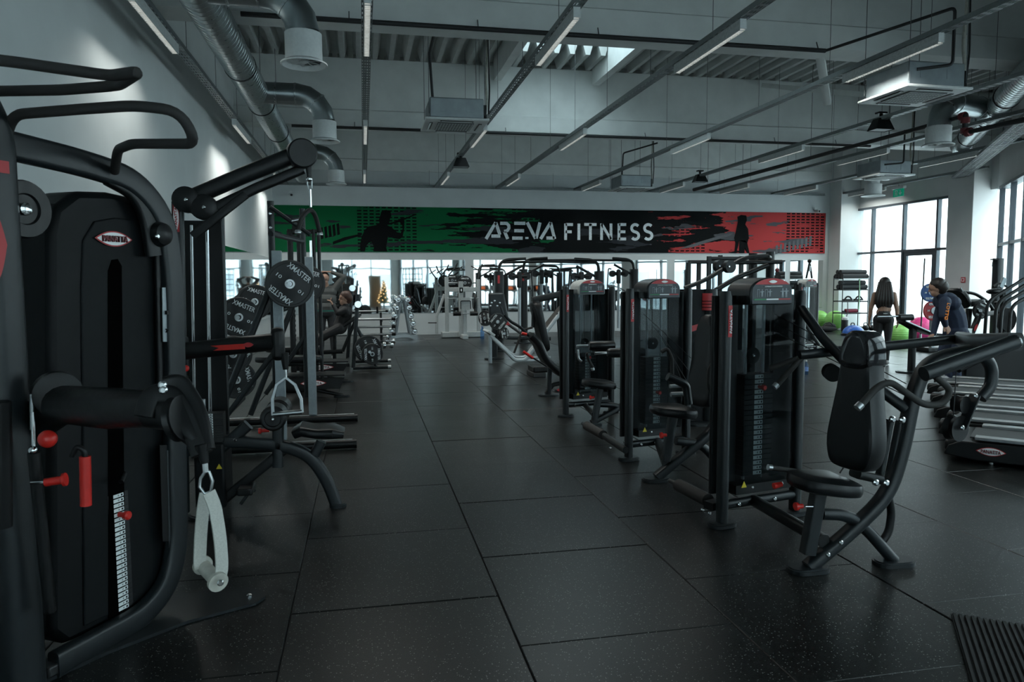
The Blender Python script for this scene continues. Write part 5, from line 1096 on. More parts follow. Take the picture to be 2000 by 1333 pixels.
def board_bench(label, Y, xl, xr, yt, yb, lx, foot):
    t = thing('exercise_bench', label, 'bench', (P(xr, yb, Y=Y).x-0.4, Y, 0))
    a, b_, c_, d_ = P(xl, yt, Y=Y), P(xr, yt, Y=Y), P(xr-9, yb, Y=Y), P(xl, yb, Y=Y)
    bo = poly_shell([a, b_, c_, d_], V((0, -1, 0)), 0.03).build('name_board', FRAME2, t)
    c = (P(lx, (yt+yb)/2, Y=Y)); logo(bo, V((c.x, Y-0.002, c.z)), (1, 0, 0), (0, 0, 1), 0.36*Y/10.3*0.97, 0.085, 0)
    MB().box(((a.x+b_.x)/2, Y+0.2, a.z+0.01), (b_.x-a.x, 0.42, 0.02)).build('tread_plate', FRAME2, t)
    flat_tube(t, [P(foot[0][0], foot[0][1], Y=Y+0.1), P(*foot[1], Y=Y+0.1), V((P(*foot[2], Y=Y+0.1).x, Y+0.1, 0.02))], 0.06, 0.05, 0.3, 'arched_leg', FRAME2); f3 = P(*foot[2], Y=Y+0.1); feet(t, (f3.x-0.03, Y+0.1), 0.22, 0.12)
    flat_tube(t, [V((a.x-0.1, Y+0.2, 0.04)), V((a.x-0.1, Y+0.2, 0.55))], 0.07, 0.07, 0, 'support', FRAME2); MB().pad([(-0.5, -0.14), (0.35, -0.14), (0.4, 0.0), (0.35, 0.14), (-0.5, 0.14)], (a.x+0.1, Y+0.25, 0.50), (1, 0, 0), (0, 1, 0), 0.08, 0.025).build('pad', PAD, t)
    flat_tube(t, [V((a.x-0.1, Y+0.2, 0.47)), V((a.x+0.45, Y+0.2, 0.47))], 0.06, 0.06, 0, 'pad_beam', FRAME2)
    MB().lathe(P(lx-15, yb+8, Y=Y+0.05), (1, 0, -0.1), [(0, 0), (0.02, 0), (0.02, 0.1), (0, 0.1)], 10).build('red_grip', RED, t)
board_bench('bench with a name board on its step, the nearer of two', 10.35, 555, 673, 738, 760, 612, ((590, 757), (632, 765), (672, 783)))
board_bench('bench with a name board on its step, the farther of two', 11.9, 568, 680, 711, 725, 627, ((630, 726), (652, 742), (680, 752)))
# plate-loaded incline bench
t = thing('incline_bench', 'incline bench press with leaning posts and plates stored on its stand', 'bench', (-0.2, 13.6, 0))
q = lambda x, y, Y=13.6: P(x, y, Y=Y)
for Y_, xt, yt, xb in ((13.6, 699, 575, 690), (14.7, 688, 545, 679)):
    a = q(xt, yt, Y_); b0 = q(xb, 720, Y_); flat_tube(t, [a, V((b0.x, Y_, 0.05))], 0.07, 0.07, 0, 'leaning_post', FRAME, up=(0, -1, 0))
    MB().cyl(a+V((0, -0.08, -0.18)), a+V((0, -0.13, -0.18)), 0.06).build('bar_hook', CHROME, t)
    c0 = q(712, 675, Y_); flat_tube(t, [q(697, 640, Y_), V((q(735, 726, Y_).x, Y_, 0.06))], 0.055, 0.055, 0, 'stand_leg', FRAME)
    MB().cyl((q(690, 730, Y_).x, Y_, 0.045), (q(758, 730, Y_).x, Y_, 0.045), 0.035, n=12).build('floor_tube', FRAME, t)
    MB().cyl((q(758, 730, Y_).x, Y_, 0.045), (q(764, 730, Y_).x, Y_, 0.045), 0.037, n=12).build('end_cap', STEEL, t)
flat_tube(t, [V((-1.35, 14.15, 0.28)), V((-0.4, 14.15, 0.30))], 0.08, 0.08, 0, 'base_beam', FRAME2); flat_tube(t, [V((-0.55, 14.15, 0.04)), V((-0.55, 14.15, 0.3))], 0.07, 0.07, 0, 'bench_leg', FRAME2)
flat_tube(t, [V((-0.3, 13.6, 0.10)), V((-0.3, 14.7, 0.10))], 0.06, 0.06, 0, 'cross_tube', FRAME2)
a, b_ = q(632, 668, 14.15), q(690, 628, 14.15); d = (b_-a).normalized(); MB().pad([(0, -0.15), ((b_-a).length+0.2, -0.15), ((b_-a).length+0.2, 0.15), (0, 0.15)], a, d, (0, 1, 0), 0.07, 0.025).build('back_pad', PAD, t)
flat_tube(t, [a+d*0.25-V((0, 0, 0.03)), V((a.x+0.2, 14.15, 0.3))], 0.06, 0.06, 0, 'pad_support', FRAME2)
flat_tube(t, [a+d*0.7-V((0, 0, 0.03)), V((-0.4, 14.15, 0.3))], 0.06, 0.06, 0, 'pad_support', FRAME2)
plate(q(727, 692, 13.3), (0.1, -1, 0), 'black XMASTER plate on the low peg beside the aisle, front one', R(90), 0.88)
plate(q(719, 682, 13.42), (0.1, -1, 0), 'larger black XMASTER plate behind the low front plate by the aisle', R(70), 1.15)
plate(q(718, 681, 14.6), (0.1, -1, 0), 'black plate on the farther low peg beside the aisle', 0.5, 1.1)
MB().cyl(q(722, 688, 13.2), q(722, 688, 13.7), 0.024).build('plate_peg', STEEL, t); MB().cyl(q(718, 681, 14.5), q(718, 681, 14.8), 0.024).build('plate_peg', STEEL, t)

# ================================================================== dumbbell A-frame, barbells on their stand
t = thing('dumbbell_rack', 'chrome A-frame dumbbell rack standing before the wall mirror', 'rack', (1.15, 20.6, 0))
YD = 20.6; qd = lambda x, y: P(x, y, Y=YD)
c0 = qd(788, 660).x
for Y_ in (20.55, 21.5):
    for s_ in (-1, 1): flat_tube(t, [V((c0+s_*0.20, Y_, 0.1)), V((c0+s_*0.05, Y_, 1.12))], 0.06, 0.05, 0, 'rack_leg', SILVER)
    MB().prism([(-0.40, 0), (-0.3, 0), (-0.15, 0.06), (0.15, 0.06), (0.3, 0), (0.40, 0), (0.38, 0.13), (-0.38, 0.13)], (c0, Y_+0.04, 0.0), (1, 0, 0), (0, 0, 1), 0.07).build('rack_foot', CHROME, t)
MB().box((c0, 21.0, 1.12), (0.1, 1.0, 0.05)).build('top_rail', SILVER, t)
db = thing('dumbbell', '', 'dumbbell')
for s_ in (-1, 1): MB().lathe((0, s_*0.09, 0), (0, s_, 0), [(0.0, -0.04), (0.055, -0.04), (0.075, -0.025), (0.078, 0.025), (0.066, 0.04), (0.05, 0.036), (0.03, 0.042), (0, 0.042)], 20).build('head', CHROME, db, local=True)
MB().cyl((0, -0.07, 0), (0, 0.07, 0), 0.014, n=12).build('grip', STEEL, db, local=True)
first = True; ROWN = ['top', 'second', 'third', 'fourth', 'lowest']
for s_, side in ((-1, 'left'), (1, 'right')):
    for j, (dx, z) in enumerate(((0.13, 1.08), (0.17, 0.86), (0.22, 0.63), (0.27, 0.42), (0.31, 0.20))):
        MB().bar((c0+s_*(dx+0.0), 20.55, z-0.07), (c0+s_*(dx+0.0), 21.5, z-0.07), 0.05, 0.03, 0.005).build('saddle_rail', SILVER, t)
        for k in range(3):
            o = db if first else dup(db); first = False
            o.location = (c0+s_*dx, 20.62+k*0.33, z+0.03); tag(o, '%s chrome dumbbell on the %s row, %s side of the A-frame' % (('front', 'middle', 'rear')[k], ROWN[j], side), 'dumbbell', 'chrome dumbbells on the A-frame')
t = thing('barbell_stand', 'low stand holding horizontal barbells left of the dumbbell rack', 'rack', (-0.1, 19.6, 0))
for x in (-0.75, 0.45):
    flat_tube(t, [V((x, 19.75, 0.02)), V((x, 19.95, 0.78))], 0.06, 0.06, 0, 'stand_post', FRAME2); MB().box((x, 19.75, 0.03), (0.08, 0.6, 0.06)).build('stand_foot', FRAME2, t)
for j, (zz, n_) in enumerate(((0.62, 'upper'), (0.42, 'middle'), (0.22, 'lowest'))):
    b = thing('barbell', '%s barbell on the low stand left of the dumbbell rack' % n_, 'barbell', (-0.1, 19.7, zz), 0, 'barbells on the low stand')
    MB().cyl((-1.2, 19.68+0.05*j*0, zz), (0.75, 19.68, zz), 0.03, n=12).build('shaft', STEEL, b)
    for s_ in (-1, 1): MB().cyl((0.72 if s_ > 0 else -1.2, 19.68, zz), (0.82 if s_ > 0 else -1.3, 19.68, zz), 0.045, n=14).build('sleeve', PLASTIC, b)
    for x in (-0.75, 0.45): MB().box((x, 19.70, zz-0.05), (0.07, 0.16, 0.05)).build('hook', FRAME2, t)
for i, (x, y) in enumerate(((752, 664), (762, 672), (757, 681))):
    c = P(x, y, Z=0.0); o = dup(db); o.location = (c.x, c.y, 0.079); o.rotation_euler = (0, 0, R(70+20*i)); tag(o, ('farthest', 'middle', 'nearest')[i]+' of three chrome dumbbells lying on the floor by the aisle', 'dumbbell', 'dumbbells lying on the floor')

# ================================================================== pale grey plate-loaded machine at the back wall
t = thing('calf_machine', 'pale grey plate loaded machine with padded rollers at the back wall', 'gym machine', (2.9, 20.9, 0))
YG = 20.9; q = lambda x, y, Y=YG: P(x, y, Y=Y)
def vpost(x, y0, w, d, name, Y=YG, zb=0.05): a = q(x, y0, Y); MB().box((a.x, Y, (a.z+zb)/2), (w, d, a.z-zb)).build(name, GREYP, t, bevel=0.008); return a
pa = vpost(872, 541, 0.10, 0.12, 'post'); pb = vpost(934, 546, 0.09, 0.12, 'post'); pc = vpost(900, 550, 0.12, 0.12, 'centre_post', 20.7)
c = q(872, 566); MB().box(((pa.x+pb.x)/2, YG, c.z), (pb.x-pa.x, 0.1, 0.13)).build('cross_beam', GREYP, t, bevel=0.008)
MB().box((pc.x+0.0, 20.63, q(900, 567, 20.63).z), (0.10, 0.02, 0.14)).build('logo_plate', INK, t); MB().box((pc.x, 20.615, q(900, 567, 20.63).z), (0.03, 0.012, 0.07)).build('logo_mark', WHITEP, t)
flat_tube(t, [q(868, 575, 21.2), q(853, 618, 21.2), V((q(853, 650, 21.2).x, 21.2, 0.1))], 0.08, 0.08, 0, 'side_stay', GREYP); flat_tube(t, [V((pb.x+0.02, 21.2, 1.1)), V((pb.x+0.2, 21.2, 0.1))], 0.08, 0.08, 0, 'side_stay', GREYP)
MB().box(((pa.x+pb.x)/2, 21.0, 0.09), (pb.x-pa.x+0.3, 0.4, 0.16)).build('base', GREYP, t, bevel=0.02); MB().box((pc.x+0.05, 20.5, 0.06), (0.16, 0.6, 0.12)).build('base_tongue', GREYP, t, bevel=0.015)
MB().box((pc.x+0.08, 20.5, 0.45), (0.10, 0.08, 0.75)).build('roller_post', GREYP, t)
zr = q(908, 613, 20.45).z; MB().cyl((q(888, 613, 20.45).x, 20.45, zr), (q(932, 613, 20.45).x, 20.45, zr), 0.015).build('roller_axle', STEEL, t)
for x0, x1 in ((885, 900), (918, 933)): MB().cyl((q(x0, 613, 20.45).x, 20.45, zr), (q(x1, 613, 20.45).x, 20.45, zr), 0.062, n=16).build('pad_roller', PAD, t)
MB().prism(rrect(0.26, 0.36, 0.05), (pc.x+0.09, 20.42, q(908, 594, 20.42).z), (1, 0, 0), (0, 0, 1), 0.03).build('seat_board', GREYP, t)
MB().tube([(pc.x-0.05, 20.38, q(908, 604, 20.4).z), (pc.x-0.05, 20.38, q(908, 588, 20.4).z), (pc.x+0.23, 20.38, q(908, 588, 20.4).z), (pc.x+0.23, 20.38, q(908, 604, 20.4).z)], 0.012, 8, 0.04).build('seat_rim', PLASTIC, t)
MB().cyl((pa.x, 20.75, q(890, 583).z), (pb.x, 20.75, q(890, 583).z), 0.014).build('lever_bar', STEEL, t)
plate((pb.x-0.12, 20.95, q(925, 588).z), (1, 0, 0), 'black plate seen edge-on inside the pale grey machine', 0, 1.1)
plate(q(908, 553, 21.15), (0, -1, 0), 'black XMASTER plate on top of the pale grey machine', 0, 0.95); plate(q(883, 548, 21.25), (0, -1, 0), 'black plate half hidden on the left top of the pale grey machine', 0, 0.8)
MB().cyl((pa.x, 21.2, q(900, 553, 21.2).z), (pb.x, 21.2, q(900, 553, 21.2).z), 0.025).build('plate_bar', STEEL, t)
for pts in (((868, 546), (856, 530), (852, 520)), ((876, 538), (890, 522), (893, 514)), ((934, 545), (938, 528), (942, 516))):
    MB().sweep([q(x, y, 21.3) for x, y in pts], rrect(0.03, 0.13, 0.01), up=(0, -1, 0)).build('lever_arm', FRAME, t)
for a, b_ in (((853, 534), (867, 525)), ((894, 528), (903, 521)), ((920, 520), (934, 528))): MB().cyl(q(*a, 21.2), q(*b_, 21.2), 0.016).build('lever_grip', GRIP, t)
MB().cyl(q(836, 631, 20.95), q(853, 631, 20.95), 0.014).build('plate_peg', PLASTIC, t)
# ================================================================== silver leg press with black lever body
t = thing('leg_press', 'silver framed leg press with black plates beyond the curved bench', 'gym machine', (3.0, 14.2, 0))
q = lambda x, y, Y=14.2: P(x, y, Y=Y)
LS = mat('light silver paint', (0.40, 0.43, 0.44), 0.35, 0.4, 0.06)
for Y_ in (14.0, 14.5):
    a = q(957, 655, Y_); flat_tube(t, [a, V((a.x, Y_, 0.02))], 0.07, 0.07, 0, 'leg', SILVER, up=(0, -1, 0))
    flat_tube(t, [a, V((q(1006, 709, Y_).x, Y_, 0.06)), V((q(1026, 709, Y_).x, Y_, 0.06)), q(1104, 598, Y_)], 0.07, 0.08, 0.06, 'rail', LS, up=(0, -1, 0))
    flat_tube(t, [V((q(1012, 706, Y_).x, Y_, 0.05)), V((q(1075, 706, Y_).x, Y_, 0.05))], 0.07, 0.06, 0, 'floor_tube', LS)
    flat_tube(t, [q(1090, 612, Y_), V((q(1095, 690, Y_).x, Y_, 0.04))], 0.06, 0.06, 0, 'rear_leg', FRAME)
MB().box(q(955, 650, 14.25), (0.16, 0.62, 0.05), 0, M.Rotation(R(35), 3, 'Y')).build('shin_board', GREYP, t, bevel=0.01)
MB().pad([(-0.2, 0), (0.2, 0), (0.2, 0.8), (-0.2, 0.8)], q(1058, 655, 14.25), V((0, -1, 0)), (q(1100, 600)-q(1056, 655)).normalized(), 0.06, 0.02).build('sled_pad', mat('brown vinyl', (0.03, 0.026, 0.023), 0.5), t)
bd = MB().prism([(-0.16, 0), (0.16, 0), (0.26, -0.55), (0.2, -0.62), (-0.16, -0.62)], q(968, 572, 14.9), (1, 0, 0), (0, 0, 1), 0.12).build('lever_body', FRAME, t, bevel=0.04)
flat_tube(t, [q(968, 575, 14.9), V((q(965, 700, 14.9).x, 14.9, 0.04))], 0.12, 0.12, 0, 'body_post', FRAME); feet(t, (q(965, 700, 14.9).x, 14.9), 0.4, 0.3)
flat_tube(t, [q(978, 600, 14.8), q(990, 632, 14.8), q(1018, 652, 14.6)], 0.05, 0.06, 0.05, 'lever', FRAME)
bolts(t, [q(x, y, 14.76) for x, y in ((960, 592), (966, 588), (976, 592), (971, 598), (958, 598))], (0, -1, 0), 0.02)
place(flat([(-1, -0.8), (1, -0.8), (0, 1)], 'triangle'), 'warning_sticker', REDP, t, q(992, 632, 14.6), (1, 0, 0), (0, 0, 1), 0.05, 0.045, 0.002)
flat_tube(t, [V((q(965, 672, 14.9).x, 14.9, 0.45)), V((q(1075, 672, 14.9).x, 14.9, 0.4))], 0.08, 0.08, 0, 'stretcher', FRAME)
plate(q(972, 629, 14.45), (-0.1, -1, 0), 'black XMASTER plate on the front of the leg press', R(-50), 0.8)
plate(q(948, 622, 14.9), (-0.7, -0.7, 0), 'black plate turned aside at the left of the leg press', R(80), 0.75); plate(q(984, 652, 14.7), (0.6, -0.8, 0), 'black plate low on the right of the leg press', R(80), 0.6)
for (x, y, Y_) in ((972, 629, 14.4), (948, 622, 14.85), (984, 652, 14.65)): MB().cyl(q(x, y, Y_), V((q(x, y, Y_).x, 14.9, q(x, y, Y_).z)), 0.024).build('plate_peg', STEEL, t)
b = thing('water_bottle', 'clear blue water bottle on the floor beside the pale grey machine', 'bottle', P(943, 652, Y=20.2))
WB = glass('blue bottle plastic', (0.45, 0.65, 0.9)); c = V((P(942, 652, Y=20.3).x, 20.3, 0)); MB().lathe(c, (0, 0, 1), [(0.001, 0.0), (0.05, 0.0), (0.055, 0.02), (0.055, 0.24), (0.02, 0.30), (0.02, 0.32)], 16).build('bottle_body', WB, b); MB().lathe(c, (0, 0, 1), [(0.022, 0.315), (0.022, 0.34), (0, 0.34)], 12).build('cap', mat('blue cap', (0.03, 0.1, 0.4), 0.4), b)
# ================================================================== cable crossover rigs in the middle distance
def rig(label, Y, x0, x1, ytop, ex=(0, 0)):
    t = thing('cable_crossover', label, 'gym machine', (P(x0, 640, Y=Y).x, Y, 0)); q = lambda x, y, dy=0.0: P(x, y, Y=Y+dy)
    for x, s_ in ((x0, 1), (x1, -1)):
        a = q(x, ytop+12); MB().sweep([V((a.x, Y, 0.03)), a], rrect(0.20, 0.24, 0.06, 3), up=(0, -1, 0)).build('column', FRAME2, t)
        feet(t, (a.x, Y), 0.5, 0.4)
        rnd_tube(t, [a, a+V((0.03*s_, 0, 0.18)), a+V((0.18*s_, 0, 0.26)), a+V((0.62*s_, -0.1, 0.28))], 0.035, 0.12, 'top_arm', FRAME2)
        rnd_tube(t, [a+V((0.1*s_, 0, -0.12)), a+V((0.55*s_, 0, 0.12))], 0.03, 0, 'brace', FRAME2)
        b0 = a+V((0.46*s_, -0.1, 0)); MB().cyl(V((b0.x, b0.y, 0.35)), V((b0.x, b0.y, a.z)), 0.035, n=10).build('guide_column', SILVER, t)
        MB().box(b0+V((0, 0, -0.2)), (0.10, 0.12, 0.36)).build('carriage', PLASTIC, t, bevel=0.02)
        for k in (-1, 1): MB().lathe(b0+V((k*0.17, 0, -0.12)), (0, -1, 0), [(0, -0.04), (0.085, -0.04), (0.085, 0.04), (0, 0.04)], 16).build('pulley_wheel', PLASTIC, t)
        MB().cyl(b0+V((-0.17, 0, -0.12)), b0+V((0.17, 0, -0.12)), 0.05, n=10).build('swivel_arm', PLASTIC, t)
        rnd_tube(t, [b0+V((0.2*s_, 0, 0.0)), b0+V((0.28*s_, 0, 0.02)), b0+V((0.3*s_, 0, -0.3)), b0+V((0.33*s_, 0, -1.1))], 0.016, 0.05, 'cable_bow', FRAME2)
    a, b_ = q(x0, ytop), q(x1, ytop); z = a.z+0.06
    rnd_tube(t, [V((a.x+0.1, Y, z)), V(((a.x+b_.x)/2, Y, z+0.02)), V((b_.x-0.1, Y, z))], 0.03, 0, 'bridge_bar', FRAME2)
    place(flat([(-1, -1), (1, -1), (1, 1), (-1, 1)], 'sticker'), 'red_label', REDP, t, q(x0, ytop+28, -0.125), (1, 0, 0), (0, 0, 1), 0.025, 0.09, 0.001); return t
rig('black cable crossover rig standing behind the leg press', 16.6, 974, 1170, 518)
rig('black cable crossover rig behind the two arched machine heads', 18.6, 1022, 1238, 514)
# ================================================================== lat tower with the red band, perforated rig behind it
t = thing('lat_tower', 'black shrouded pulldown tower with a red band and long overhead arms', 'gym machine', (3.9, 7.6, 0))
q = lambda x, y, Y=7.6: P(x, y, Y=Y)
a, b_ = q(1336, 566), q(1378, 566)
MB().sweep([V(((a.x+b_.x)/2, 7.75, 0.03)), V(((a.x+b_.x)/2, 7.75, a.z))], rrect(b_.x-a.x+0.05, 0.34, 0.05), up=(0, -1, 0)).build('stack_shroud', SHROUD, t)
poly_shell([q(1341, 640, 7.57), q(1367, 632, 7.57), q(1367, 643, 7.57), q(1341, 652, 7.57)], V((0, -1, 0)), 0.004).build('red_band', REDP, t)
MB().cyl(V((q(1388, 565).x, 7.6, 0.03)), q(1388, 565), 0.075, n=16).build('round_post', FRAME, t); feet(t, (q(1370, 700).x, 7.65), 0.6, 0.5)
lbm = q(1388, 590, 7.52); sl = MB().sweep([V((lbm.x, 7.6, q(1388, 606).z)), V((lbm.x, 7.6, q(1388, 573).z))], circ(0.077, 16), cap=False).build('red_label', REDP, t)
for k in range(3): MB().sweep([V((lbm.x, 7.6, q(1388, 589+6*k).z)), V((lbm.x, 7.6, q(1388, 587.5+6*k).z))], circ(0.078, 16), cap=False).build('label_stripe', INK, sl)
for dy in (0.0, 0.16): 
    MB().tube([q(1337, 563, 7.5+dy), q(1372, 550, 7.5+dy), q(1418, 523, 7.5+dy), q(1455, 503, 7.5+dy), q(1500, 500, 7.5+dy)], 0.024, 10, 0.1).build('overhead_arm', STEELD, t)
for a_ in ((1405, 520, 7.72), (1424, 521, 7.45)): MB().lathe(q(*a_), (0.2, -1, 0), [(0, -0.03), (0.07, -0.03), (0.07, 0.03), (0, 0.03)], 22).build('pulley_wheel', PLASTIC, t); bolts(t, [q(a_[0], a_[1], a_[2]-0.04)], (0, -1, 0), 0.012)
rnd_tube(t, [q(1398, 567), q(1440, 542), q(1500, 518)], 0.028, 0, 'brace', FRAME2)
for x, yt in ((1471, 495), (1505, 492)): c = q(x, yt, 8.1); MB().cyl(V((c.x, 8.1, 0.03)), c, 0.05, n=14).build('rear_post', FRAME2, t); feet(t, (c.x, 8.1), 0.3, 0.3)
flat_tube(t, [q(1435, 513, 8.0), q(1526, 512, 8.0)], 0.06, 0.05, 0, 'cross_bar', FRAME2)
for x in (1478, 1518): MB().cyl(q(x, 514, 7.95), q(x, 524, 7.95), 0.004).build('cord', CABLE, t); ball_grip(t, q(x, 528, 7.95), 0.025, DKRED)
flat_tube(t, [q(1471, 508, 8.1), q(1505, 506, 8.1)], 0.04, 0.04, 0, 'cross_bar', FRAME2); flat_tube(t, [q(1500, 501, 7.58), q(1505, 503, 8.1)], 0.04, 0.04, 0, 'arm_link', FRAME2)
t = thing('power_rack', 'tall black perforated power rack behind the arched machine heads', 'rack', (7.5, 15.5, 0))
q = lambda x, y, Y=15.4: P(x, y, Y=Y)
hole = MB().cyl((0, -0.042, 0), (0, -0.038, 0), 0.015, n=8).mesh('hole'); hole.materials.append(GREYPR)
for x, Y_, yt in ((1345, 15.4, 512), (1365, 16.4, 512), (1385, 15.4, 500), (1407, 16.4, 498), (1448, 15.4, 500), (1470, 16.4, 500)):
    a = q(x, yt, Y_); p_ = MB().box((a.x, Y_, a.z/2), (0.08, 0.08, a.z-0.02)).build('upright', FRAME2, t)
    for k in range(10): inst(hole, 'hole', p_, (a.x, Y_, a.z-0.15-0.12*k)) if Y_ < 16 else None
for y in (505, 512): flat_tube(t, [q(1345 if y > 508 else 1385, y), q(1448, y)], 0.07, 0.08, 0, 'cross_member', FRAME2)
flat_tube(t, [q(1385, 506), q(1407, 505, 16.4)], 0.07, 0.08, 0, 'cross_member', FRAME2)
# ================================================================== floor mat at the lower right
c = P(1857, 1201, Z=0.0); e1 = (P(2000, 1224, Z=0)-c).normalized(); e2 = (P(1895, 1333, Z=0)-c); L2_ = 1.6; e2 = e2.normalized()
t = thing('ribbed_mat', 'ribbed black entrance mat at the lower right corner', 'mat', c)
MATM = mat('mat fibre', (0.012, 0.012, 0.012), 0.95, 0, 0.4, 300)
MB().prism([(0, 0), (1.0, 0), (1.0, 1.5), (0, 1.5)], c, e1, e2, -0.006).build('mat_backing', RUBBER, t)
g = MB()
for i in range(40): p0 = c+e1*(0.0125+i*0.025)+V((0, 0, 0.010)); g.sweep([p0+e2*0.01, p0+e2*1.49], [(-0.008, -0.005), (0.008, -0.005), (0.006, 0.005), (-0.006, 0.005)], cap=False)
g.build('mat_ribs', MATM, t, kind='stuff')
# ================================================================== treadmills along the glass front
BELT = mat('treadmill belt', (0.035, 0.038, 0.038), 0.6, 0, 0.15, 60)
def treadmill(c, label, rz, rails=True):
    t = thing('treadmill', label, 'treadmill', c, rz, 'treadmills facing the glass front'); L, W = 1.95, 0.80
    MB().prism([(0.0, 0.06), (0.03, 0.15), (0.12, 0.19), (L, 0.22), (L, 0.05), (0.25, 0.03)], (0, W/2, 0), (1, 0, 0), (0, 0, 1), W).build('deck', FRAME2, t, local=True, bevel=0.012)
    MB().box((L/2+0.08, 0, 0.207), (L-0.2, 0.52, 0.012)).build('belt', BELT, t, local=True)
    for s_ in (-1, 1):
        MB().box((L/2+0.1, s_*0.33, 0.222), (L-0.25, 0.115, 0.03)).build('side_rail', STEEL, t, local=True, bevel=0.006)
        MB().box((0.07, s_*0.30, 0.14), (0.14, 0.19, 0.11)).build('rear_cap', PLASTIC, t, local=True, bevel=0.03)
        MB().sweep(fillet([(L-0.2, s_*0.38, 0.1), (L-0.1, s_*0.38, 1.15), (L-0.6, s_*0.38, 1.05)], 0.1), rrect(0.06, 0.05, 0.015), up=(0, 1, 0)).build('handrail', FRAME2, t, local=True)
        MB().cyl((0.35, s_*0.3, 0.0), (0.35, s_*0.3, 0.1), 0.02).build('levelling_foot', STEEL, t, local=True); MB().cyl((L-0.2, s_*0.3, 0.0), (L-0.2, s_*0.3, 0.1), 0.03).build('levelling_foot', STEEL, t, local=True)
    MB().box((L-0.08, 0, 1.22), (0.12, 0.7, 0.34), 0, M.Rotation(R(-25), 3, 'Y')).build('console', PLASTIC, t, local=True, bevel=0.03)
    MB().box((L-0.15, 0, 1.24), (0.012, 0.3, 0.18), 0, M.Rotation(R(-25), 3, 'Y')).build('screen', mat('console screen', (0.1, 0.03, 0.01), 0.3, emit=(1.0, 0.22, 0.05), es=0.1), t, local=True)
    MB().box((L+0.02, 0, 0.26), (0.35, 0.78, 0.22)).build('motor_hood', PLASTIC, t, local=True, bevel=0.04)
    a = V(c); rr = M.Rotation(rz, 3, 'Z'); n = rr @ V((0, -1, 0)); 
    logo(t, a+rr @ V((0.35, -W/2-0.001, 0.125)), rr @ V((1, 0, 0)), (0, 0, 1), 0.22, 0.075, 2 if False else 0); return t
TD = V((0.66, -0.75, 0)).normalized(); TRZ = math.atan2(TD.y, TD.x); TL = V((0.625, 0.78, 0)).normalized()
for i, (s_, nm) in enumerate(((0.0, 'nearest'), (1.0, 'second nearest'), (2.0, 'third nearest'), (3.0, 'fourth nearest'), (4.0, 'farthest'))):
    p = V((5.02, 5.45, 0))+TL*(0.45+s_*0.98)
    treadmill(p, nm+' black treadmill deck at the right edge', TRZ)
# ================================================================== stepper with four bent rails
t = thing('stair_machine', 'black exercise platform with four bent tube handrails at the right edge', 'gym machine', P(1940, 668, Y=9.6))
q = lambda x, y, Y=9.6: P(x, y, Y=Y)
c = q(1945, 664); MB().box((c.x+0.3, 9.75, c.z/2), (1.4, 0.7, c.z), R(-20)).build('platform', PLASTIC, t, bevel=0.03)
for (x0, xm, ym, x1, y1, Y_) in ((1923, 1928, 590, 2000, 545, 9.9), (1942, 1946, 592, 2010, 552, 9.7), (1953, 1957, 596, 2020, 558, 9.5), (1970, 1974, 598, 2030, 568, 9.3)):
    rnd_tube(t, [q(x0, 658, Y_), q(xm, ym, Y_), q(x1, y1, Y_)], 0.026, 0.15, 'handrail', FRAME2)
# ================================================================== reclined machines before the big column
t = thing('reclined_machine', 'black reclined seat machine behind the bending person', 'gym machine', P(1890, 640, Y=12.2))
q = lambda x, y, Y=12.2: P(x, y, Y=Y)
bp_ = q(1884, 598); tp_ = q(1864, 562); u_ = (V((tp_.x, 12.2, tp_.z))-V((bp_.x, 12.2, bp_.z))); ub = u_.normalized()
MB().pad([(-0.2, 0), (0.2, 0), (0.2, u_.length), (-0.2, u_.length)], V((bp_.x, 12.2, bp_.z)), V((0.3, -0.95, 0)), ub, 0.1, 0.025).build('back_pad', PAD, t)
for s_ in (-0.16, 0.16): MB().bar(V((bp_.x-0.01, 12.2+s_, bp_.z)), V((tp_.x-0.01, 12.2+s_, tp_.z)), 0.02, 0.02, 0.004).build('pad_trim', STEEL, t)
MB().pad([(0, -0.2), (0.36, -0.2), (0.36, 0.2), (0, 0.2)], q(1884, 600), (1, 0, 0.15), (0, 1, 0), 0.1, 0.03).build('seat_pad', PAD, t)
flat_tube(t, [q(1893, 603), V((q(1885, 690).x, 12.2, 0.05))], 0.09, 0.09, 0, 'seat_post', FRAME2); flat_tube(t, [V((q(1870, 700).x, 12.2, 0.05)), V((q(1960, 700).x, 12.2, 0.05))], 0.1, 0.1, 0, 'floor_beam', FRAME2)
rnd_tube(t, [q(1880, 570), q(1905, 574), q(1930, 590), q(1948, 618)], 0.03, 0.1, 'side_arm', FRAME2)
plate(q(1915, 607, 12.0), (0, -1, 0), 'black weight disc on the reclined machine by the column', 0.4, 0.75); MB().cyl(q(1915, 607, 11.9), q(1915, 607, 12.3), 0.03).build('plate_peg', CHROME, t)
flat_tube(t, [q(1898, 650, 12.0), q(1913, 615, 12.0), q(1940, 612, 12.1)], 0.09, 0.09, 0.03, 'lever', FRAME2); logo(t, q(1906, 640, 11.93), (0.4, 0, 0.9), (-0.9, 0, 0.4), 0.16, 0.06, 0, full=False)
t = thing('exercise_bike', 'black exercise bike in front of the tall window at far right', 'exercise bike', P(1960, 650, Y=11.6))
q = lambda x, y, Y=11.6: P(x, y, Y=Y)
MB().lathe(q(1965, 625), (0.2, -1, 0), [(0, -0.05), (0.22, -0.05), (0.23, 0), (0.22, 0.05), (0, 0.05)], 28).build('flywheel', PLASTIC, t)
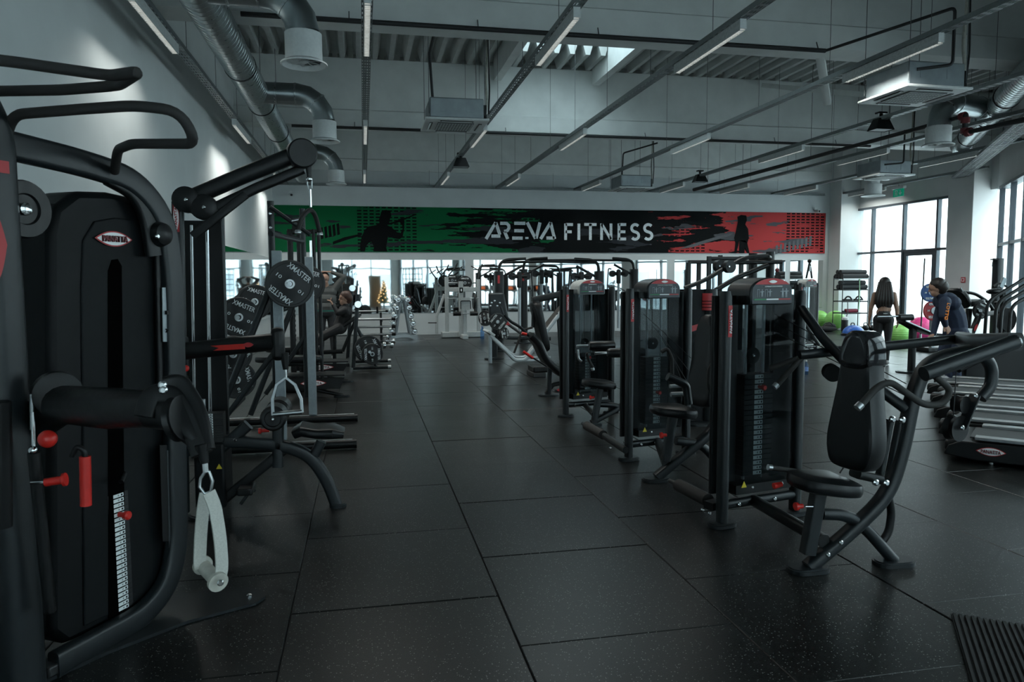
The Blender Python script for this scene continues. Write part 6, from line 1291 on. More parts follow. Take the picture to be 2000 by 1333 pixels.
flat_tube(t, [V((q(1930, 690).x, 11.6, 0.05)), V((q(1990, 690).x, 11.6, 0.05))], 0.4, 0.08, 0, 'base', FRAME2); flat_tube(t, [V((q(1962, 690).x, 11.6, 0.06)), q(1958, 565)], 0.08, 0.08, 0, 'mast', FRAME2)
flat_tube(t, [q(1962, 650), q(1945, 590)], 0.06, 0.06, 0, 'seat_mast', FRAME2); MB().sphere(q(1945, 570), 0.14, (1.3, 0.9, 0.4)).build('saddle', PAD, t)
rnd_tube(t, [q(1940, 560), q(1950, 553), q(1966, 560)], 0.02, 0.03, 'handlebar', GRIP); MB().box(q(1958, 553), (0.09, 0.05, 0.2), 0, M.Rotation(R(25), 3, 'Y')).build('console', SILVER, t, bevel=0.01)
t = thing('boxing_bag', 'tall dark punch column with small bracket beside the tall window', 'equipment', P(1952, 640, Y=14.2))
q = lambda x, y, Y=14.2: P(x, y, Y=Y); a = q(1950, 505); MB().sweep([V((a.x, 14.2, 0.02)), a], rrect(0.17, 0.17, 0.03), up=(0, -1, 0)).build('column', FRAME, t); MB().lathe(q(1941, 508), (0, 0, 1), [(0, 0), (0.07, 0), (0.07, 0.02), (0, 0.02)], 14).build('bracket', PLASTIC, t); MB().cyl(q(1939, 512), q(1938, 521), 0.008).build('hook', PLASTIC, t)
# ================================================================== selector tower with pale head at mid distance
p5 = Plane(9.45, 14.4, 18)
t = thing('pulley_tower', 'slim machine tower with pale head left of the green balls', 'gym machine', (9.45, 14.4, 0))
tower(t, p5, 0.5, 'LOW ROW', LIGHTH, 14, 9, half=0.27)
rnd_tube(t, [P(1562, 618, Y=14.3), P(1600, 675, Y=14.0)], 0.035, 0, 'side_arm'); 
h = thing('rope_attachment', 'dark rope handle set on top of the slim pale-headed tower', 'handle', p5.w(0.0, -0.05, 1.62))
MB().tube([p5.w(-0.09, 0, 1.63), p5.w(-0.03, 0, 1.85), p5.w(0.0, 0, 1.98), p5.w(0.04, 0, 1.85), p5.w(0.09, 0, 1.63)], 0.02, 10, 0.05).build('rope', PLASTIC, h); MB().sphere(p5.w(0, 0, 2.0), 0.045).build('rope_head', PLASTIC, h); MB().cyl(p5.w(0, 0, 1.78), p5.w(0, 0, 1.9), 0.03).build('sleeve', WHITE, h)
b = thing('water_bottle', 'small blue water bottle standing on the floor before the slim tower', 'bottle', P(1574, 732, Z=0)); c = P(1574, 732, Z=0)
MB().lathe(c, (0, 0, 1), [(0.001, 0.0), (0.036, 0.0), (0.038, 0.02), (0.038, 0.17), (0.014, 0.215), (0.014, 0.23)], 16).build('bottle_body', WB, b); MB().lathe(c, (0, 0, 1), [(0.039, 0.06), (0.039, 0.13)], 16, cap=False).build('bottle_label', mat('bottle label', (0.15, 0.25, 0.5), 0.5), b); MB().lathe(c, (0, 0, 1), [(0.016, 0.225), (0.016, 0.245), (0, 0.245)], 12).build('cap', WHITE, b)
# ================================================================== shelf rack with mats, small gear
t = thing('storage_shelf', 'black wire storage shelf by the window holding rolled mats', 'shelf', (14.0, 20.6, 0))
SX_, SY_ = P(1672, 640, Y=20.6).x, 20.6; sw, sd_, sh_ = 0.85, 0.45, 1.72
x0_, x1_ = P(1646, 560, Y=20.4).x, P(1696, 560, Y=20.4).x
for x in (x0_, x1_):
    for y in (20.4, 20.85): MB().cyl((x, y, 0), (x, y, sh_), 0.014, n=8).build('shelf_post', FRAME2, t)
SHZ = (0.55, 0.92, 1.28, 1.62)
for z in SHZ:
    MB().box(((x0_+x1_)/2, 20.625, z), (x1_-x0_, 0.45, 0.02)).build('shelf_board', STEEL if z > 1.6 else FRAME2, t)
    for y in (20.4, 20.85): MB().box(((x0_+x1_)/2, y, z), (x1_-x0_+0.02, 0.015, 0.04)).build('shelf_lip', WHITE if z > 1.6 else FRAME2, t)
MATR = mat('rolled mat foam', (0.016, 0.018, 0.02), 0.7, 0, 0.2)
def mat_roll(c, L, r, label):
    o = thing('exercise_mat', label, 'mat', c, 0, 'rolled exercise mats'); c = V(c)
    MB().lathe(c, (1, 0, 0), [(0, 0), (r, 0.0), (r, L), (0, L)], 18).build('mat_roll', MATR, o)
    MB().lathe(c, (1, 0, 0), [(r*0.55, -0.001), (r*0.62, -0.003), (r*0.7, -0.001)], 16, cap=False).build('roll_spiral', PLASTIC, o)
mm = [(20.48, 1.70, 'front mat roll in the bottom layer on the shelf top'), (20.64, 1.70, 'middle mat roll in the bottom layer on the shelf top'), (20.80, 1.70, 'rear mat roll in the bottom layer on the shelf top'), (20.56, 1.83, 'front mat roll in the upper layer on the shelf top'), (20.72, 1.83, 'rear mat roll in the upper layer on the shelf top'),
      (20.50, 1.37, 'front mat roll on the tier below the shelf top'), (20.68, 1.37, 'rear mat roll on the tier below the shelf top'), (20.59, 1.50, 'top mat roll on the tier below the shelf top')]
for y, z, lb in mm: mat_roll((x0_+0.02, y, z), x1_-x0_-0.02, 0.075, 'black '+lb)
for i, (fx, z, lb) in enumerate(((0.3, 0.94, 'black strap bundle on the second tier of the shelf'), (0.72, 0.94, 'black ankle cuff on the second tier of the shelf'))):
    o = thing('strap_bundle', lb, 'strap', (x0_+(x1_-x0_)*fx, 20.55, z)); c = o.location
    MB().tube([V((c.x-0.12, 20.5, z+0.03)), V((c.x-0.05, 20.5, z+0.13)), V((c.x+0.06, 20.5, z+0.13)), V((c.x+0.14, 20.5, z+0.03))], 0.025, 8, 0.05).build('strap', PLASTIC, o); MB().box((c.x, 20.52, z+0.03), (0.3, 0.1, 0.05)).build('pad', PLASTIC, o, bevel=0.01)
o = thing('foam_roller', 'dark red foam roller on the third tier of the shelf', 'foam roller', (x0_+0.25, 20.55, 0.62)); MB().lathe((x0_+0.22, 20.55, 0.625), (1, 0, 0), [(0.02, 0), (0.06, 0), (0.06, 0.4), (0.02, 0.4)], 18).build('roller_body', mat('maroon foam', (0.22, 0.015, 0.04), 0.6), o); MB().lathe((x0_+0.13, 20.55, 0.60), (1, 0, 0), [(0, 0), (0.03, 0), (0.03, 0.09), (0, 0.09)], 12).build('roller_handle', PLASTIC, o)
for (x, col, lb) in ((1679, (0.25, 0.45, 0.25), 'pale green resistance band hanging from the shelf'), (1657, (0.02, 0.02, 0.022), 'black resistance band hanging from the shelf')):
    o = thing('resistance_band', lb, 'band', P(x, 540, Y=20.36)); z1_ = 1.62 if col[0] > 0.1 else 0.9; xx = P(x, 560, Y=20.36).x
    MB().sweep([(xx, 20.37, z1_), (xx+0.01, 20.36, z1_-0.5 if col[0] > 0.1 else z1_-0.3), (xx-0.01 if col[0] > 0.1 else xx-0.06, 20.36, z1_-0.95 if col[0] > 0.1 else z1_-0.55)], rrect(0.03, 0.008, 0.003, 1), up=(0, -1, 0)).build('band', mat('band rubber', col, 0.5), o)
for i, fx in enumerate((0.15, 0.62, 0.85)):
    o = thing('kettlebell', ('left', 'middle', 'right')[i]+' black kettlebell on the floor by the shelf', 'kettlebell', (x0_+0.95*fx+0.1, 20.2, 0)); c = o.location
    MB().sphere((c.x, 20.2, 0.10), 0.10, (1, 1, 0.95)).build('bell', PLASTIC, o); MB().tube([(c.x-0.06, 20.2, 0.16), (c.x-0.06, 20.2, 0.26), (c.x+0.06, 20.2, 0.26), (c.x+0.06, 20.2, 0.16)], 0.016, 8, 0.04).build('bell_handle', STEELD, o)
# ================================================================== balls, half ball, bag
GRN = mat('green ball vinyl', (0.24, 0.56, 0.13), 0.35, 0, 0.05); PNK = mat('pink ball vinyl', (0.75, 0.06, 0.25), 0.3, 0, 0.05); BLU = mat('blue dome vinyl', (0.03, 0.13, 0.50), 0.35, 0, 0.05)
def ball(c, r, m, label):
    t = thing('exercise_ball', label, 'exercise ball', (c[0], c[1], 0), 0, 'exercise balls')
    MB().sphere((c[0], c[1], r*0.97), r, (1, 1, 0.97), 32, 20).build('ball_shell', m, t)
    g = MB()
    for k in (-0.5, -0.3, -0.1, 0.1, 0.3, 0.5): rr = r*math.sqrt(1-k*k); g.lathe((c[0], c[1], r*0.97+k*r*0.97), (0, 0, 1), [(rr*0.998, -0.006), (rr+0.004, 0), (rr*0.998, 0.006)], 32, cap=False)
    g.build('grip_rings', m, t)
c = P(1600, 628, Y=22.0); ball((c.x, 22.0), 0.30, GRN, 'green exercise ball at far left by the corner pier')
c = P(1631, 630, Y=21.3); ball((c.x, 21.3), 0.31, GRN, 'green exercise ball before the corner pier beside the shelf')
c = P(1757, 660, Y=15.8); ball((c.x, 15.8), 0.26, GRN, 'green exercise ball beside the woman')
c = P(1799, 655, Y=16.6); ball((c.x, 16.6), 0.33, PNK, 'large pink exercise ball behind the weight plates')
c = P(1667, 645, Y=18.9); t = thing('balance_dome', 'blue half ball balance trainer on the floor before the shelf', 'balance trainer', (c.x, 18.9, 0)); MB().lathe((c.x, 18.9, 0), (0, 0, 1), [(0.001, 0), (0.33, 0), (0.34, 0.02), (0.33, 0.05), (0.30, 0.055)], 32).build('base_disc', PLASTIC, t); MB().sphere((c.x, 18.9, 0.05), 0.30, (1, 1, 0.78), 32, 12, 0.0, 1).build('dome', BLU, t)
c = P(1615, 645, Y=20.3); t = thing('gym_bag', 'slack black duffel bag lying before the green balls', 'bag', (c.x, 20.3, 0)); MB().sphere((c.x, 20.3, 0.09), 0.2, (1.6, 0.9, 0.5), 20, 10).sphere((c.x+0.1, 20.3, 0.17), 0.15, (1.3, 0.8, 0.6)).build('bag_body', mat('bag fabric', (0.012, 0.012, 0.013), 0.8), t); MB().tube([(c.x-0.25, 20.15, 0.12), (c.x-0.2, 20.15, 0.26), (c.x, 20.15, 0.30), (c.x+0.1, 20.15, 0.2)], 0.014, 8, 0.05).build('bag_strap', PLASTIC, t)
c = P(1650, 640, Y=20.1); t = thing('shaker_bottle', 'black shaker bottle with white lid standing by the shelf', 'bottle', (c.x, 20.1, 0)); MB().lathe((c.x, 20.1, 0), (0, 0, 1), [(0.001, 0), (0.085, 0), (0.095, 0.36), (0.09, 0.37)], 18).build('bottle_body', PLASTIC, t); MB().lathe((c.x, 20.1, 0.37), (0, 0, 1), [(0.095, 0), (0.095, 0.06), (0.03, 0.1), (0, 0.1)], 18).build('lid', WHITE, t)
for k, (xa, xb, y) in enumerate(((1667, 1700, 649), (1755, 1776, 663))):
    a, b_ = P(xa, y, Z=0.03), P(xb, y, Z=0.03); b_.y = a.y; t = thing('weight_bar', ('pale short weight bar on the floor before the blue dome', 'short weight bar on the floor behind the tall backrest')[k], 'bar', a); MB().cyl(a, b_, 0.028, n=12).build('shaft', STEEL, t); MB().cyl(a-V((0.06, 0, 0)), a, 0.034, n=12).build('end', PLASTIC, t); MB().cyl(b_, b_+V((0.06, 0, 0)), 0.034, n=12).build('end', PLASTIC, t)
# ================================================================== plate tree with coloured plates, flat bench
YT = 14.2; q = lambda x, y, Y=YT: P(x, y, Y=Y)
t = thing('plate_tree', 'upright plate stand by the glass door with blue and red plates', 'rack', (q(1822, 650).x, YT, 0))
a = q(1824, 570); MB().box((a.x, YT, a.z/2), (0.09, 0.09, a.z)).build('mast', STEEL, t); MB().box((a.x, YT, 0.05), (0.6, 0.5, 0.1)).build('base', FRAME2, t, bevel=0.02)
BLUEP = plate_proto(0.20, 0.05, mat('blue bumper', (0.02, 0.07, 0.22), 0.45), '20'); REDPP = plate_proto(0.225, 0.05, mat('red bumper', (0.34, 0.02, 0.025), 0.45), '25')
a = q(1817, 572, YT-0.2); plate(a, (-0.25, -1, 0), 'blue XMASTER weight plate beside the bending person', 0, 1.0, BLUEP); MB().cyl(a-V((0, 0.08, 0)), V((q(1824, 572).x, YT, a.z)), 0.025).build('plate_peg', CHROME, t)
a = q(1824, 607, YT-0.2); plate(a, (-0.25, -1, 0), 'red XMASTER weight plate below the blue one', 0, 1.0, REDPP); MB().cyl(a-V((0, 0.08, 0)), V((q(1824, 607).x, YT, a.z)), 0.025).build('plate_peg', CHROME, t); MB().lathe(a-V((0, 0.03, 0)), (-0.25, -1, 0), [(0.0, 0), (0.08, 0), (0.08, 0.01), (0, 0.012)], 20).build('hub_cap', STEEL, t)
bx_ = q(1806, 505, 14.6); o = thing('olympic_bar', 'slim upright steel bar standing by the glass door', 'barbell', (bx_.x, 14.6, 0)); MB().cyl((bx_.x-0.03, 14.6, 0.06), (bx_.x, 14.6, bx_.z), 0.016, n=10).build('shaft', STEELD, o); MB().cyl((bx_.x-0.03, 14.6, 0.0), (bx_.x-0.028, 14.6, 0.35), 0.027, n=12).build('sleeve', STEEL, o)
t = thing('flat_bench', 'sloping bench with black post between the woman and the bending person', 'bench', P(1783, 715, Z=0))
q = lambda x, y, Y=11.0: P(x, y, Y=Y)
flat_tube(t, [q(1783, 640), V((q(1783, 640).x, 11.0, 0.03))], 0.10, 0.10, 0, 'bench_post', FRAME2, up=(0, -1, 0)); feet(t, (q(1783, 640).x, 11.0), 0.5, 0.4)
a, b_ = q(1757, 630), q(1816, 656); d = (b_-a).normalized(); MB().pad([(0, -0.14), ((b_-a).length, -0.14), ((b_-a).length, 0.14), (0, 0.14)], a, d, (0, 1, 0), 0.05, 0.02).build('bench_board', PAD, t); MB().bar(a-V((0, 0.145, -0.03)), b_-V((0, 0.145, -0.03)), 0.012, 0.025, 0.003).build('board_trim', STEEL, t)
zc = q(1757, 620); MB().cyl((zc.x-0.1, 10.9, zc.z), (zc.x+0.16, 10.9, zc.z), 0.055, n=16).build('pad_roller', PAD, t); MB().cyl((zc.x-0.5, 10.9, zc.z+0.02), (zc.x-0.1, 10.9, zc.z+0.02), 0.015).build('roller_axle', STEEL, t); rnd_tube(t, [V((zc.x, 10.95, zc.z)), q(1762, 632), q(1783, 645)], 0.025, 0.05, 'roller_arm', FRAME2)
o = thing('paper_box', 'small white box standing before the reclined machine', 'box', P(1890, 655, Y=11.0)); c = P(1889, 656, Y=11.6); MB().box((c.x, 11.6, c.z/2+0.06), (0.11, 0.1, c.z+0.12)).build('box_body', WHITE, o, bevel=0.004); MB().box((c.x, 11.6, c.z+0.125), (0.115, 0.105, 0.012)).build('box_lid', WHITEP, o)
# ================================================================== seen in the mirror: behind the camera
t = thing('christmas_tree', 'small lit Christmas tree mirrored at the left of the wall mirror', 'tree', (1.25, -2.2, 0))
g = MB(); FIR = mat('fir needles', (0.03, 0.06, 0.025), 0.8, 0, 0.4)
for k in range(6): g.lathe((1.25, -2.2, 0.25+k*0.22), (0, 0, 1), [(0.42-k*0.065, 0), (0.05, 0.34)], 14, cap=False)
g.build('foliage', FIR, t); MB().cyl((1.25, -2.2, 0), (1.25, -2.2, 0.3), 0.05).build('trunk', mat('bark', (0.05, 0.03, 0.02), 0.8), t)
lm = MB().sphere((0, 0, 0), 0.022, n=8, m=6).mesh('fairy_light'); lm.materials.append(mat('warm fairy light', (0.9, 0.6, 0.3), 0.4, emit=(1.0, 0.62, 0.25), es=1.2))
for k in range(46):
    h_ = 0.28+k*0.03; r_ = 0.40*(1-(h_-0.25)/1.55); a_ = k*2.4; inst(lm, 'fairy_light', t, (r_*math.cos(a_), r_*math.sin(a_), h_))
t = thing('wooden_board', 'tall plain wooden board mirrored beside the lit tree', 'board', (0.6, -2.9, 0)); MB().box((0.75, -2.9, 1.0), (0.7, 0.05, 2.0)).build('board_sheet', mat('plywood', (0.28, 0.19, 0.11), 0.6), t); MB().box((0.75, -2.98, 0.4), (0.06, 0.2, 0.8)).build('board_stay', mat('batten', (0.22, 0.15, 0.09), 0.6), t)
t = thing('wall_bars', 'black square grid training wall mirrored behind the dumbbell rack', 'equipment', (2.6, -1.2, 0))
wb_ = V((2.9, -0.9, 0)); 
for i in range(7): MB().box(wb_+OBD*(i*0.3)+OBI*0.6+V((0, 0, 1.2)), (0.04, 0.04, 2.4), _rz).build('upright', FRAME2, t)
for k in range(8): c = wb_+OBD*0.9+OBI*0.6+V((0, 0, 0.25+k*0.3)); MB().box(c, (1.84, 0.035, 0.04), _rz).build('rung', FRAME2, t)
# ================================================================== people
SKIN = mat('skin', (0.42, 0.24, 0.17), 0.55, 0, 0.05); SKIN2 = mat('tanned skin', (0.33, 0.19, 0.13), 0.55, 0, 0.05)
HAIRB = mat('dark brown hair', (0.018, 0.013, 0.011), 0.45, 0, 0.4, 120); HAIRR = mat('auburn hair', (0.06, 0.025, 0.015), 0.5, 0, 0.4, 120)
BLKF = mat('black sportswear', (0.009, 0.009, 0.010), 0.7, 0, 0.2, 80); NAVY = mat('navy tracksuit', (0.014, 0.024, 0.052), 0.75, 0, 0.2, 60, 0.3, 400); GREYF = mat('grey jersey', (0.085, 0.088, 0.085), 0.85, 0, 0.15, 80, 0.3, 400)
DKF = mat('charcoal trousers', (0.022, 0.024, 0.027), 0.8, 0, 0.15); SHOE = mat('shoe', (0.35, 0.35, 0.35), 0.6); LIPS = mat('lips', (0.30, 0.12, 0.10), 0.5); EYEM = mat('eye', (0.03, 0.02, 0.018), 0.2); TEAL = mat('teal hem', (0.01, 0.12, 0.09), 0.7)
def capsule(b, a, ra, c, rc, n=10):
    a, c = V(a), V(c); d = c-a
    if d.length < 1e-4: d = V((0, 0, 0.001))
    b.sphere(a, ra, n=12, m=8); b.sphere(c, rc, n=12, m=8); b.sweep([a, a+d], circ(1, 12), scale=[ra, rc])
def hand(caps, wrist, d, side, tagn, k=1.0, curl=0.35, pn=None):
    """palm and five fingers; d = pointing direction, side = toward the thumb"""
    wrist, d, side = V(wrist), V(d).normalized(), V(side); side = (side-d*side.dot(d)).normalized(); n = d.cross(side) if pn is None else V(pn)
    pc = wrist+d*0.045*k
    for o in (-0.022, 0, 0.022): caps.append((wrist+d*0.01*k+side*o*0.7*k, 0.017*k, wrist+d*0.085*k+side*o*k, 0.014*k, tagn))
    for o, L in ((0.031, 0.072), (0.011, 0.082), (-0.010, 0.075), (-0.030, 0.058)):
        b0 = wrist+d*0.09*k+side*o*k; b1 = b0+(d+n*curl*0.5).normalized()*L*0.5*k; b2 = b1+(d*0.8+n*curl*1.4).normalized()*L*0.5*k
        caps.append((b0, 0.0095*k, b1, 0.009*k, tagn)); caps.append((b1, 0.009*k, b2, 0.008*k, tagn))
    t0 = wrist+d*0.03*k+side*0.028*k; t1 = t0+(d*0.7+side*0.7).normalized()*0.04*k; t2 = t1+(d+n*curl).normalized()*0.032*k
    caps += [(t0, 0.013*k, t1, 0.011*k, tagn), (t1, 0.011*k, t2, 0.0095*k, tagn)]
def figure(t, caps, mats, vox=0.009, zfix=None):
    """one continuous body from tapered limbs; every face takes the clothing of the limb it belongs to"""
    b = MB()
    for c in caps: capsule(b, *c[:4])
    me = bpy.data.meshes.new('body'); me.from_pydata([tuple(p) for p in b.v], [], b.f); o = bpy.data.objects.new('body', me); COL.objects.link(o)
    r_ = o.modifiers.new('r', 'REMESH'); r_.mode = 'VOXEL'; r_.voxel_size = vox
    s_ = o.modifiers.new('s', 'SMOOTH'); s_.iterations = 3; s_.factor = 0.5
    bpy.context.view_layer.update()
    m2 = bpy.data.meshes.new_from_object(o.evaluated_get(bpy.context.evaluated_depsgraph_get())); bpy.data.objects.remove(o); m2.name = 'body'; m2.materials.clear()
    names = list(mats); [m2.materials.append(mats[n]) for n in names]
    import numpy as np
    nf = len(m2.polygons); cen = np.empty(nf*3); m2.polygons.foreach_get('center', cen); cen = cen.reshape(-1, 3); best = np.full(nf, 1e9); idx = np.zeros(nf, int)
    for c in caps:
        a, e = np.array(c[0]), np.array(c[2]); d = e-a; L2 = max(d@d, 1e-9); tt = np.clip(((cen-a)@d)/L2, 0, 1); dist = np.linalg.norm(cen-(a+tt[:, None]*d), axis=1)-(c[1]+(c[3]-c[1])*tt)
        w = dist < best; best[w] = dist[w]; idx[w] = names.index(c[4])
    m2.polygons.foreach_set('material_index', idx.astype(np.int32)); m2.polygons.foreach_set('use_smooth', [True]*nf)
    inv = wm(t).inverted(); m2.transform(inv)
    ob = bpy.data.objects.new('body', m2); COL.objects.link(ob); ob.parent = t; return ob
def face(t, h, f, up, r=0.095, skin=SKIN):
    """nose, eyes, mouth and ears on a head at h looking along f"""
    h, f, up = V(h), V(f).normalized(), V(up).normalized(); s = f.cross(up).normalized()
    MB().sweep([h+f*r*0.93+up*0.012, h+f*(r*1.12)-up*0.022, h+f*r*0.98-up*0.034], circ(1, 8), scale=[0.009, 0.015, 0.009]).build('nose', skin, t)
    for k in (-1, 1):
        MB().sphere(h+f*r*0.90+s*0.032*k+up*0.014, 0.011).build('eye', EYEM, t)
        MB().sweep([h+f*r*0.95+s*0.018*k+up*0.034, h+f*r*0.88+s*0.05*k+up*0.034], circ(0.005, 6)).build('eyebrow', HAIRB, t)
        MB().sphere(h+s*r*0.80*k-f*0.005, 0.022, (0.5, 0.7, 1.25)).build('ear', skin, t)
    MB().sweep([h+f*r*0.90+s*0.022-up*0.058, h+f*r*0.95-up*0.060, h+f*r*0.90-s*0.022-up*0.058], circ(0.006, 6)).build('mouth', LIPS, t)
def head_caps(h, up, f, tagn, k=1.0):
    h, up, f = V(h), V(up).normalized(), V(f).normalized()
    return [(h+up*0.02*k-f*0.01*k, 0.090*k, h+up*0.03*k+f*0.015*k, 0.082*k, tagn), (h-up*0.05*k+f*0.03*k, 0.062*k, h-up*0.075*k+f*0.045*k, 0.045*k, tagn)]
def hair_cap(t, h, up, f, m, k=1.0, back=1.0):
    h, up, f = V(h), V(up).normalized(), V(f).normalized(); b = MB()
    capsule(b, h+up*0.035*k-f*0.018*k, 0.096*k, h+up*0.045*k+f*0.008*k, 0.082*k); capsule(b, h-f*0.05*k, 0.075*k*back, h-f*0.045*k-up*0.035*k, 0.06*k*back)
    return b.build('hair', m, t, ang=60)
# ---- woman with long hair, seen from behind
wx = P(1726, 612, Y=12.1); O = V((wx.x, 12.1, 0))
t = thing('person', 'woman with long dark hair in black crop top and leggings, seen from behind', 'person', O, R(-38))
L_ = lambda x, y, z: O + M.Rotation(R(-38), 3, 'Z') @ V((x, y, z*0.985))
caps = [(L_(0, 0, 0.90), 0.125, L_(0, 0, 0.97), 0.118, 'leg'), (L_(-0.07, -0.03, 0.88), 0.10, L_(0.07, -0.03, 0.88), 0.10, 'leg'), (L_(0, 0, 1.0), 0.105, L_(0, 0.01, 1.09), 0.10, 'skin'), (L_(-0.04, 0.01, 1.0), 0.09, L_(0.04, 0.01, 1.06), 0.09, 'skin'),
        (L_(-0.045, 0.01, 1.15), 0.098, L_(0.045, 0.01, 1.15), 0.098, 'top'), (L_(-0.06, 0, 1.26), 0.095, L_(0.06, 0, 1.26), 0.095, 'top'), (L_(-0.10, 0, 1.345), 0.055, L_(0.10, 0, 1.345), 0.055, 'skin'), (L_(0, 0, 1.36), 0.055, L_(0, 0.02, 1.46), 0.048, 'skin')]
for s_ in (-1, 1):
    caps += [(L_(s_*0.155, 0, 1.34), 0.052, L_(s_*0.215, -0.01, 1.08), 0.040, 'skin'), (L_(s_*0.215, -0.01, 1.08), 0.038, L_(s_*0.235, 0.05, 0.86), 0.027, 'skin'),
             (L_(s_*0.085, -0.01, 0.86), 0.098, L_(s_*0.085, 0.01, 0.50), 0.058, 'leg'), (L_(s_*0.085, 0.01, 0.50), 0.056, L_(s_*0.08, -0.02, 0.10), 0.038, 'leg'), (L_(s_*0.08, -0.04, 0.055), 0.045, L_(s_*0.09, 0.13, 0.045), 0.038, 'shoe')]
    w0, w1 = L_(s_*0.235, 0.05, 0.86), L_(s_*0.24, 0.07, 0.76); hand(caps, w0, w1-w0, L_(s_*0.2, 0.3, 0.8)-L_(s_*0.235, 0.05, 0.8), 'skin', 0.95, 0.4, pn=(L_(-s_*1, 0, 0)-L_(0, 0, 0)))
hc = L_(0, 0.02, 1.54); caps += head_caps(hc, (0, 0, 1), L_(0, 1, 0)-L_(0, 0, 0), 'skin', 0.98)
figure(t, caps, {'skin': SKIN2, 'top': BLKF, 'leg': BLKF, 'shoe': SHOE})
b = MB(); capsule(b, hc+V((0, 0, 0.035)), 0.098, hc+V((0, 0, 0.0)), 0.098)
for i, x in enumerate((-0.10, -0.06, -0.02, 0.02, 0.06, 0.10)):
    b.sweep([hc+(L_(x*0.7, -0.05, 0)-O)+V((0, 0, 0.03)), L_(x*1.05, -0.10, 1.36), L_(x*1.25, -0.12, 1.22), L_(x*1.1+0.01, -0.115, 1.10+0.02*abs(i-2.5))], circ(1, 10), scale=[0.04, 0.045, 0.04, 0.012])
b.build('hair', HAIRB, t, ang=60); face(t, hc, L_(0, 1, 0)-L_(0, 0, 0), (0, 0, 1), 0.09, SKIN2)
MB().box(L_(0.03, -0.128, 0.985), (0.07, 0.004, 0.012), R(-38)).build('waist_logo', WHITEP, t)
# ---- man in navy tracksuit bending forward
YM = 9.7; q = lambda x, y, Y=YM: P(x, y, Y=Y)
O = V((q(1866, 650).x, YM, 0)); t = thing('person', 'man in navy tracksuit bending forward beside the weight plates', 'person', O)
pel, mid, che, nek, hed = q(1868, 645), q(1864, 618), q(1850, 592), q(1838, 576), q(1829, 563)
caps = [(pel+V((0, 0.05, -0.05)), 0.155, pel, 0.16, 'trs'), (pel+V((0, 0, 0.06)), 0.155, mid, 0.16, 'jkt'), (mid, 0.16, che, 0.165, 'jkt'), (che-V((0, 0.12, 0)), 0.11, che+V((0, 0.14, 0.02)), 0.11, 'jkt'), (che, 0.14, nek, 0.075, 'jkt'), (nek, 0.058, hed, 0.06, 'skin')]
sn, en, wn = q(1846, 590, YM-0.2), q(1842, 617, YM-0.24), q(1846, 634, YM-0.20); sf, ef, wf = q(1842, 586, YM+0.2), q(1830, 622, YM+0.2), q(1823, 652, YM+0.15)
caps += [(sn, 0.085, en, 0.062, 'jkt'), (en, 0.06, wn, 0.045, 'jkt'), (sf, 0.08, ef, 0.06, 'jkt'), (ef, 0.058, wf, 0.042, 'jkt')]
hand(caps, wn, q(1851, 643, YM-0.2)-wn, (-1, 0, 0.3), 'skin', 1.1, 0.5, pn=(0, 1, 0.2)); hand(caps, wf, q(1815, 660, YM+0.15)-wf, (0, -1, 0.2), 'skin', 1.1, 0.5)
for s_ in (-1, 1):
    hp = pel+V((0.0, s_*0.10, -0.06)); kn = V((pel.x-0.10, YM+s_*0.13, 0.50)); an = V((pel.x-0.02+0.06*s_, YM+s_*0.15, 0.10))
    caps += [(hp, 0.115, kn, 0.078, 'trs'), (kn, 0.075, an, 0.055, 'trs'), (an+V((0.04, 0, -0.05)), 0.048, an+V((-0.16, 0, -0.055)), 0.042, 'shoe')]
fd = V((-0.72, 0.68, -0.25)); ud = V((-0.25, 0.1, 0.95)); caps += head_caps(hed, ud, fd, 'skin', 1.05)
figure(t, caps, {'skin': SKIN, 'jkt': NAVY, 'trs': NAVY, 'shoe': SHOE}); hair_cap(t, hed+V((0.012, -0.012, 0.012)), ud, fd, HAIRB, 1.12, 1.15); face(t, hed, fd, ud)
letters('LOTTO', mat('orange print', (0.75, 0.22, 0.02), 0.6), t, (sn*0.35+en*0.65)+V((-0.01, -0.072, -0.01)), (en-sn).normalized(), V((1, 0, 0)), 0.26, 0.045, 0.004, 'sleeve_print')
place(flat(ell(12), 'dot'), 'trouser_mark', mat('orange mark', (0.75, 0.25, 0.03), 0.6), t, pel+V((-0.13, -0.17, -0.14)), (1, 0, 0), (0, 0, 1), 0.025, 0.018, 0.002)
# ---- man in grey jersey with both hands on his head, facing the aisle
YM = 15.6; q = lambda x, y, Y=YM: P(x, y, Y=Y)
cx = q(637, 580).x; O = V((cx, YM, 0)); t = thing('person', 'man in grey jersey standing with both hands on his head', 'person', O)
L_ = lambda x, y, z: O+V((x, y, z))
caps = [(L_(-0.07, 0, 0.98), 0.13, L_(0.07, 0, 0.98), 0.13, 'trs'), (L_(-0.07, 0, 1.10), 0.128, L_(0.07, 0, 1.10), 0.128, 'jsy'), (L_(-0.08, 0, 1.26), 0.13, L_(0.08, 0, 1.26), 0.13, 'jsy'), (L_(-0.11, 0, 1.40), 0.11, L_(0.11, 0, 1.40), 0.11, 'jsy'), (L_(-0.13, 0, 1.46), 0.075, L_(0.13, 0, 1.46), 0.075, 'jsy'), (L_(0, 0, 1.46), 0.065, L_(0, -0.02, 1.57), 0.055, 'skin')]
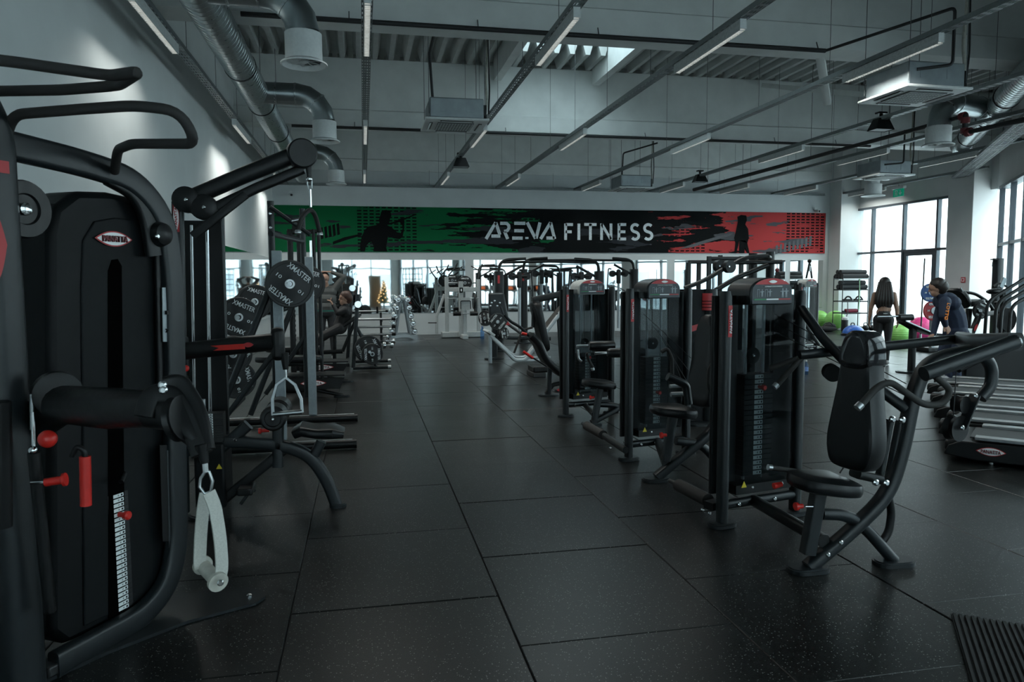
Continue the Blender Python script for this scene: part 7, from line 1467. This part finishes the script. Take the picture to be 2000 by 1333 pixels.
for s_ in (-1, 1):
    e_, w_ = L_(s_*0.36, -0.04, 1.70), L_(s_*0.13, -0.05, 1.80)
    caps += [(L_(s_*0.18, 0, 1.47), 0.075, e_, 0.058, 'jsy'), (e_, 0.055, w_, 0.038, 'jsy'), (L_(s_*0.10, 0, 0.96), 0.105, L_(s_*0.11, -0.02, 0.52), 0.068, 'trs'), (L_(s_*0.11, -0.02, 0.52), 0.066, L_(s_*0.12, 0.02, 0.10), 0.045, 'trs'), (L_(s_*0.12, 0.03, 0.05), 0.046, L_(s_*0.14, -0.16, 0.045), 0.04, 'shoe')]
    hand(caps, w_, L_(s_*0.0, -0.05, 1.82)-w_, (0, -1, 0), 'skin', 1.05, 0.3, pn=(0, 0, -1))
hc = L_(-0.02, -0.04, 1.66); caps += head_caps(hc, (0, -0.15, 1), (0, -1, -0.25), 'skin', 1.05)
figure(t, caps, {'skin': SKIN, 'jsy': GREYF, 'trs': DKF, 'shoe': SHOE}); hair_cap(t, hc+V((0, 0.025, 0.02)), (0, 0, 1), (0, -1, 0), HAIRB, 1.0); face(t, hc+V((0, -0.01, -0.012)), (0, -1, -0.25), (0, -0.25, 1), 0.092)
MB().lathe(L_(0, 0, 1.0), (0, 0, 1), [(0.185, 0), (0.187, 0.03)], 24, cap=False).build('hem', TEAL, t); t.children[-1].scale = (1, 0.72, 1) if False else (1, 1, 1)
# ---- person in black reclining on the incline bench
YM = 14.15; q = lambda x, y, Y=YM: P(x, y, Y=Y)
pel, che, nek, hed = q(664, 639), q(674, 610), q(675, 597), q(673, 584); O = V((pel.x, YM, 0)); t = thing('person', 'person in black clothes seated leaning back on the incline bench', 'person', O)
caps = [(pel, 0.14, pel+(che-pel)*0.4, 0.13, 'blk'), (pel+(che-pel)*0.4, 0.13, che, 0.14, 'blk'), (che-V((0, 0.11, 0)), 0.095, che+V((0, 0.11, 0)), 0.095, 'blk'), (che, 0.11, nek, 0.06, 'blk'), (nek, 0.052, hed, 0.052, 'skin')]
for s_ in (-1, 1):
    sh_p = che+V((0, s_*0.18, 0.04)); el = q(660, 612, YM+s_*0.22); wr = q(651, 597, YM+s_*0.16)
    caps += [(sh_p, 0.068, el, 0.052, 'blk'), (el, 0.05, wr, 0.036, 'blk')]; hand(caps, wr, V((-0.5, 0, 0.85)), (0, -s_, 0.2), 'skin', 0.95, 0.8)
    kn = q(648, 642, YM+s_*0.12); kn = V((pel.x-0.40, YM+s_*0.16, 0.56)); an = V((pel.x-0.50, YM+s_*0.17, 0.14))
    caps += [(pel+V((0, s_*0.09, -0.02)), 0.10, kn, 0.065, 'blk'), (kn, 0.062, V((an.x, an.y, 0.32)), 0.05, 'blk'), (V((an.x, an.y, 0.32)), 0.05, an, 0.042, 'sock'), (an+V((0.03, 0, -0.09)), 0.045, an+V((-0.16, 0, -0.095)), 0.04, 'shoe')]
fd = V((-0.95, -0.3, 0.05)); caps += head_caps(hed, (0.05, 0, 1), fd, 'skin', 1.0)
figure(t, caps, {'skin': SKIN, 'blk': BLKF, 'sock': WHITE, 'shoe': SHOE}); hair_cap(t, hed+V((0.012, 0, 0.012)), (0.05, 0, 1), fd, HAIRR, 1.08, 1.1); face(t, hed, fd, (0.05, 0, 1), 0.09)
